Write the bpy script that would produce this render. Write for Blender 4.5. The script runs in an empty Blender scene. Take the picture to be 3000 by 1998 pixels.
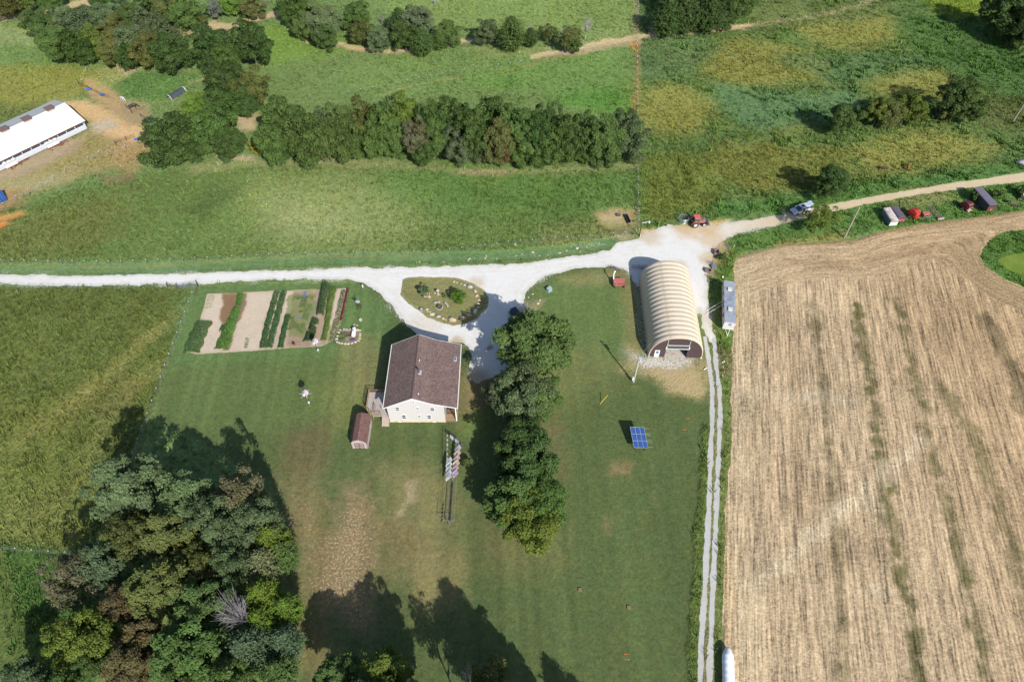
import bpy, bmesh, math, random
import numpy as np
from math import sin, cos, pi, radians, hypot, atan2, sqrt
from mathutils import Vector, Matrix
random.seed(7); np.random.seed(7)
SC = bpy.context.scene
COL = SC.collection
# ------------------------------------------------------------------ camera, light, exposure
CAM_H = 108.0; PITCH = 51.0; FPX = 2000.0
cam_d = bpy.data.cameras.new('camera'); cam = bpy.data.objects.new('camera', cam_d); COL.objects.link(cam)
cam.location = (0, 0, CAM_H); cam.rotation_euler = (radians(90 - PITCH), 0, 0)
cam_d.sensor_width = 36; cam_d.lens = 24; cam_d.clip_start = 1; cam_d.clip_end = 9000
SC.camera = cam
SUN_EL = 35.5; SUN_AZ = 152.0      # degrees, azimuth clockwise from +Y; shadows fall to the north-west
world = bpy.data.worlds.new('World'); SC.world = world; world.use_nodes = True
wn = world.node_tree; bg = wn.nodes['Background']
sky = wn.nodes.new('ShaderNodeTexSky'); sky.sky_type = 'NISHITA'; sky.sun_disc = False
sky.sun_elevation = radians(SUN_EL); sky.sun_rotation = radians(SUN_AZ)
wn.links.new(sky.outputs[0], bg.inputs[0]); bg.inputs[1].default_value = 0.10
sun_d = bpy.data.lights.new('sun', 'SUN'); sun_d.energy = 4.6; sun_d.angle = radians(0.5); sun_d.color = (1.0, 0.955, 0.88)
sun = bpy.data.objects.new('sun', sun_d); COL.objects.link(sun)
sd = Vector((sin(radians(SUN_AZ)) * cos(radians(SUN_EL)), cos(radians(SUN_AZ)) * cos(radians(SUN_EL)), sin(radians(SUN_EL))))
sun.rotation_euler = sd.to_track_quat('Z', 'Y').to_euler(); sun.location = (40, -60, 150)
SC.view_settings.view_transform = 'Standard'; SC.view_settings.look = 'None'
SC.view_settings.exposure = 0.42; SC.view_settings.gamma = 1.0
SC.view_settings.use_curve_mapping = False
SC.cycles.max_bounces = 5; SC.cycles.diffuse_bounces = 2; SC.cycles.glossy_bounces = 2
SC.cycles.transmission_bounces = 3; SC.cycles.transparent_max_bounces = 4
SC.cycles.caustics_reflective = False; SC.cycles.caustics_refractive = False
KLIT = 1.50    # how bright a white level surface in the sun shows; colours read off the photo are divided by it

# ------------------------------------------------------------------ surveying: photo coordinates (3000 px wide) to metres on a level z
_sp, _cp = sin(radians(PITCH)), cos(radians(PITCH))
def G(u, v, z=0.0):
    x = (u - 1500) / FPX; y = -(v - 999) / FPX
    t = (CAM_H - z) / (_sp - y * _cp)
    return (x * t, (_cp + y * _sp) * t)
OV = 3000 / 2354.0
def O(u, v, z=0.0): return G(u * OV, v * OV, z)
def mpp(v): # metres per photo pixel at row v on the ground
    return CAM_H / (_sp + (v - 999) / FPX * _cp) / FPX
def GP(pts, f=G): return np.array([f(*p) for p in pts])
def spline(P, closed=True, step=1.5):
    P = np.asarray(P, float); n = len(P); out = []
    rng = range(n) if closed else range(n - 1)
    for i in rng:
        if closed: a, b, c, d = P[i - 1], P[i], P[(i + 1) % n], P[(i + 2) % n]
        else: a, b, c, d = P[max(i - 1, 0)], P[i], P[i + 1], P[min(i + 2, n - 1)]
        k = max(1, int(np.linalg.norm(c - b) / step))
        for j in range(k):
            t = j / k
            out.append(.5 * ((2 * b) + (c - a) * t + (2 * a - 5 * b + 4 * c - d) * t * t + (3 * b - a - 3 * c + d) * t ** 3))
    if not closed: out.append(P[-1])
    return np.array(out)

# ------------------------------------------------------------------ numpy noise and distance fields
def vnoise(x, y, seed=0):
    xi = np.floor(x).astype(np.int64); yi = np.floor(y).astype(np.int64); fx = x - xi; fy = y - yi
    fx = fx * fx * (3 - 2 * fx); fy = fy * fy * (3 - 2 * fy)
    def h(a, b):
        k = (a * 374761393 + b * 668265263 + seed * 974634777) & 0x7fffffff
        k = ((k ^ (k >> 13)) * 1274126177) & 0x7fffffff
        k = k ^ (k >> 16)
        return (k & 0xffff) / 65535.0
    return (h(xi, yi) * (1 - fx) + h(xi + 1, yi) * fx) * (1 - fy) + (h(xi, yi + 1) * (1 - fx) + h(xi + 1, yi + 1) * fx) * fy
def fbm(x, y, s, seed=0, oct=4):
    a, r, t = 1.0, 0, 0
    for o in range(oct):
        r = r + a * vnoise(x / s * 2 ** o + 17.3 * o, y / s * 2 ** o + 5.1 * o, seed + o); t += a; a *= .55
    return r / t * 2 - 1          # -1..1
def sst(a, b, x):
    t = np.clip((x - a) / (b - a), 0, 1); return t * t * (3 - 2 * t)
def seg_dist(X, Y, P, closed):
    d2 = np.full(X.shape, 1e12); n = len(P)
    for i in range(n if closed else n - 1):
        ax, ay = P[i]; bx, by = P[(i + 1) % n]; dx, dy = bx - ax, by - ay
        L = dx * dx + dy * dy + 1e-12
        t = np.clip(((X - ax) * dx + (Y - ay) * dy) / L, 0, 1)
        d2 = np.minimum(d2, (X - ax - t * dx) ** 2 + (Y - ay - t * dy) ** 2)
    return np.sqrt(d2)
def inside(X, Y, P):
    r = np.zeros(X.shape, bool); n = len(P)
    for i in range(n):
        x1, y1 = P[i]; x2, y2 = P[(i + 1) % n]
        if y1 == y2: continue
        c = ((y1 > Y) != (y2 > Y)) & (X < (x2 - x1) * (Y - y1) / (y2 - y1) + x1)
        r ^= c
    return r
def sdf(X, Y, P): # negative inside
    d = seg_dist(X, Y, P, True); return np.where(inside(X, Y, P), -d, d)
def lin(c):
    c = np.asarray(c, float) / 255.0
    return np.where(c <= .04045, c / 12.92, ((c + .055) / 1.055) ** 2.4)
def A(*c): # albedo of a level surface that shows as this 8-bit colour in the sun
    return np.clip(lin(c) / KLIT, 0, .86)

# ------------------------------------------------------------------ objects
def meta(o, label=None, cat=None, group=None, kind=None):
    if label: o['label'] = label
    if cat: o['category'] = cat
    if group: o['group'] = group
    if kind: o['kind'] = kind
    return o
def thing(name, label, cat, loc=(0, 0, 0), rz=0.0, group=None):
    o = bpy.data.objects.new(name, None); COL.objects.link(o); o.empty_display_size = .3
    o.location = loc if len(loc) == 3 else (loc[0], loc[1], 0); o.rotation_euler = (0, 0, rz)
    return meta(o, label, cat, group)
def link(name, me, parent=None, loc=None, label=None):
    o = bpy.data.objects.new(name, me); COL.objects.link(o)
    if parent: o.parent = parent
    if loc is not None: o.location = loc
    if label: o['label'] = label
    return o
def copy_tree(root, loc=None, rz=None, label=None):
    r = root.copy(); COL.objects.link(r)
    if loc is not None: r.location = loc if len(loc) == 3 else (loc[0], loc[1], 0)
    if rz is not None: r.rotation_euler = (0, 0, rz)
    if label: r['label'] = label
    for ch in list(root.children):
        c = ch.copy(); COL.objects.link(c); c.parent = r
        for g in list(ch.children):
            d = g.copy(); COL.objects.link(d); d.parent = c
    return r

class MB:
    def __init__(s): s.v = []; s.f = []; s.m = []; s.mi = 0
    def mat(s, i): s.mi = i; return s
    def add(s, vs, fs):
        n = len(s.v); s.v += [tuple(map(float, p)) for p in vs]
        for f in fs: s.f.append([n + i for i in f]); s.m.append(s.mi)
        return s
    def box(s, c, d, rz=0, M=None, taper=1.0):
        cx, cy, cz = c; hx, hy, hz = d[0] / 2, d[1] / 2, d[2] / 2; vs = []
        for sz in (-1, 1):
            k = taper if sz > 0 else 1
            for sx, sy in ((-1, -1), (1, -1), (1, 1), (-1, 1)):
                x, y, z = sx * hx * k, sy * hy * k, sz * hz
                if M is not None: x, y, z = M @ Vector((x, y, z))
                if rz: x, y = x * cos(rz) - y * sin(rz), x * sin(rz) + y * cos(rz)
                vs.append((cx + x, cy + y, cz + z))
        return s.add(vs, [(0, 3, 2, 1), (4, 5, 6, 7), (0, 1, 5, 4), (1, 2, 6, 5), (2, 3, 7, 6), (3, 0, 4, 7)])
    def b2(s, a, b):
        return s.box([(a[i] + b[i]) / 2 for i in range(3)], [abs(b[i] - a[i]) for i in range(3)])
    def tube(s, p0, p1, r0, r1=None, n=8, cap=True):
        p0, p1 = Vector(p0), Vector(p1); r1 = r0 if r1 is None else r1
        d = (p1 - p0)
        if d.length < 1e-6: return s
        q = d.normalized(); a = q.orthogonal().normalized(); b = q.cross(a); vs = []
        for p, r in ((p0, r0), (p1, r1)):
            for i in range(n):
                t = 2 * pi * i / n; vs.append(p + a * cos(t) * r + b * sin(t) * r)
        fs = [(i, (i + 1) % n, n + (i + 1) % n, n + i) for i in range(n)]
        if cap: fs += [tuple(range(n - 1, -1, -1)), tuple(range(n, 2 * n))]
        return s.add(vs, fs)
    def bar(s, p0, p1, w, h=None):
        return s.tube(p0, p1, w * .7, (h or w) * .7, 4)
    def rings(s, R, closed_ring=True, caps=True):
        n = len(R[0]); k = len(s.v)
        for r in R: s.v += [tuple(map(float, p)) for p in r]
        for j in range(len(R) - 1):
            for i in range(n if closed_ring else n - 1):
                i2 = (i + 1) % n
                s.f.append([k + j * n + i, k + j * n + i2, k + (j + 1) * n + i2, k + (j + 1) * n + i]); s.m.append(s.mi)
        if caps:
            s.f.append([k + i for i in range(n - 1, -1, -1)]); s.m.append(s.mi)
            s.f.append([k + (len(R) - 1) * n + i for i in range(n)]); s.m.append(s.mi)
        return s
    def prism(s, prof, a, b, axis='y'): # profile in the plane across the axis
        def P(p, t):
            return {'y': (p[0], t, p[1]), 'x': (t, p[0], p[1]), 'z': (p[0], p[1], t)}[axis]
        n = len(prof); vs = [P(p, a) for p in prof] + [P(p, b) for p in prof]
        fs = [(i, (i + 1) % n, n + (i + 1) % n, n + i) for i in range(n)] + [tuple(range(n - 1, -1, -1)), tuple(range(n, 2 * n))]
        return s.add(vs, fs)
    def torus(s, c, R, r, n=20, m=6, axis='z'):
        vs = []
        for i in range(n):
            a = 2 * pi * i / n
            for j in range(m):
                b = 2 * pi * j / m; q = R + r * cos(b); p = (q * cos(a), q * sin(a), r * sin(b))
                if axis == 'y': p = (p[0], p[2], p[1])
                if axis == 'x': p = (p[2], p[0], p[1])
                vs.append((c[0] + p[0], c[1] + p[1], c[2] + p[2]))
        fs = [(i * m + j, ((i + 1) % n) * m + j, ((i + 1) % n) * m + (j + 1) % m, i * m + (j + 1) % m) for i in range(n) for j in range(m)]
        return s.add(vs, fs)
    def blob(s, c, r, seed=0, sub=2, amp=.18, flat=0.0):
        bm = bmesh.new(); bmesh.ops.create_icosphere(bm, subdivisions=sub, radius=1)
        rr = random.Random(seed); ph = [rr.uniform(0, 6) for _ in range(9)]
        for v in bm.verts:
            d = v.co.normalized()
            k = 1 + amp * (sin(3.1 * d.x + ph[0]) * cos(2.7 * d.y + ph[1]) + .6 * sin(5.3 * d.y + ph[2] + 3 * d.z) + .5 * sin(6.1 * d.z + ph[3] + 4 * d.x)) / 1.5
            p = Vector((round(d.x * k * (2.2 if flat else 99)) / (2.2 if flat else 99) * flat + d.x * k * (1 - flat), d.y * k, d.z * k))
            v.co = (c[0] + p.x * r[0], c[1] + p.y * r[1], c[2] + p.z * r[2])
        vs = [v.co[:] for v in bm.verts]; fs = [[v.index for v in f.verts] for f in bm.faces]; bm.free()
        return s.add(vs, fs)
    def mesh(s, name, mats, smooth=False):
        me = bpy.data.meshes.new(name); me.from_pydata(s.v, [], s.f)
        for m in (mats if isinstance(mats, (list, tuple)) else [mats]): me.materials.append(m)
        if any(s.m): me.polygons.foreach_set('material_index', s.m)
        if smooth: me.shade_smooth()
        me.validate(); me.update(); return me
    def build(s, name, mats, parent=None, smooth=False, label=None, loc=None):
        return link(name, s.mesh(name, mats, smooth), parent, loc, label)

# ------------------------------------------------------------------ materials
_mats = {}
def mat(name, col, rough=.6, metal=0.0, var=.12, scale=3.0, bump=0.0, bscale=20.0, spec=None, dirt=None, dirt_scale=1.5, dirt_amt=.5, emis=None):
    if name in _mats: return _mats[name]
    m = bpy.data.materials.new(name); m.use_nodes = True; nt = m.node_tree; b = nt.nodes['Principled BSDF']; _mats[name] = m
    b.inputs['Roughness'].default_value = rough; b.inputs['Metallic'].default_value = metal
    if spec is not None: b.inputs['Specular IOR Level'].default_value = spec
    tc = nt.nodes.new('ShaderNodeTexCoord')
    no = nt.nodes.new('ShaderNodeTexNoise'); no.inputs['Scale'].default_value = scale; no.inputs['Detail'].default_value = 6
    nt.links.new(tc.outputs['Object'], no.inputs['Vector'])
    mr = nt.nodes.new('ShaderNodeMapRange'); mr.inputs[1].default_value = .3; mr.inputs[2].default_value = .7
    mr.inputs[3].default_value = 1 - var; mr.inputs[4].default_value = 1 + var
    nt.links.new(no.outputs[0], mr.inputs[0])
    vm = nt.nodes.new('ShaderNodeVectorMath'); vm.operation = 'SCALE'; vm.inputs[0].default_value = tuple(col[:3]) 
    nt.links.new(mr.outputs[0], vm.inputs['Scale']); out = vm.outputs[0]
    if dirt is not None:
        n2 = nt.nodes.new('ShaderNodeTexNoise'); n2.inputs['Scale'].default_value = dirt_scale; n2.inputs['Detail'].default_value = 8; n2.inputs['Roughness'].default_value = .65
        nt.links.new(tc.outputs['Object'], n2.inputs['Vector'])
        r2 = nt.nodes.new('ShaderNodeMapRange'); r2.inputs[1].default_value = .62 - .3 * dirt_amt; r2.inputs[2].default_value = .72 - .2 * dirt_amt
        nt.links.new(n2.outputs[0], r2.inputs[0])
        mx = nt.nodes.new('ShaderNodeMix'); mx.data_type = 'RGBA'; mx.inputs[7].default_value = (*dirt[:3], 1)
        nt.links.new(r2.outputs[0], mx.inputs[0]); nt.links.new(out, mx.inputs[6]); out = mx.outputs[2]
    nt.links.new(out, b.inputs['Base Color'])
    if bump:
        n3 = nt.nodes.new('ShaderNodeTexNoise'); n3.inputs['Scale'].default_value = bscale; n3.inputs['Detail'].default_value = 5
        nt.links.new(tc.outputs['Object'], n3.inputs['Vector'])
        bp = nt.nodes.new('ShaderNodeBump'); bp.inputs['Strength'].default_value = 1; bp.inputs['Distance'].default_value = bump
        nt.links.new(n3.outputs[0], bp.inputs['Height']); nt.links.new(bp.outputs[0], b.inputs['Normal'])
    return m
class NT:
    def __init__(s, name):
        s.m = bpy.data.materials.new(name); s.m.use_nodes = True; s.t = s.m.node_tree; s.b = s.t.nodes['Principled BSDF']
        s.b.inputs['Roughness'].default_value = .9; s.b.inputs['Specular IOR Level'].default_value = .15
        s.pos = s.t.nodes.new('ShaderNodeNewGeometry').outputs['Position']
    def set(s, sock, v):
        if isinstance(v, bpy.types.NodeSocket): s.t.links.new(v, sock)
        else: sock.default_value = v
    def noise(s, scale, detail=5, rough=.55, vec=None, off=0):
        n = s.t.nodes.new('ShaderNodeTexNoise'); n.inputs['Scale'].default_value = scale; n.inputs['Detail'].default_value = detail; n.inputs['Roughness'].default_value = rough
        v = vec or s.pos
        if off:
            a = s.t.nodes.new('ShaderNodeVectorMath'); a.operation = 'ADD'; a.inputs[1].default_value = (off, off * .7, 0); s.t.links.new(v, a.inputs[0]); v = a.outputs[0]
        s.t.links.new(v, n.inputs['Vector']); return n.outputs[0]
    def voro(s, scale, feat='F1', out='Distance', vec=None, rnd=1.0):
        n = s.t.nodes.new('ShaderNodeTexVoronoi'); n.feature = feat; n.inputs['Scale'].default_value = scale; n.inputs['Randomness'].default_value = rnd
        s.t.links.new(vec or s.pos, n.inputs['Vector']); return n.outputs[out]
    def vmul(s, v, k):
        a = s.t.nodes.new('ShaderNodeVectorMath'); a.operation = 'MULTIPLY'; s.set(a.inputs[0], v); s.set(a.inputs[1], k); return a.outputs[0]
    def vscale(s, v, k):
        a = s.t.nodes.new('ShaderNodeVectorMath'); a.operation = 'SCALE'; s.set(a.inputs[0], v); s.set(a.inputs['Scale'], k); return a.outputs[0]
    def rot(s, v, ang):
        a = s.t.nodes.new('ShaderNodeVectorRotate'); a.rotation_type = 'Z_AXIS'; s.set(a.inputs[0], v); a.inputs['Angle'].default_value = ang; return a.outputs[0]
    def math(s, op, a, b=0.0, c=None):
        n = s.t.nodes.new('ShaderNodeMath'); n.operation = op; s.set(n.inputs[0], a); s.set(n.inputs[1], b)
        if c is not None: s.set(n.inputs[2], c)
        return n.outputs[0]
    def rng(s, v, a, b, c=0.0, d=1.0):
        n = s.t.nodes.new('ShaderNodeMapRange'); s.set(n.inputs[0], v)
        for i, q in enumerate((a, b, c, d)): s.set(n.inputs[i + 1], q)
        return n.outputs[0]
    def mix(s, f, a, b):
        n = s.t.nodes.new('ShaderNodeMix'); n.data_type = 'RGBA'; s.set(n.inputs[0], f)
        s.set(n.inputs[6], a if isinstance(a, bpy.types.NodeSocket) else (*a[:3], 1)); s.set(n.inputs[7], b if isinstance(b, bpy.types.NodeSocket) else (*b[:3], 1)); return n.outputs[2]
    def attr(s, name, fac=False, typ='GEOMETRY'):
        n = s.t.nodes.new('ShaderNodeAttribute'); n.attribute_name = name; n.attribute_type = typ; return n.outputs['Fac' if fac else 'Color']
    def sep(s, v):
        n = s.t.nodes.new('ShaderNodeSeparateXYZ'); s.t.links.new(v, n.inputs[0]); return n.outputs
    def comb(s, x, y, z=0.0):
        n = s.t.nodes.new('ShaderNodeCombineXYZ'); s.set(n.inputs[0], x); s.set(n.inputs[1], y); s.set(n.inputs[2], z); return n.outputs[0]
    def bump(s, h, dist=.1):
        n = s.t.nodes.new('ShaderNodeBump'); n.inputs['Distance'].default_value = 1; s.set(n.inputs['Strength'], 1.0)
        hh = s.math('MULTIPLY', h, dist); s.t.links.new(hh, n.inputs['Height']); s.t.links.new(n.outputs[0], s.b.inputs['Normal'])
    def col(s, c): s.set(s.b.inputs['Base Color'], c if isinstance(c, bpy.types.NodeSocket) else (*c[:3], 1)); return s.m
# ================================================================== THE GROUND
GRAVEL_OUT = [(-420, 800), (-200, 803), (0, 804), (170, 808), (282, 808), (476, 803), (650, 798), (799, 793), (950, 788), (1090, 784), (1260, 782), (1400, 778), (1549, 770), (1602, 761), (1670, 751), (1738, 742), (1789, 730), (1803, 713), (1840, 706), (1874, 700), (1880, 680), (1908, 674), (1959, 659), (2010, 664), (2078, 663), (2129, 655), (2214, 643), (2312, 626),
              (2312, 652), (2214, 672), (2163, 686), (2129, 700), (2105, 717), (2095, 740), (2080, 768), (2072, 795), (2073, 856), (2079, 915), (2092, 975), (2100, 1010), (2080, 1000), (2062, 960), (2048, 905), (2035, 990), (2020, 900), (2010, 822), (1990, 775), (1900, 790), (1880, 830), (1866, 850), (1847, 800), (1837, 790), (1789, 783), (1738, 782), (1670, 791), (1602, 808), (1561, 834), (1541, 861), (1533, 890), (1536, 915), (1550, 940), (1565, 1000), (1550, 1060), (1510, 1085), (1458, 1103), (1400, 1120), (1366, 1112), (1375, 1081), (1380, 1050), (1372, 1023), (1355, 1006), (1311, 1000), (1240, 996), (1200, 958), (1168, 926), (1144, 896), (1110, 858), (1070, 831), (1015, 819), (930, 817), (799, 821), (650, 827), (578, 831), (400, 835), (170, 837), (0, 831), (-200, 829), (-420, 826)]
ISLAND = [(1163, 838), (1172, 824), (1195, 813), (1239, 812), (1290, 812), (1341, 815), (1392, 833), (1421, 851), (1431, 871), (1430, 892), (1421, 912), (1398, 935), (1367, 949), (1328, 955), (1290, 946), (1252, 929), (1214, 902), (1182, 875), (1165, 855)]
DIRT_OUT = [(2306, 627), (2438, 597), (2608, 567), (2778, 539), (3000, 506), (3200, 478), (3420, 448), (3420, 474), (3200, 503), (3000, 532), (2880, 546), (2710, 568), (2540, 599), (2455, 618), (2306, 653)]
FIELD = [(2110, 2250), (2114, 2100), (2117, 1997), (2120, 1703), (2126, 1476), (2142, 1306), (2143, 1136), (2147, 1000), (2152, 924), (2150, 822), (2149, 775), (2158, 758), (2185, 745), (2299, 717), (2400, 711), (2489, 706), (2574, 679), (2710, 655), (2880, 635), (3000, 618), (3200, 592), (3420, 560), (3420, 640), (3060, 668), (3000, 674), (2948, 679), (2897, 703), (2871, 750), (2887, 781), (2948, 822), (3000, 842), (3100, 870), (3420, 880), (3420, 2250)]
POND = [(2925, 768), (2935, 755), (2960, 745), (3000, 741), (3060, 742), (3110, 755), (3120, 780), (3060, 812), (3000, 806), (2958, 792)]
GARDEN = [(608, 861), (760, 855), (900, 848), (1022, 845), (1014, 880), (1004, 920), (998, 950), (975, 1000), (943, 1013), (860, 1020), (760, 1027), (575, 1037), (545, 1032), (560, 990), (585, 940), (597, 900)]
RUTS = [[(2066, 990), (2068, 1000), (2078, 1068), (2086, 1136), (2087, 1221), (2083, 1306), (2079, 1408), (2075, 1532), (2068, 1669), (2062, 1771), (2055, 1873), (2050, 1997), (2044, 2200)],
        [(2092, 992), (2094, 1010), (2098, 1068), (2107, 1136), (2110, 1221), (2107, 1306), (2102, 1408), (2097, 1532), (2091, 1669), (2086, 1771), (2083, 1873), (2078, 1997), (2072, 2200)]]
gravel_w = spline(GP(GRAVEL_OUT), step=3); island_w = spline(GP(ISLAND), step=2); dirt_w = GP(DIRT_OUT)
field_w = GP(FIELD); pond_w = spline(GP(POND), step=2); garden_w = GP(GARDEN); ruts_w = [spline(GP(r), False, 3) for r in RUTS]

def TC(r, g, b): # turf readings softened towards grey and lifted
    if g >= r - 12 and g < 160:
        l = .3 * r + .6 * g + .1 * b; k = 1.17; s = .95; r, g, b = (l + (r - l) * s) * k, (l + (g - l) * s) * k, (l + (b - l) * s) * k
    return A(r, g, b)
def paint_ground(X, Y):
    n = len(X); C = np.tile(TC(108, 130, 76), (n, 1)); tall = np.full(n, .55); spk = np.zeros(n); dry = np.full(n, .05)
    nA = fbm(X, Y, 14, 3); nB = fbm(X, Y, 4, 9); nC = fbm(X, Y, 1.6, 21, 3)
    def bb(P, pad):
        return (X > P[:, 0].min() - pad) & (X < P[:, 0].max() + pad) & (Y > P[:, 1].min() - pad) & (Y < P[:, 1].max() + pad)
    def put(I, w, col, t, dr, sp):
        if col is not None: C[I] = C[I] * (1 - w[:, None]) + TC(*col) * w[:, None]
        if t is not None: tall[I] = tall[I] * (1 - w) + t * w
        if dr is not None: dry[I] = dry[I] * (1 - w) + dr * w
        if sp is not None: spk[I] = np.maximum(spk[I], sp * w)
    def poly(pts, col, soft=2.0, jit=2.0, op=1.0, t=None, dr=None, sp=None, f=O, spot=0.0, raw=False):
        P = GP(pts, f) if raw else spline(GP(pts, f), step=6); I = np.where(bb(P, soft + jit + 2))[0]
        if not len(I): return
        d = sdf(X[I], Y[I], P) + jit * (.6 * nB[I] + .5 * nA[I] + .35 * nC[I])
        w = (1 - sst(-soft, soft, d)) * op
        if spot: w = w * sst(-.1 - spot * .3, .35, nC[I] * .6 + nB[I] * .7)
        put(I, w, col, t, dr, sp)
    def line(pts, width, col, soft=.6, jit=.5, op=1.0, t=None, dr=None, sp=None, f=O, closed=False, spot=0.0):
        P = spline(GP(pts, f), closed, 4); I = np.where(bb(P, width + soft + jit + 1))[0]
        if not len(I): return
        d = seg_dist(X[I], Y[I], P, closed) - width / 2 + jit * (nC[I] + .5 * nB[I])
        w = (1 - sst(-soft, soft, d)) * op
        if spot: w = w * sst(-.1, .35, nC[I] * .6 + nB[I] * .7)
        put(I, w, col, t, dr, sp)
    # --- far pastures
    poly([(-400, -300), (1464, -300), (1464, 370), (1460, 420), (500, 420), (-400, 560)], (108, 130, 76), 3, 2, t=.6, raw=True)
    poly([(-200, 60), (60, 60), (120, 90), (80, 150), (-200, 170)], (138, 152, 100), 4, 4, .7)
    poly([(-200, 110), (170, 110), (200, 180), (0, 190), (-200, 200)], (96, 128, 62), 3, 3, .6)
    poly([(-200, 160), (170, 150), (240, 160), (200, 215), (60, 260), (-200, 250)], (138, 136, 66), 3, 4, .75)
    poly([(-200, 235), (60, 240), (160, 235), (120, 270), (0, 300), (-200, 320)], (98, 112, 64), 3, 3, .7)
    poly([(610, 60), (800, 90), (830, 110), (700, 140), (620, 160)], (112, 142, 60), 4, 3, .8)
    poly([(860, 120), (1100, 110), (1320, 120), (1400, 150), (1200, 200), (900, 230), (760, 200)], (112, 138, 76), 4, 4, .7)
    poly([(1080, 165), (1200, 175), (1180, 195), (1060, 185)], (92, 140, 58), 3, 2, .6)
    poly([(1080, 110), (1280, 105), (1400, 60), (1460, 20), (1460, 80), (1300, 130)], (140, 150, 96), 4, 4, .6)
    poly([(1270, 230), (1400, 200), (1462, 190), (1462, 260), (1380, 260)], (84, 134, 52), 3, 3, .8)
    poly([(1150, 150), (1462, 110), (1462, 190), (1300, 215), (1100, 200)], (106, 140, 70), 3, 3, .6)
    poly([(900, -100), (1460, -100), (1460, 60), (1100, 80), (900, 40)], (124, 146, 80), 4, 4, .7)
    # --- goldenrod field upper right
    poly([(1468, -300), (3200, -300), (3200, 400), (2354, 395), (1900, 470), (1650, 505), (1475, 530)], (94, 120, 66), 1, .6, t=1.0, raw=True)
    poly([(1470, 60), (1900, 20), (2200, 60), (2300, 330), (1900, 440), (1480, 500)], (104, 122, 62), 8, 12, .5, t=.9, spot=1.2)
    for q in ([(1600, 160), (1640, 110), (1760, 92), (1860, 118), (1905, 150), (1895, 190), (1800, 192), (1720, 205), (1650, 190)],
              [(1468, 205), (1520, 180), (1590, 195), (1645, 232), (1605, 292), (1545, 306), (1478, 302)],
              [(1820, 60), (1900, 42), (2030, 36), (2070, 70), (2030, 105), (1930, 115), (1850, 95)],
              [(1990, 190), (2080, 155), (2165, 158), (2215, 205), (2150, 235), (2060, 228), (2010, 215)],
              [(1945, 350), (2060, 308), (2160, 300), (2290, 330), (2275, 368), (2100, 388), (1980, 388)]):
        poly(q, (142, 140, 70), 4.5, 6, .75, t=.7)
    poly([(1740, 290), (1850, 275), (1880, 300), (1800, 320)], (122, 128, 62), 2, 4, .8)
    poly([(1650, 345), (1760, 325), (1950, 350), (1965, 400), (1860, 440), (1700, 440), (1600, 400)], (120, 122, 58), 3, 5, .85, t=1)
    poly([(1474, 370), (1600, 360), (1670, 420), (1600, 490), (1478, 500)], (112, 122, 56), 3, 4, .9, t=.9)
    poly([(1640, 190), (1800, 215), (1960, 210), (1990, 240), (1860, 290), (1760, 300), (1660, 250)], (92, 124, 82), 3, 4, .8, t=.5, dr=.12)
    poly([(1800, 130), (1960, 130), (2080, 120), (2180, 150), (2000, 180), (1930, 200)], (90, 122, 78), 3, 4, .6, t=.7)
    poly([(1470, 30), (1640, 90), (1600, 160), (1475, 190)], (98, 122, 76), 3, 5, .8, t=.8, dr=.12)
    poly([(1730, 0), (2100, -40), (2000, 40), (1830, 60), (1760, 70)], (112, 124, 72), 3, 5, .7)
    poly([(2060, 60), (2200, 40), (2354, 130), (2354, 240), (2230, 190), (2120, 130)], (78, 112, 54), 3, 4, .7)
    poly([(2120, -20), (2354, -20), (2354, 5), (2200, 45), (2150, 30)], (124, 142, 44), 3, 3, .8)
    poly([(2230, 230), (2354, 230), (2354, 300), (2260, 300)], (98, 104, 56), 3, 3, .7)
    poly([(1640, 470), (1900, 440), (2354, 370), (2354, 398), (1900, 470), (1700, 500), (1650, 500)], (84, 120, 60), 1.5, 1, .9, t=.6)
    line([(1500, 75), (1600, 68), (1700, 60), (1830, 45), (1950, 20), (2060, -20)], 2.0, (160, 150, 112), 1.2, 1, .7, dr=.3)
    # --- meadow between the hedgerow and the road
    poly([(-300, 700), (-300, 560), (60, 470), (330, 400), (450, 395), (600, 372), (1480, 378), (1470, 545), (1280, 570), (1000, 590), (700, 600), (400, 606), (0, 610)], (100, 122, 66), 2, 1.5, t=.75, raw=True)
    poly([(560, 440), (700, 400), (960, 430), (980, 520), (860, 570), (640, 560)], (138, 150, 94), 9, 5, .75, t=.5)
    poly([(620, 480), (760, 470), (820, 520), (700, 545)], (150, 158, 108), 7, 4, .6)
    poly([(900, 380), (1460, 400), (1460, 470), (1100, 500), (900, 470)], (88, 124, 58), 6, 4, .6)
    poly([(500, 430), (560, 425), (540, 460), (470, 500), (420, 490)], (78, 96, 56), 3, 3, .6)
    poly([(-100, 560), (120, 480), (300, 440), (260, 540), (100, 600), (-100, 605)], (110, 112, 60), 5, 5, .6, dr=.12)
    poly([(430, 385), (620, 366), (900, 372), (1150, 388), (1470, 374), (1470, 386), (1150, 402), (880, 388), (640, 384), (440, 402)], (146, 146, 100), 1.4, 2.2, .5, dr=.6, t=.4)
    poly([(1040, 392), (1160, 392), (1170, 404), (1060, 404)], (196, 176, 140), 1, 1, .5, dr=.5)
    poly([(1370, 490), (1420, 478), (1462, 484), (1462, 520), (1430, 530), (1380, 520)], (190, 164, 122), 1.6, 1.5, .9, t=.1, dr=.4)
    poly([(1380, 500), (1430, 495), (1440, 515), (1405, 524)], (222, 196, 156), 1.2, .8, .9, t=0)
    poly([(1250, 530), (1440, 505), (1462, 535), (1400, 560), (1250, 570)], (124, 130, 76), 2.5, 2, .7)
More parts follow.
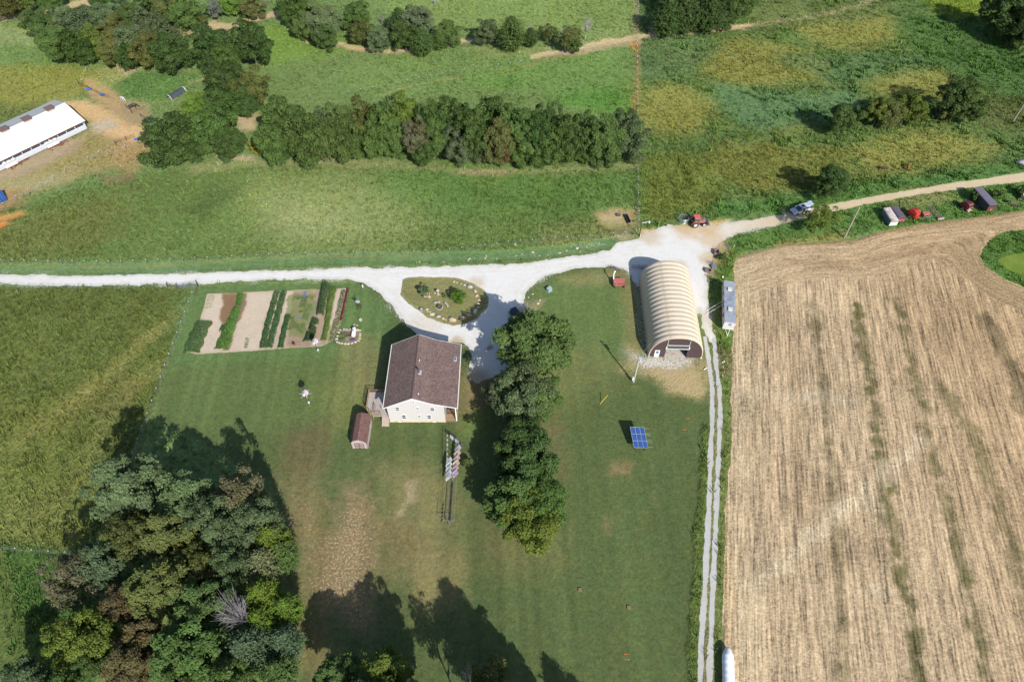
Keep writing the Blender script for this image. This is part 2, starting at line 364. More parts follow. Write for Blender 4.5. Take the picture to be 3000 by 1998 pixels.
    # verge along the road
    line([(-300, 617), (0, 618), (320, 617), (640, 602), (900, 594), (1150, 588), (1300, 575), (1440, 552)], 3.4, (98, 128, 80), .7, .3, .95, t=.15)
    line([(-300, 606), (0, 612), (150, 614), (320, 614), (480, 604), (700, 593), (1000, 588)], .35, (168, 150, 104), .35, .2, .6)
    poly([(1080, 590), (1240, 580), (1400, 568), (1420, 576), (1300, 592), (1150, 600)], None, 1, 1.5, .9, sp=.4)
    poly([(1290, 562), (1380, 556), (1410, 562), (1330, 574)], None, 1, 1, .9, sp=.6)
    poly([(1405, 540), (1440, 530), (1466, 545), (1430, 556)], (150, 140, 110), 1, 1, .7, sp=.3)
    poly([(1470, 530), (1530, 528), (1600, 512), (1680, 506), (1680, 520), (1560, 536), (1480, 548)], (222, 184, 132), 1.0, 1, .95, t=0)
    # --- chicken yard and barn dirt on the left
    poly([(-200, 400), (60, 372), (200, 300), (260, 300), (330, 330), (270, 380), (210, 395), (130, 430), (40, 450), (-100, 520)], (158, 148, 106), 3, 3, .85, t=.3, dr=.5)
    poly([(60, 405), (140, 345), (240, 300), (340, 320), (270, 380), (180, 400)], (146, 136, 84), 3, 3, .8, t=.5, dr=.25)
    poly([(-50, 385), (60, 350), (150, 320), (185, 322), (170, 350), (60, 400), (-50, 430)], (186, 166, 140), 2, 1.5, .85, t=.05, dr=.5)
    poly([(120, 232), (190, 232), (260, 262), (330, 290), (342, 318), (300, 335), (262, 318), (225, 300), (205, 282), (170, 262)], (232, 196, 146), 2.0, 2.0, .95, t=0)
    poly([(205, 285), (250, 275), (268, 290), (225, 305)], (206, 196, 176), 1.2, 1, .8)
    poly([(270, 320), (345, 325), (345, 375), (300, 400), (250, 350)], (196, 160, 116), 2.5, 2.5, .6, dr=.4)
    poly([(190, 180), (225, 190), (300, 240), (330, 270), (300, 285), (250, 250), (200, 215)], (206, 172, 128), 1.6, 1.6, .85, t=0, spot=0)
    poly([(276, 236), (330, 225), (348, 245), (340, 280), (300, 290), (276, 262)], (176, 158, 122), 1.5, 1.2, .85, t=0)
    poly([(225, 160), (300, 145), (325, 160), (290, 180), (250, 200), (215, 200)], (150, 152, 92), 2, 2, .7)
    poly([(270, 155), (310, 145), (322, 158), (285, 180)], (206, 188, 150), 1.2, 1.2, .8)
    poly([(300, 170), (460, 175), (430, 220), (330, 240), (280, 225)], (84, 122, 62), 2, 2, .7, t=.9)
    poly([(-30, 502), (20, 494), (50, 488), (60, 494), (20, 508), (-30, 520)], (218, 160, 96), 1.0, 1.0, .9, t=0)
    poly([(-30, 520), (15, 510), (25, 516), (-30, 540)], (222, 150, 84), .8, .8, .9, t=0)
    poly([(-60, 430), (60, 440), (50, 470), (-60, 500)], (178, 140, 100), 2.5, 2.5, .8, t=.1, dr=.4)
    poly([(230, 405), (300, 398), (312, 408), (290, 418), (240, 424)], (150, 130, 96), 1.5, 1.5, .7, dr=.4)
    poly([(530, 255), (590, 262), (590, 300), (548, 300)], (206, 186, 150), 1.6, 1.6, .9, t=0, dr=.5)
    poly([(500, 360), (580, 356), (590, 370), (510, 374)], (204, 188, 158), 1, 1, .8, dr=.4)
    # creek banks and cattle paths
    for q, w, o in (([(0, 45), (60, 35), (130, 20), (200, 10), (260, -5)], 3.5, .85), ([(130, 20), (180, 8), (220, 4)], 3.5, .8),
                 ([(480, 60), (530, 62), (600, 40), (700, 28)], 4, .9), ([(405, 66), (440, 70), (480, 62)], 8, .6),
                 ([(700, 95), (760, 100), (850, 118), (950, 115), (1040, 100), (1110, 88)], 2.4, .9),
                 ([(1230, 130), (1330, 115), (1390, 98), (1462, 90), (1490, 82), (1570, 76), (1720, 62)], 3.0, .95),
                 ([(1310, 122), (1400, 105), (1462, 98)], 4.0, .5)):
        line(q, w, (214, 190, 150), 1.0, 1.2, o, t=.1, dr=.3)
    poly([(1310, 108), (1400, 92), (1462, 84), (1462, 98), (1400, 108), (1330, 118)], None, 1, 1.5, .9, sp=.3)
    poly([(1490, 60), (1560, 66), (1560, 78), (1500, 84)], (216, 196, 158), 1, 1.5, .8, sp=.3)
    line([(870, 222), (930, 203), (1000, 187), (1080, 178), (1160, 165), (1230, 148), (1300, 130), (1340, 117)], .5, (176, 160, 112), .5, .3, .75)
    line([(1464, 100), (1464, 180), (1462, 230), (1455, 258)], 1.5, (190, 160, 112), .8, .7, .6)
    line([(1464, -40), (1462, 60), (1460, 100)], 1.5, (188, 172, 128), .8, .7, .7)
    poly([(1450, 100), (1464, 96), (1464, 112), (1452, 116)], (222, 168, 100), .8, .5, .9)
    line([(1100, 135), (1280, 110), (1462, 105)], .8, (150, 150, 100), .6, .4, .5)
    line([(540, 150), (500, 175), (440, 190), (400, 230)], .9, (196, 184, 150), .6, .5, .5)
    # --- left hay field
    poly([(-300, 662), (440, 662), (350, 950), (290, 1100), (200, 1275), (-300, 1275)], (98, 110, 56), .8, .4, t=.9, raw=True)
    for q, w, o, c in (([(430, 700), (330, 790), (200, 900), (60, 1000), (-60, 1100)], 3, .5, (142, 142, 84)), ([(400, 720), (250, 850), (120, 960)], 1.2, .5, (140, 140, 80)),
                 ([(360, 850), (250, 960), (180, 1100), (60, 1200)], 4, .35, (136, 134, 80)), ([(30, 950), (120, 960), (180, 1010), (190, 1060), (150, 1110)], .8, .6, (70, 86, 42)),
                 ([(20, 1010), (80, 985), (150, 1020), (160, 1080), (100, 1130)], .7, .5, (72, 88, 44)), ([(300, 880), (200, 940), (60, 990)], 6, .3, (138, 130, 78))):
        line(q, w, c, 1.2, 1.0, o)
    poly([(-100, 930), (140, 930), (200, 1060), (120, 1150), (-100, 1160)], (112, 122, 60), 5, 3, .5)
    poly([(-100, 1150), (230, 1130), (200, 1270), (-100, 1270)], (116, 124, 66), 4, 3, .6, dr=.15)
    poly([(-300, 1278), (210, 1278), (230, 1400), (160, 1900), (-300, 1900)], (76, 104, 50), 1, 1, t=1)
    # --- the farm lawn
    poly([(450, 656), (830, 647), (880, 655), (1100, 640), (1300, 612), (1420, 600), (1480, 640), (1640, 830), (1628, 1100), (1610, 1568), (1600, 1900), (560, 1900), (700, 1500), (640, 1250), (620, 1110), (450, 1010), (355, 955), (372, 870), (420, 740)], (83, 98, 58), .8, .3, t=.10, dr=.03, raw=True)
    poly([(450, 652), (800, 646), (850, 660), (900, 720), (880, 800), (800, 830), (600, 830), (400, 850), (400, 750)], (94, 120, 70), 3, 1, .85)
    poly([(400, 850), (850, 830), (870, 900), (790, 960), (600, 1000), (440, 1000), (360, 950)], (96, 115, 66), 4, 2, .7)
    poly([(820, 860), (880, 880), (850, 980), (760, 1000), (740, 900)], (118, 122, 72), 4, 2, .6)
    poly([(780, 790), (860, 780), (880, 820), (860, 900), (820, 900)], (132, 124, 84), 2.5, 2, .5, dr=.2)
    poly([(650, 1000), (750, 960), (760, 1060), (700, 1110), (640, 1090)], (104, 96, 66), 2.5, 2.5, .75)
    poly([(640, 1110), (720, 1095), (750, 1200), (810, 1140), (850, 1100), (880, 1300), (840, 1440), (720, 1420), (690, 1400), (680, 1250)], (150, 134, 98), 4, 4, .8, dr=.5, t=.2)
    poly([(780, 1110), (840, 1110), (850, 1260), (810, 1420), (750, 1400), (770, 1250)], (152, 132, 104), 3, 3, .7, dr=.6)
    poly([(880, 1080), (1040, 1100), (1040, 1300), (1010, 1400), (960, 1380), (900, 1300)], (136, 128, 86), 4, 4, .6, dr=.4)
    poly([(935, 1110), (955, 1105), (955, 1150), (930, 1165)], (186, 172, 136), 1.0, .8, .8, dr=.5)
    poly([(915, 1172), (928, 1172), (926, 1184), (914, 1184)], (212, 192, 156), .5, .4, .9)
    poly([(860, 1200), (960, 1200), (980, 1290), (880, 1290)], (136, 122, 86), 3, 3, .6, dr=.3)
    poly([(960, 1280), (1050, 1290), (1050, 1370), (980, 1360)], (134, 124, 82), 3, 3, .6, dr=.3)
    poly([(640, 1420), (760, 1410), (800, 1568), (660, 1568)], (140, 124, 86), 3, 3, .6, dr=.3)
    poly([(1100, 1200), (1280, 1180), (1320, 1300), (1120, 1300)], (112, 108, 70), 4, 4, .6, dr=.15)
    poly([(1230, 960), (1290, 980), (1300, 1100), (1260, 1050)], (140, 126, 92), 2.5, 2, .6, dr=.25)
    poly([(1050, 860), (1150, 860), (1110, 960), (1080, 1000), (1050, 960)], (150, 136, 98), 2.5, 2, .7, dr=.4)
    poly([(1060, 960), (1120, 940), (1110, 1000), (1060, 1010)], (96, 124, 58), 2, 1, .6)
    poly([(1220, 650), (1440, 640), (1460, 820), (1320, 830), (1200, 740)], (98, 120, 68), 3, 2, .7)
    poly([(1180, 820), (1300, 780), (1420, 840), (1420, 900), (1290, 940)], (118, 122, 76), 4, 3, .5)
    poly([(1290, 640), (1400, 618), (1460, 612), (1450, 640), (1330, 660)], (140, 132, 90), 2, 2, .6, dr=.3)
    poly([(1210, 690), (1250, 690), (1230, 730), (1200, 725)], (150, 140, 110), 1, 1, .6, sp=.2, dr=.3)
    poly([(1450, 800), (1480, 815), (1640, 830), (1620, 920), (1560, 905), (1500, 870), (1440, 850)], (158, 148, 104), 2.5, 3.5, .75, dr=.7, t=.3)
    poly([(1500, 850), (1610, 850), (1612, 915), (1550, 905)], (186, 168, 124), 2, 3, .55, dr=1.0)
    poly([(1430, 808), (1480, 818), (1590, 824), (1600, 838), (1540, 850), (1480, 842)], (176, 172, 156), 1.5, 1.5, .7, sp=1.0)
    poly([(1454, 640), (1475, 640), (1498, 824), (1478, 822), (1462, 760)], (110, 118, 84), .8, .8, .9, sp=.55)
    poly([(1430, 650), (1462, 650), (1478, 820), (1450, 800)], (138, 130, 86), 2, 1.5, .55, dr=.3)
    poly([(1340, 900), (1560, 930), (1600, 1050), (1560, 1400), (1320, 1400)], (84, 100, 58), 5, 3, .5)
    for q in ([(1455, 1060), (1400, 1080), (1410, 1150), (1400, 1260)], [(1330, 1080), (1318, 1180), (1310, 1260)], [(1395, 1160), (1392, 1230)], [(1500, 1070), (1505, 1160)]):
        line(q, .5, (176, 146, 110), .5, .8, .55, spot=1)
    poly([(1410, 1060), (1460, 1065), (1450, 1100), (1400, 1090)], (160, 136, 102), 1, 1.5, .5, dr=.4)
    I = np.where((Y < 120) & (X > -80) & (X < 45))[0]      # mower stripes
    st = vnoise(X[I] / 1.1 + Y[I] * .05 / 1.1, Y[I] / 40, 77) - .5
    C[I] *= (1 + st * .26 * (tall[I] < .3))[:, None]
    # --- strips by the farm track and the field
    line([(1628, 990), (1624, 1100), (1612, 1290), (1600, 1568), (1596, 1700)], 2.4, (92, 110, 52), .5, .5, .9, t=.9)
    line([(1636, 760), (1650, 830), (1668, 900), (1668, 1000), (1655, 1200), (1640, 1568), (1630, 1800)], 3.2, (104, 116, 62), .8, .7, .9, t=.6, dr=.12)
    line([(1645, 850), (1648, 1000), (1640, 1250), (1620, 1600)], 1.0, (128, 118, 84), .5, .5, .8, dr=.4)
    poly([(1640, 640), (1670, 560), (1720, 560), (1690, 600), (1690, 820), (1680, 900), (1660, 820), (1640, 740)], (100, 124, 56), 1.5, 1.5, .9, t=.9)
    poly([(1620, 560), (1670, 545), (1670, 575), (1650, 600), (1635, 640), (1620, 620)], (204, 176, 136), 1.5, 1.8, .85, dr=.4, t=.1)
    poly([(1650, 800), (1690, 820), (1690, 870), (1665, 860)], (130, 120, 84), 1.5, 1.5, .7, dr=.4, sp=.2)
    poly([(1660, 540), (1830, 478), (2000, 440), (2354, 424), (2354, 490), (2100, 520), (1950, 545), (1800, 560), (1700, 580)], (88, 122, 58), 1.2, 1, .9, t=.85)
    poly([(1780, 560), (1940, 530), (1960, 548), (1800, 568)], (140, 130, 76), 1.5, 1.5, .7, dr=.25)
    poly([(2020, 450), (2180, 430), (2200, 460), (2060, 480)], (136, 136, 86), 2, 2, .6, dr=.2)
    poly([(2250, 520), (2420, 515), (2420, 680), (2330, 665), (2256, 600)], (78, 112, 46), 1.5, 1, .9, t=.95)
    # gravel spilling over the edges of the drive
    dg = np.minimum(seg_dist(X, Y, gravel_w, True), 30)
    near = np.exp(-dg / 1.9) * (.35 + .65 * sst(-.4, .5, nB))
    spk[:] = np.maximum(spk, np.where(Y < 140, near * .75, near * .3))
    for r in ruts_w:
        dr_ = seg_dist(X, Y, r, False); spk[:] = np.maximum(spk, np.exp(-np.maximum(dr_ - .3, 0) / .45) * .55 * sst(-.7, .4, nB))
    # broad mottling that every turf has
    k = 1 + .10 * nA + .10 * nB * (.4 + tall)
    C *= k[:, None]
    y = sst(-.2, .8, fbm(X, Y, 7, 55)) * (.35 + .4 * tall)
    C[:] = C * (1 - .28 * y[:, None]) + (C * np.array([1.35, 1.12, .9])) * (.28 * y[:, None])
    return C, tall, spk, dry

def set_attr(me, name, kind, arr):
    a = me.attributes.new(name, kind, 'POINT')
    if kind == 'FLOAT': a.data.foreach_set('value', np.ascontiguousarray(arr, dtype=np.float32))
    elif kind == 'FLOAT_VECTOR': a.data.foreach_set('vector', np.ascontiguousarray(arr, dtype=np.float32).ravel())
    else:
        c = np.ones((len(arr), 4), np.float32); c[:, :3] = arr; a.data.foreach_set('color', c.ravel())
def fast_mesh(name, V, F):
    me = bpy.data.meshes.new(name); V = np.asarray(V, np.float32); F = np.asarray(F, np.int32)
    me.vertices.add(len(V)); me.vertices.foreach_set('co', V.ravel())
    k = F.shape[1]; me.loops.add(F.size); me.loops.foreach_set('vertex_index', F.ravel())
    me.polygons.add(len(F)); me.polygons.foreach_set('loop_start', np.arange(0, F.size, k, dtype=np.int32))
    me.polygons.foreach_set('loop_total', np.full(len(F), k, np.int32)); me.update(calc_edges=True); return me

def ground_material():
    n = NT('turf'); b = n.attr('gcol'); mk = n.sep(n.attr('gmask')); tall, spk, dry = mk[0], mk[1], mk[2]
    fine0 = n.noise(2.0, 4, .7); fine = n.rng(fine0, .36, .64); mid = n.noise(.9, 5, .7, off=40); big = n.noise(.35, 5, .6, off=90)
    stretch = n.noise(1.0, 4, .6, vec=n.vmul(n.rot(n.pos, .5), (3.2, .9, 1)))
    amp = n.math('ADD', n.math('MULTIPLY', tall, .62), .42)
    f = n.math('ADD', n.math('MULTIPLY', n.math('SUBTRACT', fine, .5), .75), n.math('MULTIPLY', n.math('SUBTRACT', mid, .5), 2.0))
    f = n.math('ADD', f, n.math('MULTIPLY', n.math('SUBTRACT', stretch, .5), n.math('MULTIPLY', tall, .9)))
    f = n.math('ADD', n.math('MULTIPLY', f, amp), 1.0)
    c = n.vscale(b, n.math('MAXIMUM', f, .35))
    c = n.mix(n.rng(big, .42, .66, 0, .55), c, n.vmul(c, (1.24, 1.06, .95)))
    c = n.mix(n.rng(n.noise(.7, 5, .7, off=200), .48, .70, 0, .5), c, n.vmul(c, (.70, .88, .76)))
    # straw, clods and small bare patches
    dn = n.noise(2.6, 6, .7, off=300)
    dm = n.rng(n.math('SUBTRACT', dn, n.math('SUBTRACT', .70, n.math('MULTIPLY', dry, .36))), 0, .05)
    c = n.mix(n.math('MULTIPLY', dm, .8), c, A(206, 184, 140))
    # scattered white limestone chips
    sn = n.noise(3.2, 7, .8, off=500)
    sm = n.rng(n.math('SUBTRACT', sn, n.math('SUBTRACT', .70, n.math('MULTIPLY', spk, .33))), 0, .03)
    sm = n.math('MULTIPLY', sm, n.rng(spk, .02, .08))
    c = n.mix(sm, c, A(236, 234, 228))
    # the odd fallen leaf or daisy
    vd = n.voro(1.1); vm = n.math('MULTIPLY', n.rng(vd, .10, .05), n.rng(n.noise(.2, 2, off=700), .5, .6, 0, .7))
    c = n.mix(vm, c, A(190, 186, 150))
    n.bump(n.math('ADD', n.math('MULTIPLY', fine0, n.math('ADD', .12, n.math('MULTIPLY', tall, .5))), n.math('MULTIPLY', n.math('ADD', mid, stretch), n.math('MULTIPLY', tall, .8))), .42)
    return n.col(c)
TURF = ground_material()
def axis_pts(a, b, step, far):
    p = list(np.arange(a, b + .01, step)); q = step; x = b; r = []
    while x < far: q *= 1.6; x += q; r.append(x)
    q = step; x = a; l = []
    while x > -far: q *= 1.6; x -= q; l.append(x)
    return np.array(l[::-1] + p + r)
gx = axis_pts(-190, 190, .55, 3500); gy = axis_pts(14, 252, .55, 3500)
XX, YY = np.meshgrid(gx, gy); X1, Y1 = XX.ravel(), YY.ravel()
inr = (np.abs(X1) < 200) & (Y1 > 5) & (Y1 < 262) & (np.abs(X1) < 50 + Y1 * .75)
Cc = np.tile(A(104, 122, 66), (len(X1), 1)); Tt = np.full(len(X1), .6); Ss = np.zeros(len(X1)); Dd = np.zeros(len(X1))
c_, t_, s_, d_ = paint_ground(X1[inr], Y1[inr]); Cc[inr] = c_; Tt[inr] = t_; Ss[inr] = s_; Dd[inr] = d_
nx, ny = len(gx), len(gy); idx = np.arange(nx * ny).reshape(ny, nx)
Fq = np.stack([idx[:-1, :-1], idx[:-1, 1:], idx[1:, 1:], idx[1:, :-1]], -1).reshape(-1, 4)
me = fast_mesh('ground', np.stack([X1, Y1, np.zeros(len(X1))], 1), Fq)
set_attr(me, 'gcol', 'FLOAT_COLOR', Cc); set_attr(me, 'gmask', 'FLOAT_COLOR', np.stack([Tt, Ss, Dd], 1)); me.materials.append(TURF)
meta(link('ground', me), kind='structure')

# ------------------------------------------------------------------ sheets lying on the ground
def sheet(name, f, bounds, res, z, material, jit=.25, attrs=None, seed=0, kind='structure', parent=None):
    x0, y0, x1, y1 = bounds; a = np.arange(x0, x1 + res, res); b = np.arange(y0, y1 + res, res)
    XX, YY = np.meshgrid(a, b); X, Y = XX.ravel(), YY.ravel()
    nz = fbm(X, Y, 2.2, 31 + seed, 3) * jit + fbm(X, Y, .7, 61 + seed, 2) * jit * .5
    D = f(X, Y) + nz; Dg = D.reshape(XX.shape); gy_, gx_ = np.gradient(Dg, res)
    idx = np.arange(len(X)).reshape(XX.shape)
    F = np.stack([idx[:-1, :-1], idx[:-1, 1:], idx[1:, 1:], idx[1:, :-1]], -1).reshape(-1, 4)
    keep = D[F].mean(1) < 0; F = F[keep]
    edge = np.abs(D) < res * 1.1; g = np.stack([gx_.ravel(), gy_.ravel()], 1); L = np.maximum((g ** 2).sum(1), .25)
    allin = np.zeros(len(X), int); np.add.at(allin, F.ravel(), 1); bd = (allin < 4) & (allin > 0)
    mv = bd & edge; X = X.copy(); Y = Y.copy()
    X[mv] -= (g[:, 0] * D / L)[mv] * .85; Y[mv] -= (g[:, 1] * D / L)[mv] * .85
    used, inv = np.unique(F.ravel(), return_inverse=True); F = inv.reshape(-1, 4); X, Y = X[used], Y[used]
    me = fast_mesh(name, np.stack([X, Y, np.full(len(X), z)], 1), F); me.materials.append(material)
    if attrs:
        for k, (ty, arr) in attrs(X, Y, D[used]).items(): set_attr(me, k, ty, arr)
    return meta(link(name, me, parent), kind=kind)
def gattr(X, Y, D):
    c, t, s, d = paint_ground(X, Y); return {'gcol': ('FLOAT_COLOR', c), 'gmask': ('FLOAT_COLOR', np.stack([t, s, d], 1))}

def gravel_material():
    n = NT('crushed_limestone'); b = n.attr('gcol')
    fine = n.noise(7, 3, .65); mid = n.noise(1.3, 5, .6, off=12); tr = n.noise(.25, 5, .6, off=70)
    f = n.math('ADD', n.math('MULTIPLY', n.math('SUBTRACT', fine, .5), .22), n.math('MULTIPLY', n.math('SUBTRACT', mid, .5), .25))
    c = n.vscale(b, n.math('ADD', f, 1.0))
    c = n.mix(n.rng(tr, .48, .7, 0, .6), c, n.vmul(c, (.90, .86, .80)))
    w = n.noise(2.0, 7, .75, off=33)
    c = n.mix(n.rng(w, .62, .70, 0, .35), c, A(190, 186, 168))
    n.b.inputs['Roughness'].default_value = .85
    n.bump(n.math('ADD', n.math('MULTIPLY', fine, .5), n.math('MULTIPLY', mid, .6)), .07)
    return n.col(c)
GRAVEL = gravel_material()
def gravel_cols(X, Y, D):
    c = np.tile(A(250, 249, 246), (len(X), 1))
    w = sst(34, 62, X)[:, None] * .0 + sst(38, 66, X)[:, None]; c = c * (1 - w) + A(232, 212, 178) * w
    far = sst(-60, -110, X)[:, None] * .3; c = c * (1 - far) + A(238, 236, 234) * far
    for (u, v, r, cc, o) in ((2010, 668, 5, (226, 196, 150), .9), (2080, 668, 4, (226, 196, 150), .8), (1900, 690, 4.5, (222, 202, 170), .7), (2080, 760, 3.5, (224, 196, 154), .8), (2090, 700, 5, (228, 200, 160), .7), (1392, 828, 3.2, (226, 208, 182), .7), (1250, 945, 5, (232, 220, 196), .5), (2085, 940, 4, (220, 200, 166), .5), (1400, 1110, 4, (196, 176, 142), .8), (1545, 925, 3.0, (208, 184, 150), .9), (1520, 920, 2.5, (206, 186, 156), .8), (1430, 1020, .8, (150, 120, 90), .7), (1995, 775, 2.5, (228, 206, 176), .5), (1340, 1003, 2.0, (214, 190, 154), .9)):
        x, y = G(u, v); d = np.hypot(X - x, Y - y) + fbm(X, Y, 2, 5) * 1.2; w = (1 - sst(r * .3, r, d))[:, None] * o; c = c * (1 - w) + A(*cc) * w
    # wheel tracks slightly darker and browner between them
    e = sst(-1.2, 0, D + .4 * fbm(X, Y, 1.2, 8))[:, None] * .45; c = c * (1 - e) + A(206, 200, 182) * e
    mid = (1 - sst(.0, .6, np.abs(D + 1.9 + .3 * fbm(X, Y, 6, 14))))[:, None] * .16 * (X < 30)[:, None]; c = c * (1 - mid) + A(214, 206, 186) * mid
    return {'gcol': ('FLOAT_COLOR', c)}
sheet('gravel_driveway', lambda X, Y: sdf(X, Y, gravel_w), (-190, 74, 68, 133), .4, .004, GRAVEL, .55, gravel_cols)
sheet('dirt_road', lambda X, Y: sdf(X, Y, dirt_w), (64, 118, 190, 190), .5, .008, GRAVEL, .30, lambda X, Y, D: {'gcol': ('FLOAT_COLOR', A(232, 212, 176) * (1 - .10 * sst(-.8, 0, D) - .05 * (np.abs(D + 1.6) < .5))[:, None])}, 3)
sheet('lawn_island', lambda X, Y: sdf(X, Y, island_w), (-24, 84, -2, 110), .3, .012, TURF, .22,
      lambda X, Y, D: {'gcol': ('FLOAT_COLOR', np.tile(A(146, 146, 98), (len(X), 1)) * (1 + .16 * fbm(X, Y, 5, 4) + .1 * sst(-1, 0, D))[:, None] * np.where(sst(-1.2, 0, D)[:, None] > .5, np.array([1.12, 1.05, 1.0]), 1)),
                       'gmask': ('FLOAT_COLOR', np.stack([np.full(len(X), .05), .5 * sst(-1.2, .1, D), .12 + .2 * sst(-1.0, 0, D)], 1))})
for k, r in enumerate(ruts_w):
    sheet('wheel_track', lambda X, Y, r=r: seg_dist(X, Y, r, False) - .42, (r[:, 0].min() - 2, r[:, 1].min() - 1, r[:, 0].max() + 2, r[:, 1].max() + 1), .22, .008, GRAVEL, .22,
          lambda X, Y, D: {'gcol': ('FLOAT_COLOR', np.tile(A(214, 214, 210), (len(X), 1)) * (1 - .12 * sst(-.2, .1, D))[:, None])}, 5 + k)

# stubble field
def stubble_material():
    n = NT('stubble'); b = n.attr('gcol'); rc = n.attr('rowc')
    sx = n.sep(rc)
    wob = n.noise(.6, 2, .5)
    def pattern(sc, al, wb, off):
        s_ = n.math('ADD', sc, n.math('MULTIPLY', wob, wb))
        rows = n.math('MULTIPLY', n.math('SINE', n.math('MULTIPLY', s_, 2 * pi / .62)), n.math('MULTIPLY', n.noise(.3, 4, .6, off=3), .10))
        a = n.noise(1.0, 4, .65, vec=n.comb(n.math('MULTIPLY', s_, .85), n.math('MULTIPLY', al, .035)), off=off)
        b_ = n.noise(1.0, 3, .6, vec=n.comb(n.math('MULTIPLY', s_, 2.6), n.math('MULTIPLY', al, .16)), off=off + 9)
        return n.math('ADD', rows, n.math('ADD', n.math('MULTIPLY', n.math('SUBTRACT', a, .5), 1.7), n.math('MULTIPLY', n.math('SUBTRACT', b_, .5), 2.3))), a
    hx = n.sep(n.attr('headc')); p1_, sw = pattern(sx[0], sx[1], .25, 5); p2_, sw_b = pattern(hx[0], hx[1], .9, 50)
    hm = n.rng(n.math('ADD', sx[2], n.math('MULTIPLY', n.math('SUBTRACT', n.noise(.5, 5, .7, off=17), .5), 1.2)), .35, .65)
    f = n.math('ADD', n.math('MULTIPLY', p1_, n.math('SUBTRACT', 1.0, hm)), n.math('MULTIPLY', n.math('MULTIPLY', p2_, .62), hm)); rows = f
    fine = n.noise(2.6, 4, .75); mid = n.noise(1.2, 5, .7, off=31); big = n.noise(.12, 4, .6, off=77)
    for q, k in ((n.math('SUBTRACT', fine, .5), 2.2), (n.math('SUBTRACT', mid, .5), 1.3), (n.math('SUBTRACT', big, .5), .5)):
        f = n.math('ADD', f, n.math('MULTIPLY', q, k))
    c = n.vscale(b, n.math('MAXIMUM', n.math('ADD', f, 1.0), .3))
    c = n.mix(n.rng(n.math('ADD', mid, n.math('MULTIPLY', sw, .5)), .62, .95, 0, .55), c, n.vmul(c, (1.12, 1.10, 1.06)))
    c = n.mix(n.rng(n.noise(.5, 5, .7, off=123), .52, .72, 0, .5), c, n.vmul(c, (.72, .74, .66)))
    n.bump(n.math('ADD', n.math('MULTIPLY', rows, .2), n.math('ADD', fine, mid)), .09)
    return n.col(c)
FT = spline(GP([(1950, 800), (2060, 775), (2158, 752), (2185, 745), (2299, 717), (2400, 711), (2489, 706), (2574, 679), (2710, 655), (2880, 635), (3000, 618), (3200, 592), (3420, 560)]), False, 3)
FD = spline(GP([(3420, 640), (3060, 668), (3000, 674), (2948, 679), (2897, 703), (2871, 750), (2887, 781), (2948, 822), (3000, 842), (3100, 870), (3420, 880)]), False, 3)
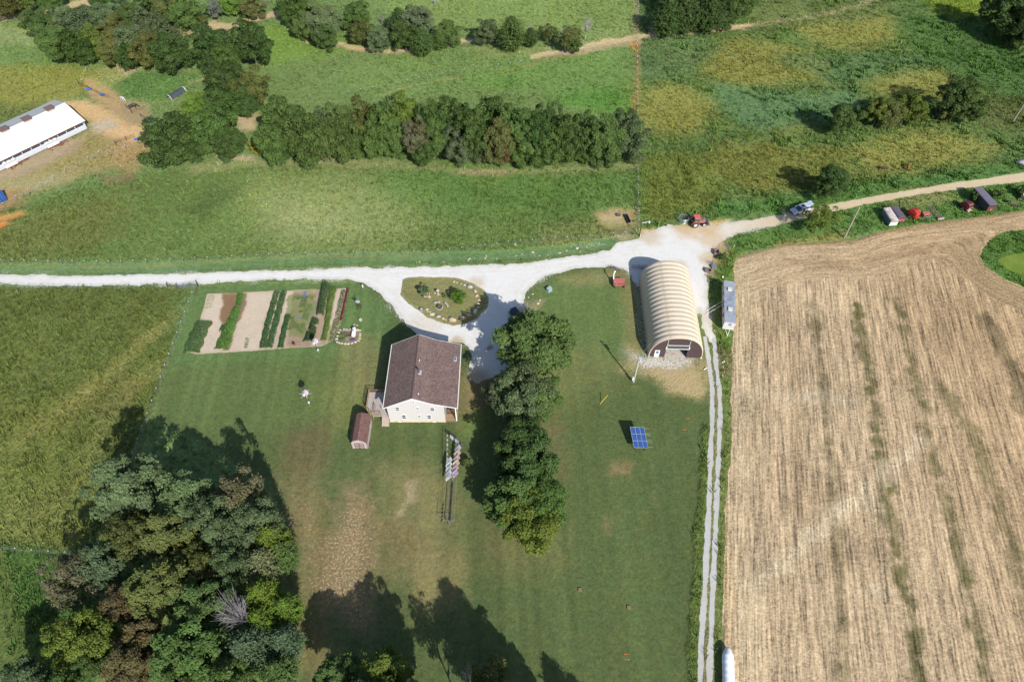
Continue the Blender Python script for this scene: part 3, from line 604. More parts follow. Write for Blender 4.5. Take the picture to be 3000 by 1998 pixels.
def stub_attrs(X, Y, D):
    d1 = seg_dist(X, Y, FT, False); d2 = seg_dist(X, Y, FD, False)
    a = radians(12); s = X * cos(a) - Y * sin(a); t = X * sin(a) + Y * cos(a)
    hd = 11.0
    q1, q2 = d1 - 11.0, d2 - 7.0; hh = np.clip(.5 + .5 * (q2 - q1) / 5, 0, 1); dm = q2 * (1 - hh) + q1 * hh - 5 * hh * (1 - hh)   # smooth minimum: headland rows follow the nearer edge
    msk = 1 - sst(-2.5, 2.5, dm + 1.5 * fbm(X, Y, 7, 97)); h1 = msk; h2 = msk * (1 - hh)
    c = np.tile(A(204, 180, 146), (len(X), 1))
    def mixc(w, col):
        nonlocal c; w = np.clip(w, 0, 1)[:, None]; c = c * (1 - w) + A(*col) * w
    nA = fbm(X, Y, 18, 91); nB = fbm(X, Y, 5, 92); nC = fbm(X, Y, 1.6, 93, 3)
    mixc(sst(-.3, .7, nA) * .5, (170, 146, 116)); mixc(sst(60, 95, X) * .45, (186, 154, 114))
    mixc(h1 * .4 * sst(-.6, .3, nB), (206, 178, 138)); mixc(h2 * .6, (166, 144, 108))
    mixc((1 - sst(1, 4, np.abs(s - (37.5 * cos(a) - 60 * sin(a)) - 4))) * .5, (214, 194, 158))
    mixc((1 - sst(.2, 1.6, d1)) * .7, (136, 116, 80))
    for pts, w, o, col in (([(2377, 880), (2392, 960), (2402, 1060), (2418, 1180), (2430, 1330), (2440, 1440), (2450, 1600), (2462, 1800), (2470, 2000), (2476, 2100)], 2.2, .75, (104, 98, 64)),
                      ([(2510, 900), (2528, 1000), (2548, 1130), (2570, 1250), (2588, 1370), (2600, 1480), (2622, 1600), (2650, 1700), (2680, 1850), (2700, 1990), (2710, 2100)], 2.8, .9, (92, 94, 50)),
                      ([(2620, 880), (2648, 950), (2670, 1080), (2700, 1180), (2716, 1280), (2740, 1380), (2780, 1500), (2820, 1650), (2855, 1800), (2890, 2000)], 2.6, .8, (100, 100, 58)),
                      ([(2760, 1130), (2800, 1200), (2860, 1290), (2890, 1380), (2930, 1480), (2980, 1640), (3020, 1800)], 4.0, .65, (106, 104, 62)),
                      ([(2890, 930), (2930, 1010), (2970, 1080), (3000, 1180), (3060, 1300)], 5, .75, (106, 96, 68)),
                      ([(2300, 760), (2420, 780), (2600, 750), (2780, 720), (2870, 700)], 3, .4, (138, 112, 78)),
                      ([(2320, 920), (2330, 1100), (2340, 1300), (2346, 1500)], 3, .3, (150, 124, 92)),
                      ([(2208, 1000), (2212, 1150), (2200, 1300), (2190, 1500), (2180, 1700)], 2.5, .3, (156, 130, 100)),
                      ([(2700, 1290), (2640, 1340), (2560, 1410), (2480, 1480), (2380, 1570), (2260, 1670), (2190, 1720)], 3.0, .85, (224, 204, 170)),
                      ([(2540, 1470), (2580, 1486)], 1.0, .7, (208, 188, 156)), ([(2560, 1728), (2605, 1738)], 1.6, .7, (206, 188, 158)),
                      ([(2150, 1065), (2200, 1060), (2208, 1110), (2150, 1120)], 2.5, .6, (214, 192, 158)), ([(2160, 1160), (2300, 1165), (2400, 1160), (2490, 1175)], 3.5, .45, (212, 196, 168)), ([(2190, 1060), (2230, 1080), (2235, 1160)], 2.0, .5, (216, 194, 158)),
                      ([(2133, 1500), (2128, 1800), (2132, 1960)], 3.0, .6, (224, 194, 150))):
        P = spline(GP(pts), False, 3); d = seg_dist(X, Y, P, False) - w * .30 + 1.7 * nC + .9 * nB
        mixc((1 - sst(-.8, 1.1, d)) * o * .98 * (.65 + .35 * sst(-.5, .3, fbm(X, Y, 3, 95))), col)
    return {'gcol': ('FLOAT_COLOR', c), 'rowc': ('FLOAT_VECTOR', np.stack([s, t, msk], 1)), 'headc': ('FLOAT_VECTOR', np.stack([dm + 200, X * .8 + Y * .2, np.zeros(len(X))], 1))}
STUB = stubble_material()
sheet('stubble_field', lambda X, Y: sdf(X, Y, field_w), (28, 6, 190, 165), .45, .004, STUB, .35, stub_attrs, 9)
# pond choked with duckweed
pm = NT('duckweed_water'); pm.b.inputs['Roughness'].default_value = .25; pm.b.inputs['Specular IOR Level'].default_value = .4
pm.col(pm.mix(pm.rng(pm.noise(.35, 5, .6), .45, .65), A(122, 146, 48), A(142, 158, 66)))
sheet('pond_water', lambda X, Y: sdf(X, Y, pond_w), (100, 90, 150, 130), .5, .01, pm.m, .25)
# ================================================================== BUILDINGS
def WP(u, v, Y): # a photo point on the wall plane y = Y -> (X, Z)
    x = (u - 1500) / FPX; y = -(v - 999) / FPX; t = Y / (_cp + y * _sp); return (x * t, CAM_H - t * (_sp - y * _cp))
def siding(name, col, per=.2, vertical=False):
    n = NT(name); s = n.sep(n.t.nodes.new('ShaderNodeTexCoord').outputs['Object'])
    w = n.math('FRACT', n.math('DIVIDE', s[0 if vertical else 2], per))
    g = n.noise(1.2, 5, .6); c = n.vscale(n.comb(*[float(q) for q in col]), n.math('ADD', n.math('MULTIPLY', n.math('SUBTRACT', g, .5), .10), n.rng(w, 0, .12, .86, 1.0)))
    n.b.inputs['Roughness'].default_value = .5; n.b.inputs['Specular IOR Level'].default_value = .3
    n.bump(w, .02); return n.col(c)
def shingle(name, ca, cb, slope_axis=0):
    n = NT(name); oc = n.t.nodes.new('ShaderNodeTexCoord').outputs['Object']; s = n.sep(oc)
    br = n.t.nodes.new('ShaderNodeTexBrick'); br.inputs['Scale'].default_value = 1; br.inputs['Brick Width'].default_value = .34; br.inputs['Row Height'].default_value = .16
    br.inputs['Mortar Size'].default_value = .012; br.inputs['Color1'].default_value = (*ca, 1); br.inputs['Color2'].default_value = (*cb, 1); br.inputs['Mortar'].default_value = (*(np.array(ca) * .5), 1)
    br.offset = .5; br.inputs['Bias'].default_value = -.1
    v = n.comb(s[1], s[0]) if slope_axis == 0 else n.comb(s[0], s[1]); n.t.links.new(v, br.inputs['Vector'])
    f = n.math('ADD', n.math('MULTIPLY', n.math('SUBTRACT', n.noise(3, 4, .7), .5), 1.7), n.math('MULTIPLY', n.math('SUBTRACT', n.noise(.6, 5, .6), .5), .5))
    c = n.vscale(br.outputs['Color'], n.math('ADD', f, 1)); n.bump(br.outputs['Fac'], -.015); return n.col(c)
def planks(name, col, per=.14, axis=0, seam=.1):
    n = NT(name); s = n.sep(n.t.nodes.new('ShaderNodeTexCoord').outputs['Object']); q = n.math('DIVIDE', s[axis], per)
    fr = n.math('FRACT', q); idn = n.t.nodes.new('ShaderNodeTexWhiteNoise'); idn.noise_dimensions = '1D'; n.t.links.new(n.math('FLOOR', q), idn.inputs['W'])
    c = n.vscale(n.comb(*[float(k) for k in col]), n.math('MULTIPLY', n.rng(fr, 0, seam, .45, 1), n.math('ADD', .82, n.math('ADD', n.math('MULTIPLY', idn.outputs['Value'], .22), n.math('MULTIPLY', n.noise(3, 5, .7), .28)))))
    n.bump(n.rng(fr, 0, seam), .02); return n.col(c)
WHITE = mat('white_paint', (.78, .78, .77), .45, var=.05, dirt=(.5, .47, .42), dirt_scale=3, dirt_amt=.15)
SIDING = siding('cream_lap_siding', A(238, 236, 236)); GLASS = mat('window_glass', (.035, .06, .10), .08, var=.2, spec=.8)
ROOF = shingle('brown_asphalt_shingle', A(132, 112, 112), A(164, 140, 128)); SHROOF = shingle('shed_shingle', A(140, 106, 102), A(154, 120, 112))
DECK = planks('weathered_deck_boards', A(196, 188, 182), .15, 0); PINE = mat('pine_lumber', A(196, 160, 130), .8, var=.2, scale=8); PORCHW = planks('brown_porch_boards', A(176, 150, 122), .15, 1)
DARKW = mat('dark_stained_wood', A(92, 72, 62), .8, var=.2); CONC = mat('concrete', A(216, 210, 200), .9, var=.12, scale=1.2, dirt=A(180, 172, 160), dirt_amt=.4)
STEEL = mat('galvanised_steel', (.42, .45, .48), .4, .6, var=.15); BLACK = mat('black_rubber', (.02, .02, .022), .8, var=.3); BLACKP = mat('black_paint', (.015, .016, .02), .35)
# ---- farmhouse
HX, HY, HL = -22.6, 68.1, 14.0          # front left wall corner, depth
house = thing('farmhouse', 'cream two storey farmhouse with brown shingled roof, side porch and rear deck', 'house', (HX, HY, 0))
RX, RZ = 4.9, 8.15; BX, BZ = 8.2, 6.5; EX, EZ = 12.75, 5.15; LX, LZ = -.55, 5.12   # ridge, break, porch eave, left eave (local x, z)
PW = 10.3                                # main body width
T = .22
def roofz(x):
    P = [(LX, LZ), (RX, RZ), (BX, BZ), (EX, EZ)]
    for (a, za), (b, zb) in zip(P, P[1:]):
        if x <= b: return za + (zb - za) * (x - a) / (b - a)
    return EZ
xs = [0, RX, BX, PW]; front = [(0, 0), (PW, 0)] + [(x, roofz(x) - T) for x in (PW, BX, RX, 0)]
m = MB(); n_ = len(front)
for y in (0, .2): pass
m.prism(front, 0, .2, 'y'); m.prism(front, HL - .2, HL, 'y')
m.b2((0, .2, 0), (.2, HL - .2, roofz(0) - T)); m.b2((PW - .2, .2, 0), (PW, HL - .2, roofz(PW) - T)); m.b2((.2, .2, .05), (PW - .2, HL - .2, .15))
m.build('wall', SIDING, house)
MB().b2((-.03, -.035, 0), (PW + .03, 0, .45)).b2((-.06, -.05, .42), (PW + .05, -.002, .47)).build('foundation', mat('block_foundation', A(238, 226, 190), .9, var=.15, scale=6, dirt=A(190, 170, 120), dirt_amt=.3), house)
def slab(x0, z0, x1, z1, y0=-.3, y1=HL + .3, t=.2): return [(x0, z0), (x1, z1), (x1, z1 - t), (x0, z0 - t)], y0, y1
for (a, b, c, d), lab in (((LX, LZ, RX, RZ), 'west slope of the brown shingled roof'), ((RX + .004, RZ, BX, BZ), 'upper east slope of the brown shingled roof'), ((BX + .004, BZ, EX, EZ), 'low pitched porch slope of the roof')):
    p, y0, y1 = slab(a, b, c, d); MB().prism(p, y0, y1).build('roof', ROOF, house, label=lab)
MB().prism([(RX - .14, RZ - .05), (RX, RZ + .03), (RX + .14, RZ - .05)], -.31, HL + .31).build('ridge_cap', mat('ridge_shingle', A(104, 84, 80), .9), house)
mm = MB()   # white fascia on the rakes and gutters along the eaves
for (a, za, b, zb) in ((LX, LZ, RX, RZ), (RX, RZ, BX, BZ), (BX, BZ, EX, EZ)):
    for y in (-.36, HL + .302):
        MB().prism([(a, za + .012), (b, zb + .012), (b, zb - .2), (a, za - .2)], y, y + .055).build('rake_board', WHITE, house)
MB().b2((LX - .13, -.34, LZ - .17), (LX - .005, HL + .34, LZ - .01)).build('gutter', WHITE, house)
MB().b2((EX + .005, -.34, EZ - .17), (EX + .13, HL + .34, EZ - .01)).build('gutter', WHITE, house)
Z2 = .2104
for (u, v, w, h) in ((715, 1033, 32, 30), (490, 1127, 56, 48), (773, 1122, 38, 30), (978, 1133, 58, 48), (581, 1238, 56, 54), (798, 1230, 38, 34), (934, 1240, 56, 52), (537, 1322, 50, 18), (803, 1318, 42, 14), (1013, 1330, 54, 34)):
    x, zt = WP(1060 + u * Z2, 960 + (v - h / 2) * Z2, HY); _, zb = WP(1060 + u * Z2, 960 + (v + h / 2) * Z2, HY); ww = w * Z2 * .0635 / 2
    x -= HX; zb = max(zb, .08); f = MB()
    f.b2((x - ww, -.05, zb), (x + ww, -.055, zb + .001)) if False else None
    for a, b in (((x - ww, zb), (x - ww + .055, zt)), ((x + ww - .055, zb), (x + ww, zt)), ((x - ww + .055, zt - .055), (x + ww - .055, zt)), ((x - ww + .055, zb), (x + ww - .055, zb + .055)), ((x - ww + .055, (zb + zt) / 2 - .04), (x + ww - .055, (zb + zt) / 2 + .04))):
        f.b2((a[0], -.07, a[1]), (b[0], .01, b[1]))
    fr = f.build('window', WHITE, house)
    MB().b2((x - ww + .07, -.03, zb + .07), (x + ww - .07, -.012, zt - .07)).build('pane', GLASS, fr)
# porch on the east side
MB().b2((PW + .01, .0, .0), (EX - .25, HL, .3)).build('porch_floor', PORCHW, house)
ps = [.15, 4.8, 9.3, HL - .15]
for y in ps: MB().b2((EX - .5, y - .09, .3), (EX - .3, y + .09, roofz(EX - .4) - T - .005)).build('porch_post', WHITE if y < 1 else PINE, house)
MB().b2((EX - .52, .05, EZ - .55), (EX - .28, HL - .05, EZ - .30)).build('porch_beam', WHITE, house)
r = MB()
for a, b in zip(ps, ps[1:]):
    r.b2((EX - .44, a + .09, 1.15), (EX - .36, b - .09, 1.25)); r.b2((EX - .44, a + .09, .42), (EX - .36, b - .09, .5))
    for k in np.arange(a + .25, b - .15, .22): r.b2((EX - .42, k - .03, .5), (EX - .38, k + .03, 1.15))
r.build('porch_railing', PINE, house)
for y in (1.6, 4.8):  # added dark frames imitating the lattice shadows across the porch floor
    r = MB(); r.b2((PW + .03, y, 1.2), (EX - .55, y + .08, 1.3)); r.b2((PW + .03, y, .35), (EX - .55, y + .08, .43))
    for k in np.arange(PW + .1, EX - .6, .16): r.bar((k, y + .04, .43), (k + .14, y + .04, 1.2), .03)
    r.build('shade_lattice', DARKW, house)
MB().b2((PW + .02, 2.6, .31), (EX - .55, 3.4, .36)).build('floor_slab', DARKW, house)  # thin dark slab lying flat across the porch floor
# chimney pipe, vents, skylight
def on_roof(u, v):
    for z in np.arange(9, 5, -.02):
        x, y = G(u, v, z)
        if z - .001 <= roofz(x - HX): return x - HX, y - HY, roofz(x - HX)
x, y, z = on_roof(1060 + 800 * Z2, 960 + 625 * Z2)
fl = MB().box((x, y, z - .02), (.8, .9, .25)).build('chimney_flashing', mat('bright_flashing', (.72, .75, .78), .35, .5), house)
pp = MB(); pp.tube((x - .02, y - .05, z), (x - .02, y - .05, z + 1.05), .13, n=12); pp.tube((x - .02, y - .05, z + 1.08), (x - .02, y - .05, z + 1.3), .22, .2, 12); pp.build('chimney_pipe', mat('stove_pipe', (.10, .10, .11), .5, .4), house, True)
for (u, v) in ((803, 463), (790, 930)):
    x, y, z = on_roof(1060 + u * Z2, 960 + v * Z2); MB().tube((x, y, z - .05), (x, y, z + .4), .07, n=10).build('vent_pipe', WHITE, house)
x, y, z = on_roof(1060 + 1301 * Z2, 960 + 437 * Z2)
sl = (EZ - BZ) / (EX - BX); M = Matrix.Rotation(-math.atan(sl), 3, 'Y')
f = MB().box((x, y, z + .05), (.5, .95, .1), M=M).build('solar_vent', WHITE, house)
MB().box((x, y, z + .112), (.40, .26, .02), M=M).box((x, y + .3, z + .112), (.40, .26, .02), M=M).box((x, y - .3, z + .112), (.40, .26, .02), M=M).build('glass_cell', mat('blue_glass', A(60, 110, 170), .15), f)
# deck on the west side
DZ = 1.15
dk = [(-4.5, 2.1), (-3.1, .55), (-.02, .55), (-.02, 5.9), (-4.5, 5.9)]
MB().prism(dk, DZ - .12, DZ, 'z').build('deck_floor', DECK, house)
r = MB()
for a in ((-4.45, 2.2), (-4.45, 4.0), (-4.45, 5.85), (-2.3, 5.85), (-.1, 5.85), (-3.1, .65), (-3.8, 1.4), (-1.55, .65), (-1.55, 1.9), (-2.9, 2.6)):
    MB().b2((a[0] - .05, a[1] - .05, 0), (a[0] + .05, a[1] + .05, DZ + .95)).build('deck_post', PINE, house)
def rail(a, b, z0=DZ):
    r = MB()
    a, b = Vector((*a, 0)), Vector((*b, 0)); n = max(2, int((b - a).length / .14))
    r.bar(a + Vector((0, 0, z0 + .92)), b + Vector((0, 0, z0 + .92)), .06, .05); r.bar(a + Vector((0, 0, z0 + .1)), b + Vector((0, 0, z0 + .1)), .035)
    for i in range(1, n): q = a + (b - a) * i / n; r.bar(q + Vector((0, 0, z0 + .1)), q + Vector((0, 0, z0 + .9)), .022)
    r.build('deck_railing', PINE, house)
rail((-4.45, 2.2), (-4.45, 5.85)); rail((-4.45, 5.85), (-.1, 5.85)); rail((-4.45, 2.2), (-3.1, .65)); rail((-2.9, 2.6), (-2.9, 1.0)); rail((-3.1, .65), (-1.55, .65))
s = MB()
for k in range(5): s.b2((-1.45, -.95 + k * .3, 0), (-.15, -.65 + k * .3 if k < 4 else .55, .22 + k * .22))
s.build('deck_steps', mat('grey_step_boards', A(208, 190, 176), .8, var=.15, scale=6), house)
# ---- garden shed with gambrel roof
shed = thing('garden_shed', 'small lilac-grey gambrel shed with brown roof and crossed double doors', 'shed', (-28.8, 62.5, 0))
SW, SL = 2.85, 5.5; prof = [(-.12, 1.95), (.45, 2.75), (SW / 2, 3.25), (SW - .45, 2.75), (SW + .12, 1.95)]
wallm = siding('lilac_shed_siding', A(214, 202, 206), .18, True)
m = MB(); pr = [(0, 0), (SW, 0), (SW, 1.98), (SW - .47, 2.66), (SW / 2, 3.15), (.47, 2.66), (0, 1.98)]
m.prism(pr, 0, .1).prism(pr, SL - .1, SL).b2((0, .1, 0), (.1, SL - .1, 1.98)).b2((SW - .1, .1, 0), (SW, SL - .1, 1.98)); m.build('wall', wallm, shed)
for (a, b), (c, d) in zip(prof, prof[1:]): MB().prism([(a, b), (c, d), (c, d - .08), (a, b - .08)], -.15, SL + .15).build('roof', SHROOF, shed)
tr = mat('brown_trim', A(120, 88, 80), .7)
d = MB().b2((.55, -.04, .08), (SW - .55, -.004, 1.95)).build('door', wallm, shed)
m = MB()
for x0, x1 in ((.58, 1.4), (1.45, 2.27)):
    m.b2((x0, -.09, .1), (x1, -.041, .2)).b2((x0, -.09, 1.82), (x1, -.041, 1.92)).b2((x0, -.09, .2), (x0 + .08, -.041, 1.82)).b2((x1 - .08, -.09, .2), (x1, -.041, 1.82)).b2((x0 + .08, -.085, .98), (x1 - .08, -.041, 1.06))
    m.bar((x0 + .08, -.065, .2), (x1 - .08, -.065, 1.0), .045, .045); m.bar((x0 + .08, -.066, 1.0), (x1 - .08, -.066, .2), .045, .045); m.bar((x0 + .08, -.065, 1.05), (x1 - .08, -.065, 1.82), .045, .045); m.bar((x0 + .08, -.066, 1.82), (x1 - .08, -.066, 1.05), .045, .045)
m.build('door_trim', tr, d)
for x in (.02, SW - .1): MB().b2((x, -.03, 0), (x + .08, -.001, 1.98)).build('corner_board', tr, shed)
MB().b2((SW + .001, 3.6, 1.2), (SW + .05, 4.3, 1.7)).build('window', WHITE, shed)
MB().b2((SW, .5, 0), (SW + .3, .9, .2)).build('step', tr, shed)
# ---- arched steel building
qh = thing('arched_steel_building', 'tan ribbed arched steel farm shop with open front doorway', 'farm building', (32.5, 83.2, 0), radians(-1.9))
QA, QH, NP, QL = 5.32, 6.05, 18, 21.3; PL = QL / NP
TAN = mat('tan_painted_steel', A(240, 224, 200), .42, var=.07, scale=.6, spec=.35, dirt=A(206, 186, 156), dirt_scale=.7, dirt_amt=.2); BRN = siding('dark_brown_steel', A(92, 76, 80), .3, True)
def arch(t, dr=0.0):
    e = 2 / 2.35; c, s = cos(t), sin(t)
    return ((QA + dr) * (abs(c) ** e) * (1 if c >= 0 else -1), (QH + dr) * (abs(s) ** e))
NA = 40; pan = MB(); R = []
for j in range(9):
    y = PL * j / 8; k = (1 - cos(2 * pi * j / 8)) * .055 + sin(pi * j / 8) * .03; R.append([(p[0], y, p[1]) for p in (arch(pi * i / NA, k) for i in range(NA + 1))])
pan.rings(R, False, False); pme = pan.mesh('roof_panel', TAN, True)
for k in range(NP): link('roof_panel', pme, qh, (0, k * PL + .02, 0))
inner = MB(); R = [[(p[0], y, p[1]) for p in (arch(pi * i / NA, -.06) for i in range(NA + 1))] for y in (.05, QL - .05)]; inner.rings(R, False, False).build('inner_lining', mat('dull_steel_inside', (.3, .29, .28), .6), qh)
ow0, ow1, oh = -2.1, 2.15, 2.75
m = MB(); pts = [arch(pi * i / NA, .0) for i in range(NA + 1)]
def endwall(m, y0, y1, hole):
    P = [p for p in pts]
    if not hole: m.prism([(p[0], p[1]) for p in P], y0, y1); return
    L = [p for p in P if p[0] < ow0]; Rr = [p for p in P if p[0] > ow1]; Mi = [p for p in P if ow0 <= p[0] <= ow1]
    import bisect
    def top(x):
        for a, b in zip(P, P[1:]):
            if b[0] <= x <= a[0]: return a[1] + (b[1] - a[1]) * (x - a[0]) / (b[0] - a[0])
    m.prism([(ow0, 0), (ow0, top(ow0))] + L, y0, y1); m.prism([(ow1, 0)] + Rr + [(ow1, top(ow1))], y0, y1); m.prism([(ow0, oh), (ow1, oh), (ow1, top(ow1))] + Mi + [(ow0, top(ow0))], y0, y1)
endwall(m, .10, .16, True); m.build('end_wall', BRN, qh)
m = MB(); endwall(m, QL - .16, QL - .1, False); m.build('end_wall', BRN, qh)
m = MB()
for a, b in zip(pts, pts[1:]):
    a2 = (a[0] * .975, a[1] * .975); b2_ = (b[0] * .975, b[1] * .975)
    m.prism([a, b, b2_, a2], .0, .09)
m.build('arch_trim', TAN, qh)
MB().b2((ow0 - .25, -.12, oh - .06), (ow1 + .25, .05, oh + .1)).build('door_track', mat('pale_green_rail', A(206, 226, 220), .5), qh)
MB().b2((ow0 - .1, -.1, oh + 1.0), (ow1 + .1, .05, oh + 1.14)).build('door_track', _mats['pale_green_rail'], qh)
for x in (ow0 - .02, ow1 + .02): MB().b2((x - .03, .0, oh + 1.14), (x + .03, .08, 5.3)).build('trim_strip', WHITE, qh)
for x in (ow0 - .1, ow1 + .1): MB().b2((x - .12, -.16, oh + .4), (x + .12, -.02, oh + .72)).build('wall_lamp', WHITE, qh)
d = MB().b2((-4.2, .03, .05), (-3.25, .09, 2.1)).build('door', WHITE, qh)
g = MB()
for i in range(3):
    for j in range(3): g.b2((-3.98 + i * .19, .0, 1.2 + j * .24), (-3.82 + i * .19, .029, 1.4 + j * .24))
g.build('pane', mat('blue_glass', A(60, 110, 170), .15), d)
MB().b2((-QA + .1, .18, .02), (QA - .1, QL - .2, .08)).b2((ow0, -.6, .02), (ow1, .18, .06)).build('floor', CONC, qh)
MB().b2((-3.9, 15, .08), (-2.2, 19, 1.2)).build('workbench', DARKW, qh); MB().b2((1.5, 17, .08), (4, 19.5, 1.5)).build('workbench', DARKW, qh)
for s in (-1, 1): MB().tube((s * 5.0, .0, .3), (s * 5.25, -.15, .02), .06).build('downspout', WHITE, qh)
# ---- office trailer
tl = thing('office_trailer', 'long white box trailer with grey roof and two roof vents beside the stubble', 'trailer', (44.2, 89.9, 0), radians(-10.5))
TW, TL = 2.2, 11.8; WT = mat('white_trailer_skin', A(232, 232, 236), .4, var=.05, dirt=A(190, 186, 182), dirt_amt=.25)
MB().b2((-TW / 2, 0, .75), (TW / 2, TL, 2.85)).build('body', WT, tl)
MB().b2((-TW / 2 - .02, -.03, 2.852), (TW / 2 + .02, TL + .02, 2.93)).build('roof', mat('grey_roof_coating', A(178, 186, 200), .5, var=.12, scale=.8, dirt=A(150, 158, 176), dirt_scale=.5, dirt_amt=.5), tl)
for y in (3.6, 9.3): 
    b = MB().b2((-.35, y - .4, 2.932), (.42, y + .4, 3.12)).build('roof_vent', WHITE, tl); MB().b2((-.4, y - .45, 3.122), (.47, y + .45, 3.17)).build('vent_lid', mat('cream_plastic', A(240, 232, 220), .5), b)
w = MB().b2((-.15, -.06, 2.0), (.35, -.004, 2.5)).build('window', BLACKP, tl)
MB().b2((-.02, -.1, 2.0), (.02, -.065, 2.5)).b2((-.14, -.1, 2.22), (.34, -.066, 2.26)).build('mullion', WHITE, w)
for y in (2.4, 4.9, 6.0, 8.6): MB().b2((-TW / 2 - .05, y, 1.6), (-TW / 2 - .002, y + .5, 2.4)).build('window', BLACKP, tl)
for y in (5.2, 6.2):
    for q in (-TW / 2 - .02, TW / 2 - .3): MB().tube((q, y, .42), (q + .32, y, .42), .4, n=16).build('wheel', BLACK, tl)
m = MB(); m.bar((-.45, .1, .62), (0, -1.5, .5), .06, .08); m.bar((.45, .1, .62), (.02, -1.5, .5), .06, .08); m.tube((0, -1.35, 0), (0, -1.35, .75), .05); m.build('hitch', WHITE, tl)
m = MB()
for y in (5.5, 6.5): m.tube((-TW / 2, y, 2.3), (-TW / 2 - 3.2, y - 1.6, .05), .035, n=6)
m.build('awning_pole', WHITE, tl)
MB().b2((-TW / 2 - .8, 4.2, 0), (-TW / 2 - .05, 5.0, .6)).build('entry_step', mat('rust_step', A(150, 110, 90), .8), tl)
# ---- poultry barn
pb = thing('poultry_barn', 'long low poultry barn with bright white metal roof and ridge cupolas', 'barn', (-114.9, 161.2, 0), atan2(-.778, -.628))
# local x runs down the barn (to the lower left), local y = towards the camera side (minus is away)
BL, BW1, BW2 = 62, 8.6, 6.6
WR = mat('white_metal_roof', (.84, .83, .79), .4, var=.02, spec=.3)
MB().prism([(0, 2.6), (-BW1, 4.7), (-BW1, 4.6), (0, 2.5)], -.3, BL, 'x').build('roof', WR, pb) 
MB().prism([(-BW1 - .004, 4.7), (-BW1 - BW2, 3.1), (-BW1 - BW2, 3.0), (-BW1 - .004, 4.6)], -.3, BL, 'x').build('roof', mat('grey_metal_roof', A(206, 208, 208), .5), pb)
BT = mat('barn_brown_trim', A(116, 92, 92), .6)
MB().b2((0, -BW1 - BW2 + .5, 0), (.15, -.5, 2.45)).b2((.15, -.65, 0), (BL, -.5, 1.6)).b2((.15, -BW1 - BW2 + .5, 0), (BL, -BW1 - BW2 + .65, 2.6)).build('wall', mat('white_barn_wall', A(220, 222, 226), .5), pb)
MB().prism([(-BW1, 2.45), (-.5, 2.45), (-.5, 2.5), (-BW1, 4.5), (-14.7, 2.95), (-14.7, 2.45)], .0, .14, 'x').build('gable', BT, pb)
MB().b2((-.35, -.03, 2.42), (BL, .06, 2.62)).build('fascia', BT, pb); MB().prism([(.0, 2.63), (-BW1, 4.73), (-BW1 - BW2, 3.13), (-BW1 - BW2, 2.9), (-BW1, 4.5), (0, 2.4)], -.42, -.31, 'x').build('fascia', BT, pb)
MB().b2((.3, -.45, 1.65), (BL, -.3, 2.38)).build('curtain_opening', mat('dark_opening', (.04, .04, .045), .8), pb)
cpm = MB().b2((0, -.28, 1.6), (.1, -.2, 2.4)).mesh('curtain_post', WHITE)
for k in range(26): link('curtain_post', cpm, pb, (.4 + k * 2.4, 0, 0))
MB().prism([(-.35, 1.35), (.35, .75), (.35, .65), (-.35, 1.25)], .2, BL, 'x').build('skirt_roof', mat('pale_grey_sheet', A(196, 198, 202), .5), pb)
MB().b2((.1, -.5, 1.3), (BL, -.28, 1.62)).build('sill_rail', mat('pale_blue_rail', A(214, 224, 240), .4), pb)
for k, x in enumerate((8.4, 19.5, 30.5)):
    e = MB().b2((x, .1, .7), (x + 3.0, .75, 1.0)).build('porch_hatch', WHITE, pb)
    for q in (0, 1.1, 2.2): MB().b2((x + q, -.25, 1.66), (x + q + .9, .28, 1.9)).build('hatch_lid', WHITE, e)
for x in (3.2, 9.5, 15.5, 21.6, 27.7, 33.8, 40):
    c = MB().b2((x, -BW1 - .8, 4.2), (x + 1.6, -BW1 + .9, 5.25)).build('cupola', mat('cupola_side', A(190, 182, 170), .7), pb)
    MB().prism([(-BW1 + 1.2, 5.2), (-BW1 + .1, 5.75), (-BW1 - 1.2, 5.2), (-BW1 - 1.2, 5.1), (-BW1 + .1, 5.62), (-BW1 + 1.2, 5.1)], x - .3, x + 1.9, 'x').build('cupola_roof', BT, c)
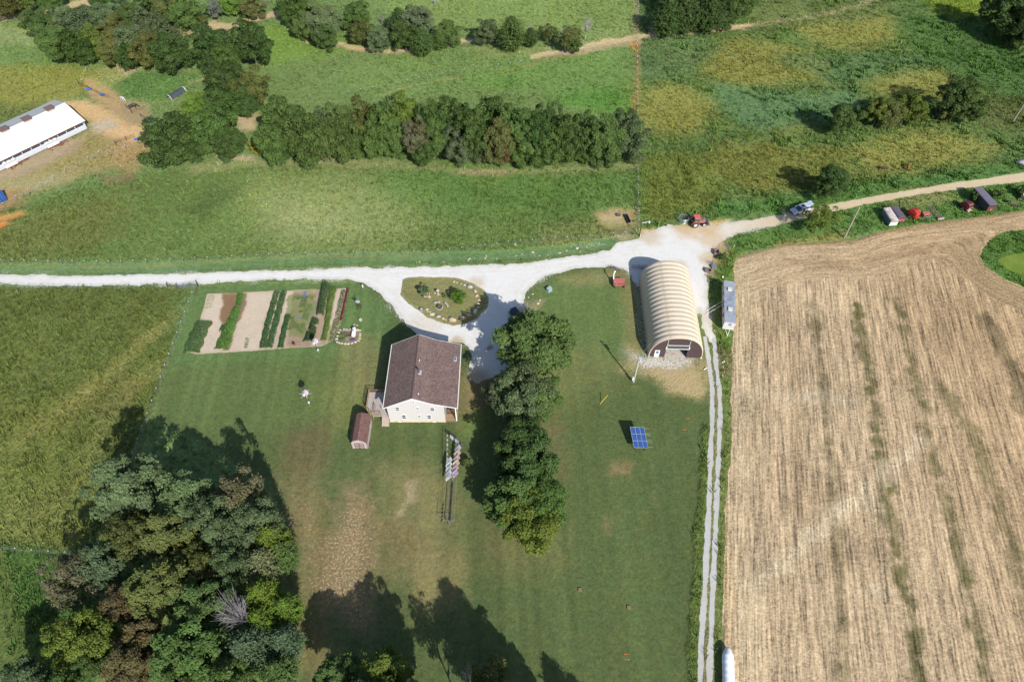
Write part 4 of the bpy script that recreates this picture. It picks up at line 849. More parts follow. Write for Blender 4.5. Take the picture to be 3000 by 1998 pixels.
# ================================================================== TREES
def cards(P, N, S, rnd, aspect=1.0, T=None):
    n = len(P); N = N / (np.linalg.norm(N, axis=1, keepdims=True) + 1e-9)
    if T is None: T = rnd.normal(size=(n, 3))
    T = T - N * (T * N).sum(1, keepdims=True); T /= np.linalg.norm(T, axis=1, keepdims=True) + 1e-9
    B = np.cross(N, T); S = np.asarray(S)[:, None]
    k = lambda: rnd.uniform(.6, 1.1, (n, 1))
    V = np.stack([P - T * S * k() * aspect, P - B * S * k() * .75, P + T * S * k() * aspect, P + B * S * k() * .75], 1).reshape(-1, 3)
    return V, np.arange(4 * n).reshape(n, 4)
def crown_mesh(name, kind, seed, matl):
    r = np.random.RandomState(seed); Ps, Ns, Ss, Tn, Tv = [], [], [], [], []
    if kind in ('broad', 'sparse', 'upright', 'brush'):
        nl = {'broad': 62, 'sparse': 40, 'upright': 58, 'brush': 26}[kind]; per = {'broad': 400, 'sparse': 170, 'upright': 300, 'brush': 150}[kind]; cs = {'broad': .043, 'sparse': .046, 'upright': .052, 'brush': .095}[kind]
        C = []; ph = r.uniform(0, 6.28, 3)
        for i in range(nl):
            z = 1 - 2 * (i + .5) / nl; z = max(-.9, min(1, z * .92 + .08 + r.normal(0, .08))); a = i * 2.39996 + r.uniform(-.6, .6); q = sqrt(max(0, 1 - z * z))
            d = np.array([q * cos(a), q * sin(a), z]); out = 1 + .16 * sin(2 * a + ph[0]) + .10 * sin(3 * a + ph[1] + 2 * z)
            rad = (r.uniform(.62, .90) if r.rand() < .78 else r.uniform(.3, .6)) * out * (.86 if kind == 'upright' and z < .2 else 1)
            C.append((d * rad, r.uniform(.12, .27)))
        for c, lr in C:
            m_ = int(per * (lr / .22) ** 2); d = r.normal(size=(m_, 3)); out = c / (np.linalg.norm(c) + 1e-6)
            d += out * .45 + np.array([0, 0, .75]); d /= np.linalg.norm(d, axis=1, keepdims=True)
            wv = 1 + .25 * np.sin(d[:, :1] * 7 + lr * 40) * np.cos(d[:, 1:2] * 8 + lr * 90 + d[:, 2:] * 5)
            p = c + d * np.array([1.15, 1.15, .8]) * lr * wv * r.uniform(.55, 1.12, (m_, 1)) ** .6; Ps.append(p)
            Ns.append(d * .55 + r.normal(size=(m_, 3)) * .38 + np.array([.12, -.25, .5])); Ss.append(cs * r.uniform(.5, 1.25, m_)); lt = r.uniform(-.10, .12); Tn.append(np.full(m_, lt) + r.normal(0, .10, m_))
        m_ = {'broad': 900, 'sparse': 150, 'upright': 900, 'brush': 250}[kind]; d = r.normal(size=(m_, 3)); d /= np.linalg.norm(d, axis=1, keepdims=True)   # inner foliage that blocks light, crown shade painted in as a darker tint
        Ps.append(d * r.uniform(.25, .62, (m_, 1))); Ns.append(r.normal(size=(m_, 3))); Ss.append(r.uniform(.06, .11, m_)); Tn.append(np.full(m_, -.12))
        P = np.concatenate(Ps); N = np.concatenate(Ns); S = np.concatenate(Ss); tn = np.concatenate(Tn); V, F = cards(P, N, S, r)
    elif kind == 'cedar':
        for i in range(520):
            z0 = r.uniform(-1, 1) ** 1; z0 = -1 + 2 * (1 - sqrt(r.uniform(0, 1))) * 1.0 if r.rand() < .5 else r.uniform(-1, .9)
            L = (1 - max(0, (z0 + .35) / 1.35) ** 1.2) * r.uniform(.72, 1.05) * (1 if z0 > -.8 else .8) + .06; a = r.uniform(0, 2 * pi)
            d = np.array([cos(a), sin(a), r.uniform(.15, .6)]); t = np.linspace(.35, 1, 13)[:, None]
            p = np.array([0, 0, z0]) + d * L * t + r.normal(0, .035, (13, 3)); Ps.append(p); Ns.append(np.tile([0, 0, 1.0], (13, 1)) + r.normal(0, .6, (13, 3)) + d * .3); Ss.append(.075 * r.uniform(.6, 1.15, 13) * (1.15 - .6 * t[:, 0])); Tn.append(r.normal(0, .05) + r.normal(0, .08, 13)); Tv.append(np.tile(d, (13, 1)) + r.normal(0, .35, (13, 3)))
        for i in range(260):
            z0 = r.uniform(-.9, .7); a = r.uniform(0, 6.3); q = r.uniform(0, .4) * (1 - max(0, z0)); Ps.append(np.array([[q * cos(a), q * sin(a), z0]])); Ns.append(np.array([[cos(a), sin(a), .4]])); Ss.append(np.array([.16])); Tn.append(np.array([-.1])); Tv.append(r.normal(size=(1, 3)))  # inner sprays, the shade inside the crown put into their tint
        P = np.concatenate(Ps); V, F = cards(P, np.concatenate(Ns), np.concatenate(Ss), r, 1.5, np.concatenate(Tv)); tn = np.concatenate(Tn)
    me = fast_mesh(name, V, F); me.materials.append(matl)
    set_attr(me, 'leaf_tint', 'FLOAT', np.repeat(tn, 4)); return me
def leaf_material(name, rough=.5, trans=.25, spec=.35):
    n = NT(name); oi = n.t.nodes.new('ShaderNodeObjectInfo'); t = n.attr('leaf_tint', True)
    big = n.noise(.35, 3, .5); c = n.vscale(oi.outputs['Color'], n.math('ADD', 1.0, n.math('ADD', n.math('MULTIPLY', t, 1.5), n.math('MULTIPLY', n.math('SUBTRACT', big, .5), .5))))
    c = n.mix(n.rng(n.noise(.22, 3, .5, off=60), .5, .8, 0, .5), c, n.vmul(c, (1.35, 1.10, .75)))
    n.b.inputs['Roughness'].default_value = rough; n.b.inputs['Specular IOR Level'].default_value = spec; n.col(c)
    tr = n.t.nodes.new('ShaderNodeBsdfTranslucent'); n.t.links.new(n.vmul(c, (1.1, 1.2, .5)), tr.inputs['Color'])
    ms = n.t.nodes.new('ShaderNodeMixShader'); ms.inputs[0].default_value = trans; out = n.t.nodes['Material Output']
    n.t.links.new(n.b.outputs[0], ms.inputs[1]); n.t.links.new(tr.outputs[0], ms.inputs[2]); n.t.links.new(ms.outputs[0], out.inputs['Surface']); return n.m
LEAF = leaf_material('broad_leaf', .6, .16, .15); NEEDLE = leaf_material('cedar_foliage', .7, .15, .2)
BARK = mat('bark', (.13, .105, .085), .9, var=.3, scale=6); PALEB = mat('bleached_branch', (.34, .32, .32), .85, var=.2, scale=5); GREYB = mat('grey_twigs', (.20, .18, .19), .9, var=.2)
CR = {k: [crown_mesh(f'{k}_crown', k, 11 * i + len(k), NEEDLE if k == 'cedar' else LEAF) for i in range(c)] for k, c in (('broad', 6), ('sparse', 3), ('upright', 2), ('cedar', 3), ('brush', 3))}
def trunk_mesh(seed, m_):
    r = random.Random(seed); m = MB(); m.tube((0, 0, 0), (.02, .01, .55), .055, .042, 8); m.tube((.02, .01, .55), (0, 0, 1.5), .042, .012, 7)
    for i in range(9):
        a = i * 2.4 + r.uniform(-.3, .3); z = .5 + i * .08; L = r.uniform(.45, .7); e = (L * cos(a), L * sin(a), z + r.uniform(.25, .5)); mid = (e[0] * .5, e[1] * .5, z + (e[2] - z) * .35)
        m.tube((0, 0, z), mid, .026, .018, 5); m.tube(mid, e, .018, .006, 5)
    return m.mesh('trunk', m_)
TRK = [trunk_mesh(i, BARK) for i in range(3)]
def bare_mesh(seed, m_, depth=5, spread=.55, thick=.035):
    r = random.Random(seed); m = MB()
    def go(p, d, L, w, k):
        q = p + d * L; m.tube(p, q, w, w * .65, 5 if k < 2 else 3, False)
        if k >= depth: return
        for i in range(r.choice((2, 3, 3)) if k else 6):
            ax = Vector((r.gauss(0, 1), r.gauss(0, 1), r.gauss(0, 1))).normalized(); nd = (d + ax * spread + Vector((0, 0, .12))).normalized()
            go(p + d * L * r.uniform(.55, 1), nd, L * r.uniform(.62, .85), w * .55, k + 1)
    go(Vector((0, 0, 0)), Vector((0, 0, 1)), .42, thick, 0)
    return m.mesh('branches', m_)
def fan_mesh(seed, m_):
    r = random.Random(seed); m = MB(); m.tube((0, 0, 0), (0, 0, .75), .035, .025, 6)
    for i in range(46):
        a = i * 2.4 + r.uniform(-.3, .3); e = r.uniform(.25, 1.0); d = Vector((cos(a) * e, sin(a) * e, r.uniform(.55, 1.0))).normalized(); b = Vector((0, 0, r.uniform(.55, .8))); L = r.uniform(.55, .95); m.tube(b, b + d * L, .012, .003, 4, False)
        for k in range(9): q = b + d * L * r.uniform(.3, .95); d2 = (d + Vector((r.gauss(0, .45), r.gauss(0, .45), r.gauss(.1, .3)))).normalized(); m.tube(q, q + d2 * L * r.uniform(.2, .45), .005, .002, 3, False)
    return m.mesh('branches', m_)
BARE = [bare_mesh(3, PALEB), bare_mesh(5, GREYB, 5, .7), bare_mesh(8, PALEB, 4, .45), fan_mesh(4, mat('silver_dead_wood', (.26, .24, .26), .8, var=.25))]
_tc = [0]
def tree(u, v, r, col, label, kind='broad', vf=1.0, clear=1.5, group=None, name=None, cat='tree', f=O, trunk=True, bare=None, Rm=None, xy=None):
    i = _tc[0]; _tc[0] += 1; rr = random.Random(i * 7 + 1); hc = 6.0; rs = r * (OV if f is O else 1) * 1.10; vs = v * (OV if f is O else 1)
    for _ in range(4):
        R = rs * (CAM_H - hc) / (_sp + (vs - 999) / FPX * _cp) / FPX; hc = R * vf + clear
    if Rm: R = Rm; hc = R * vf + clear
    x, y = xy or f(u, v, hc); t = thing(name or {'cedar': 'cedar_tree', 'brush': 'shrub'}.get(kind, 'leafy_tree'), label, cat, (x, y, 0), rr.uniform(0, 6.28), group)
    c = link('crown', CR[kind][i % len(CR[kind])], t, (0, 0, hc)); c.scale = (R * rr.uniform(.95, 1.05), R * rr.uniform(.95, 1.05), R * vf); l_ = sum(col) / 3; c.color = (*[(l_ + (q - l_) * 1.08) * 1.12 * rr.uniform(.95, 1.05) for q in col], 1)
    if trunk and kind != 'brush':
        k = link('trunk', TRK[i % 3], t); k.scale = (max(R, 1) * .9, max(R, 1) * .9, hc * .98)
    if bare is not None:
        k = link('dead_limbs', BARE[bare], t); k.scale = (R * .9, R * .9, hc * 1.5)
    return t
def bare_tree(u, v, h, w, k, label, f=O, group=None): # u, v = foot of the trunk
    x, y = f(u, v); t = thing('bare_tree', label, 'tree', (x, y, 0), u, group); c = link('branches', BARE[k], t); c.scale = (w, w, h / 1.55); return t
# leaf colours (albedo)
LK = 1.0
DG = (.050, .085, .026); MG = (.066, .108, .032); GG = (.086, .120, .058); OLV = (.088, .102, .034); YG = (.098, .132, .030); BR = (.096, .082, .040); BG = (.070, .108, .056); RB = (.098, .078, .036); PC = (.110, .130, .070); BC = (.100, .150, .026); BRG = (.084, .090, .050); BRI = (.088, .150, .030)
W = 'dense wood at the lower left'
near_wood = [
 (292, 1122, 72, GG, 'grey-green oak at the top left corner of the lower left wood', 'broad', 1.15), (345, 1100, 34, GG, 'narrow pale tree poking up beside the top left oak of the lower left wood', 'upright', 1.1),
 (432, 1148, 66, GG, 'wide grey-green oak in the middle of the top edge of the lower left wood', 'broad', 1.1), (556, 1140, 64, BRG, 'brownish thin-leaved tree at the top right of the lower left wood', 'sparse', 1.2),
 (500, 1205, 66, GG, 'silvery green oak just inside the top edge of the lower left wood', 'broad', 1.1), (600, 1205, 58, GG, 'grey-green oak on the upper right flank of the lower left wood', 'broad', 1.1),
 (395, 1235, 62, OLV, 'olive-yellow tree in the upper middle of the lower left wood', 'broad', 1.15), (290, 1235, 52, OLV, 'olive tree on the upper left of the lower left wood', 'broad', 1.1), (332, 1190, 26, OLV, 'slim olive treetop standing between oaks in the lower left wood', 'upright', 1.2),
 (628, 1245, 46, BC, 'bright green cedar on the right edge of the lower left wood', 'cedar', 1.25), (650, 1275, 40, MG, 'darker cedar directly below the bright one on the wood edge', 'cedar', 1.25),
 (235, 1300, 54, BG, 'blue-green round crown on the left side of the lower left wood', 'broad', 1.1), (165, 1335, 66, BRG, 'thin brownish-grey tree at the left edge of the lower left wood', 'sparse', 1.05),
 (455, 1300, 50, OLV, 'small olive crown right of centre in the lower left wood', 'broad', 1.1), (535, 1295, 52, GG, 'pale green crown left of the pale cedar in the lower left wood', 'broad', 1.1), (608, 1298, 48, PC, 'pale grey-green cedar on the right side of the lower left wood', 'cedar', 1.2),
 (375, 1352, 74, OLV, 'large olive-green crown in the very centre of the lower left wood', 'broad', 1.0), (285, 1388, 48, BR, 'rusty brown crown left of centre in the lower left wood', 'broad', 1.05),
 (470, 1392, 64, MG, 'mid green crown left of the dead grey tree in the lower left wood', 'broad', 1.05), (605, 1372, 46, BC, 'yellow-green cedar right of the dead grey tree', 'cedar', 1.25), (600, 1430, 44, BC, 'yellow-green cedar below right of the dead grey tree', 'cedar', 1.2), (660, 1400, 38, BC, 'bright cedar at the rightmost bulge of the lower left wood', 'cedar', 1.2),
 (190, 1470, 70, YG, 'yellow-tinged broad tree at the lower left of the wood', 'broad', 1.0), (322, 1462, 42, BR, 'small brown crown in the lower half of the wood', 'broad', 1.1), (295, 1530, 60, BR, 'brown-leaved tree near the bottom edge of the lower left wood', 'broad', 1.0),
 (440, 1500, 80, MG, 'broad green crown in the bottom middle of the lower left wood', 'broad', 1.0), (575, 1490, 60, BG, 'blue-green cedar in the bottom right of the lower left wood', 'cedar', 1.1), (655, 1475, 44, BG, 'blue-green cedar on the lower right edge of the wood', 'cedar', 1.15),
 (215, 1525, 40, MG, 'small fresh green tree near the bottom left of the wood', 'broad', 1.1), (60, 1560, 52, GG, 'pale tree at the bottom left corner of the picture', 'broad', 1.0), (530, 1560, 60, MG, 'green crown cut by the bottom edge of the picture below the wood', 'broad', 1.0), (640, 1545, 46, MG, 'dark green tree at the bottom right corner of the wood', 'cedar', 1.1),
 (130, 1600, 50, MG, 'green crown cut by the bottom edge left of the brown trees', 'broad', 1.0), (400, 1600, 60, MG, 'green crown cut by the bottom edge below the brown trees', 'broad', 1.0)]
for q in near_wood: tree(q[0], q[1], q[2] * .86, *q[3:5], kind=q[5], vf=q[6] * 1.25, clear=3.0 if q[1] < 1260 else 2.4, group=W)
bare_tree(696, 1800, 16.5, 3.3, 3, 'dead leafless grey tree standing inside the lower left wood', f=lambda u, v: G(u, v, 10.5))
Wd = 'trees standing along the bottom edge of the picture'
for q in ((775, 1552, 46, MG, 'dark green tree at the bottom edge just right of the wood', 'broad', 1.1, 4), (892, 1543, 48, YG, 'sunlit yellow-green tree at the bottom edge left of the grey twiggy one', 'broad', 1.15, 4), (845, 1560, 40, MG, 'dark crown between the two bottom edge trees', 'broad', 1.1, 4),
          (1125, 1560, 42, OLV, 'half bare olive tree at the bottom edge right of centre', 'sparse', 1.2, 4)):
    tree(*q[:5], kind=q[5], vf=q[6], clear=q[7], group=Wd)
for (u, v, h, R, vf, k, c, l) in ((984, 1742, 15, 4.6, 1.1, 'sparse', BRG, 'thin-leaved tree just below the bottom edge casting the brownish shadow'), (1089, 1700, 17, 2.7, 2.0, 'upright', MG, 'tall narrow tree below the bottom edge'), (1110, 1850, 11, 3.0, 1.3, 'broad', MG, 'low tree below the bottom edge beside the narrow one'), (1208, 1742, 15, 2.4, 1.6, 'sparse', MG, 'slim thin tree below the bottom edge'),
          (1300, 1727, 17, 4.0, 1.4, 'broad', MG, 'tallest tree below the bottom edge casting the central shadow'), (1372, 1800, 15, 3.6, 1.3, 'broad', MG, 'tree below the bottom edge with a ragged shadow'), (1455, 1895, 13, 3.4, 1.3, 'broad', MG, 'rightmost leafy tree below the bottom edge'), (1590, 1915, 15, 3.0, 1.9, 'cedar', MG, 'cedar below the bottom edge right of centre'), (1665, 1975, 14, 2.6, 1.9, 'cedar', MG, 'second cedar below the bottom edge right of centre')):
    g_ = G(u, v); tree(0, 0, 10, c, l, kind=k, vf=vf, clear=h - 2 * R * vf, Rm=R, xy=(g_[0] + .658 * h, g_[1] - 1.237 * h), group=Wd)
bare_tree(1082, 1568, 9, 3.2, 0, 'grey twiggy half dead tree at the bottom edge of the picture')
Wm = 'tall trees between the house and the arched building'
for q in ((1232, 792, 70, MG, 'big round green tree beside the gravel turnaround', .95), (1185, 770, 34, MG, 'left lobe tree overhanging the black buggy', .9), (1200, 905, 58, GG, 'grey-green tree right of the house with play equipment beneath', 1.0), (1150, 900, 34, BRG, 'thin-leaved tree closest to the house', 1.0), (1245, 918, 42, MG, 'dark green tree behind the one with play equipment', 1.0),
          (1195, 1025, 52, DG, 'dark green tree in the middle of the row right of the house', 1.0), (1218, 1075, 56, DG, 'darkest tree just above the yellow-tinged one', 1.0), (1195, 1150, 56, MG, 'mid green tree below the dark ones in the row', 1.0), (1238, 1160, 54, MG, 'green tree on the right side at the lower end of the row', 1.0), (1218, 1200, 60, YG, 'yellow-tinged tree at the lower end of the row right of the house', .95)):
    tree(q[0], q[1], q[2] * 1.1, *q[3:5], vf=q[5], clear=1.2, group=Wm, bare=2 if q[0] == 1200 else None, kind='sparse' if q[0] == 1150 else 'broad')
# hedgerow behind the meadow
Wh = 'long hedgerow of trees behind the meadow'
hedge = [(628, 300, 40, MG, 'broad'), (662, 268, 44, MG, 'broad'), (640, 335, 38, DG, 'broad'), (700, 300, 42, MG, 'broad'), (745, 262, 26, GG, 'sparse'), (750, 300, 34, MG, 'broad'), (735, 345, 24, BRG, 'sparse'), (790, 268, 34, MG, 'broad'), (800, 320, 42, MG, 'broad'), (835, 265, 36, OLV, 'broad'), (850, 325, 36, MG, 'broad'), (880, 280, 40, MG, 'broad'), (905, 235, 26, GG, 'sparse'), (930, 250, 36, YG, 'broad'), (920, 318, 38, MG, 'broad'), (958, 300, 32, BRG, 'broad'), (975, 350, 28, MG, 'broad'),
         (1000, 262, 38, MG, 'broad'), (1010, 320, 38, MG, 'broad'), (1050, 262, 38, MG, 'broad'), (1050, 340, 36, GG, 'broad'), (1085, 295, 36, MG, 'broad'), (1110, 335, 32, BRG, 'broad'), (1130, 262, 40, MG, 'broad'), (1150, 305, 34, OLV, 'broad'), (1165, 345, 28, RB, 'broad'), (1185, 275, 42, MG, 'broad'), (1205, 335, 40, MG, 'broad'), (1235, 290, 38, DG, 'broad'), (1262, 260, 32, MG, 'broad'), (1262, 335, 40, MG, 'broad'), (1300, 300, 34, MG, 'broad'), (1318, 345, 26, BRG, 'broad'), (1345, 300, 38, MG, 'upright'), (1350, 345, 26, BRI, 'broad'), (1390, 305, 38, MG, 'broad'), (1410, 345, 30, DG, 'broad'), (1432, 280, 34, GG, 'broad'), (1448, 325, 40, GG, 'broad')]
ORD = ['first', 'second', 'third', 'fourth', 'fifth', 'sixth', 'seventh', 'eighth', 'ninth', 'tenth', 'eleventh', 'twelfth', 'thirteenth', 'fourteenth', 'fifteenth', 'sixteenth', 'seventeenth', 'eighteenth', 'nineteenth', 'twentieth', 'twenty-first', 'twenty-second', 'twenty-third', 'twenty-fourth', 'twenty-fifth']
CN = {DG: 'dark green', MG: 'green', GG: 'grey-green', OLV: 'olive', YG: 'yellow-green', BR: 'brown', BG: 'blue-green', RB: 'rust brown', PC: 'pale', BC: 'bright green', BRG: 'brownish grey', BRI: 'bright green'}
back = sorted([q for q in hedge if q[1] < 310], key=lambda q: q[0]); fr = sorted([q for q in hedge if q[1] >= 310], key=lambda q: q[0])
for row, nm in ((back, 'back row'), (fr, 'front row')):
    for i, q in enumerate(row): tree(q[0], q[1] + (22 if nm == 'back row' else 0), q[2] * (.98 if nm == 'back row' else .92), q[3], f'{ORD[i]} tree from the left in the {nm} of the hedgerow, {CN[q[3]]}', kind=q[4], vf=1.55 if nm == 'back row' else 1.25, clear=.6 if nm == 'back row' else .0, group=Wh)
bare_tree(742, 372, 5, 3.0, 1, 'dead grey thicket at the foot of the hedgerow, left part')
tree(600, 333, 20, (.21, .20, .03), 'small bright yellow-leaved tree at the left end of the hedgerow', kind='broad', vf=1.1, clear=.2)
# left cluster and the woods behind
Wl = 'clump of trees between the barn and the hedgerow'
for q in ((390, 322, 56, DG, 'large dark green tree with the lowest crown, near the barn yard', .95), (440, 345, 30, DG, 'dark tree hugging the right side of the large one near the barn', .9), (485, 300, 48, MG, 'mid green tree in the middle of the clump beside the barn yard', .95), (525, 330, 38, DG, 'dark low tree above the rocky bank', .8), (455, 250, 32, BRI, 'bright green small tree left in the clump', 1.0), (500, 245, 36, MG, 'mid green tree right of the bright green one', 1.0),
          (520, 195, 46, DG, 'dark crown in the upper half of the clump with pale limbs', 1.0), (575, 205, 40, OLV, 'olive-dark tree on the right edge of the clump', 1.0), (565, 235, 30, DG, 'small dark tree over the bare bank', 1.0), (488, 110, 46, DG, 'dark green tree at the top of the clump', 1.0), (520, 140, 34, MG, 'green tree just below the top of the clump', 1.0), (575, 100, 44, DG, 'dark tree with a white forked trunk at the top right of the clump', 1.05)):
    tree(*q[:5], vf=q[5], clear=.9, group=Wl, bare=2 if 'pale limbs' in q[4] or 'white forked' in q[4] else None)
bare_tree(562, 262, 5, 2.2, 1, 'small dead tree on the bare bank left of the hedgerow'); bare_tree(545, 345, 5, 1.5, 0, 'bleached dead stem beside the yellow tree')
Wt = 'wood in the top left corner'
tw = [(95, 62, 36, DG), (128, 100, 38, MG), (150, 55, 34, GG), (172, 110, 34, DG), (195, 60, 38, GG), (215, 95, 30, (.09, .13, .03)), (245, 50, 36, GG), (262, 80, 34, OLV), (258, 120, 30, OLV), (300, 100, 38, GG), (310, 50, 34, MG), (345, 60, 34, GG), (340, 115, 36, OLV), (385, 80, 34, GG), (390, 125, 40, DG), (300, 130, 26, DG), (290, 30, 30, GG)]
for i, q in enumerate(sorted(tw)): tree(*q[:4], f'{ORD[i]} crown from the left in the top left wood, {CN.get(q[3], "fresh green")}', vf=1.0, clear=1.0, group=Wt, kind='sparse' if q[3] == GG and i % 2 else 'broad')
bare_tree(222, 108, 8, 2.0, 0, 'leaning bleached dead trunk in the top left wood'); bare_tree(205, 78, 8, 1.8, 1, 'reddish bare branches in the top left wood')
Wf = 'trees along the far creek'
far = [(15, 8, 34, OLV, 'broad'), (60, 2, 28, MG, 'broad'), (115, -8, 30, MG, 'broad'), (230, -4, 28, MG, 'broad'), (385, 20, 34, OLV, 'broad'), (350, -6, 34, MG, 'broad'), (430, 30, 36, MG, 'broad'), (455, 55, 20, OLV, 'brush'), (495, 20, 22, (.12, .13, .11), 'sparse'), (535, 8, 28, BRI, 'broad'), (580, 18, 26, OLV, 'broad'), (672, 20, 34, MG, 'broad'), (712, 25, 26, YG, 'broad'), (745, 52, 42, GG, 'broad'), (705, 60, 30, MG, 'broad'), (745, 85, 28, DG, 'broad'), (820, 38, 30, MG, 'broad'), (832, 78, 26, OLV, 'broad'), (872, 90, 26, GG, 'broad'), (918, 50, 26, DG, 'cedar'), (930, 85, 32, MG, 'broad'), (960, 50, 36, GG, 'broad'), (970, 95, 26, MG, 'cedar'), (1010, 92, 18, MG, 'cedar'), (1030, 78, 28, MG, 'broad'), (1120, 75, 28, GG, 'broad'), (1176, 76, 32, MG, 'cedar'), (1220, 85, 18, DG, 'cedar'),
       (1260, 75, 20, OLV, 'sparse'), (1308, 88, 28, OLV, 'sparse'), (1315, 100, 20, MG, 'broad'), (1535, 42, 34, DG, 'cedar'), (1575, 30, 38, DG, 'cedar'), (1600, 55, 16, MG, 'broad'), (1630, 30, 36, DG, 'cedar'), (1690, 12, 38, MG, 'broad'), (1665, 45, 24, DG, 'broad'), (1560, -5, 36, DG, 'broad'), (1640, -10, 36, DG, 'broad')]
for i, q in enumerate(sorted(far)):
    side = 'left of the long fence' if q[0] < 1460 else 'right of the long fence'; n_ = i if q[0] < 1460 else i - sum(1 for k in far if k[0] < 1460)
    o_ = ORD[n_] if n_ < 25 else ['twenty-sixth', 'twenty-seventh', 'twenty-eighth', 'twenty-ninth', 'thirtieth', 'thirty-first', 'thirty-second'][n_ - 25]
    tree(*q[:4], f'{o_} tree from the left along the far creek {side}, {CN.get(q[3], "silver grey")}', kind=q[4], vf=1.1 if q[4] == 'cedar' else .9, clear=.5, group=Wf)
for (u, v, h, w, k, l) in ((1345, 92, 9, 4.6, 0, 'large pale leafless tree on the far creek beside the fence line'), (1218, 95, 7, 2.8, 0, 'small pale bare tree right of the far cedar'), (1293, 95, 7, 2.0, 0, 'bare white-limbed tree left of the large leafless one'), (880, 60, 6, 2.4, 1, 'thin bare tree among the far creek trees'), (615, 20, 6, 2.5, 1, 'grey bare tree near the top edge beside the creek'), (1000, 12, 3, 4, 0, 'pile of bleached dead branches at the top edge')): bare_tree(u, v, h, w, k, l)
# right-hand field trees
for q in ((1940, 273, 34, MG, 'leftmost round tree in the goldenrod field', 'broad', .95), (2022, 255, 28, YG, 'yellow-green tree in the middle of the goldenrod field', 'broad', 1.0), (2050, 262, 30, OLV, 'olive tree touching the right pair in the goldenrod field', 'broad', .9), (2088, 250, 36, YG, 'tallest yellow-green tree in the goldenrod field', 'broad', .9), (2200, 222, 42, MG, 'dark green tree right of the others in the goldenrod field', 'broad', 1.0), (2228, 250, 32, MG, 'lower green tree behind the dark one at the right', 'broad', .9), (2165, 262, 20, OLV, 'bushy olive growth beside the bare snag', 'brush', .8),
          (1912, 418, 36, DG, 'dark round tree on the verge above the parked car', 'broad', 1.0), (1888, 500, 36, YG, 'light airy tree overhanging the road behind the parked car', 'sparse', .9), (2325, 25, 50, DG, 'big tree in the top right corner with a long shadow', 'broad', .95), (2372, 60, 44, DG, 'tree cut by the right edge in the top right corner', 'broad', 1.0), (2175, 15, 30, (.10, .12, .04), 'pale shrub patch at the top right', 'brush', .5)):
    if 'pale shrub' in q[4]: continue
    tree(*q[:5], kind=q[5], vf=q[6], clear=1.2 if q[5] != 'brush' else 0)
bare_tree(2152, 280, 6, 2.4, 1, 'grey bare snag beside the dark tree in the goldenrod field')
for q in ((2243, 452, 15, MG, 'green bush hiding the long grey trailer', 'brush', .8), (2296, 447, 14, MG, 'green bush right of the long grey trailer', 'brush', .7), (2352, 440, 14, DG, 'dark bush at the right edge near the road', 'brush', .8), (1053, 681, 16, BRI, 'small round green tree on the lawn island', 'broad', .9), (1023, 680, 5, GG, 'tiny shrub beside the island tree', 'brush', 1.0), (975, 668, 12, GG, 'grey feathery bush among the island stones', 'brush', 1.0),
          (1660, 590, 9, MG, 'weedy bush beside the machinery corner', 'brush', .8)):
    tree(*q[:5], kind=q[5], vf=q[6], clear=0, name='shrub' if q[5] == 'brush' else 'leafy_tree', cat='bush' if q[5] == 'brush' else 'tree')

# ================================================================== GRASS AND WEEDS (instances on points, uncountable)
def tuft_mesh(name, n, h, w, spread, seed, mt, lean=.5):
    r = random.Random(seed); m = MB()
    for i in range(n):
        a = r.uniform(0, 6.28); d = sqrt(r.random()) * spread; x, y = d * cos(a), d * sin(a); b = r.uniform(0, 6.28); l = r.uniform(.2, lean) * h; hh = h * r.uniform(.6, 1.1); e = b + 1.57; ww = w * r.uniform(.6, 1.2)
        m.add([(x - cos(e) * ww, y - sin(e) * ww, 0), (x + cos(e) * ww, y + sin(e) * ww, 0), (x + l * cos(b) + cos(e) * ww * .5, y + l * sin(b) + sin(e) * ww * .5, hh * .8), (x + l * cos(b) * 1.2 - cos(e) * ww * .3, y + l * sin(b) * 1.2 - sin(e) * ww * .3, hh)], [(0, 1, 2, 3)])
    return m.mesh(name, mt)
tn_ = NT('meadow_grass'); tc_ = tn_.attr('ptint', typ='INSTANCER'); tn_.col(tn_.vscale(tc_, tn_.rng(tn_.noise(3, 2, .5), .3, .7, .85, 1.15)))
TG = tn_.m
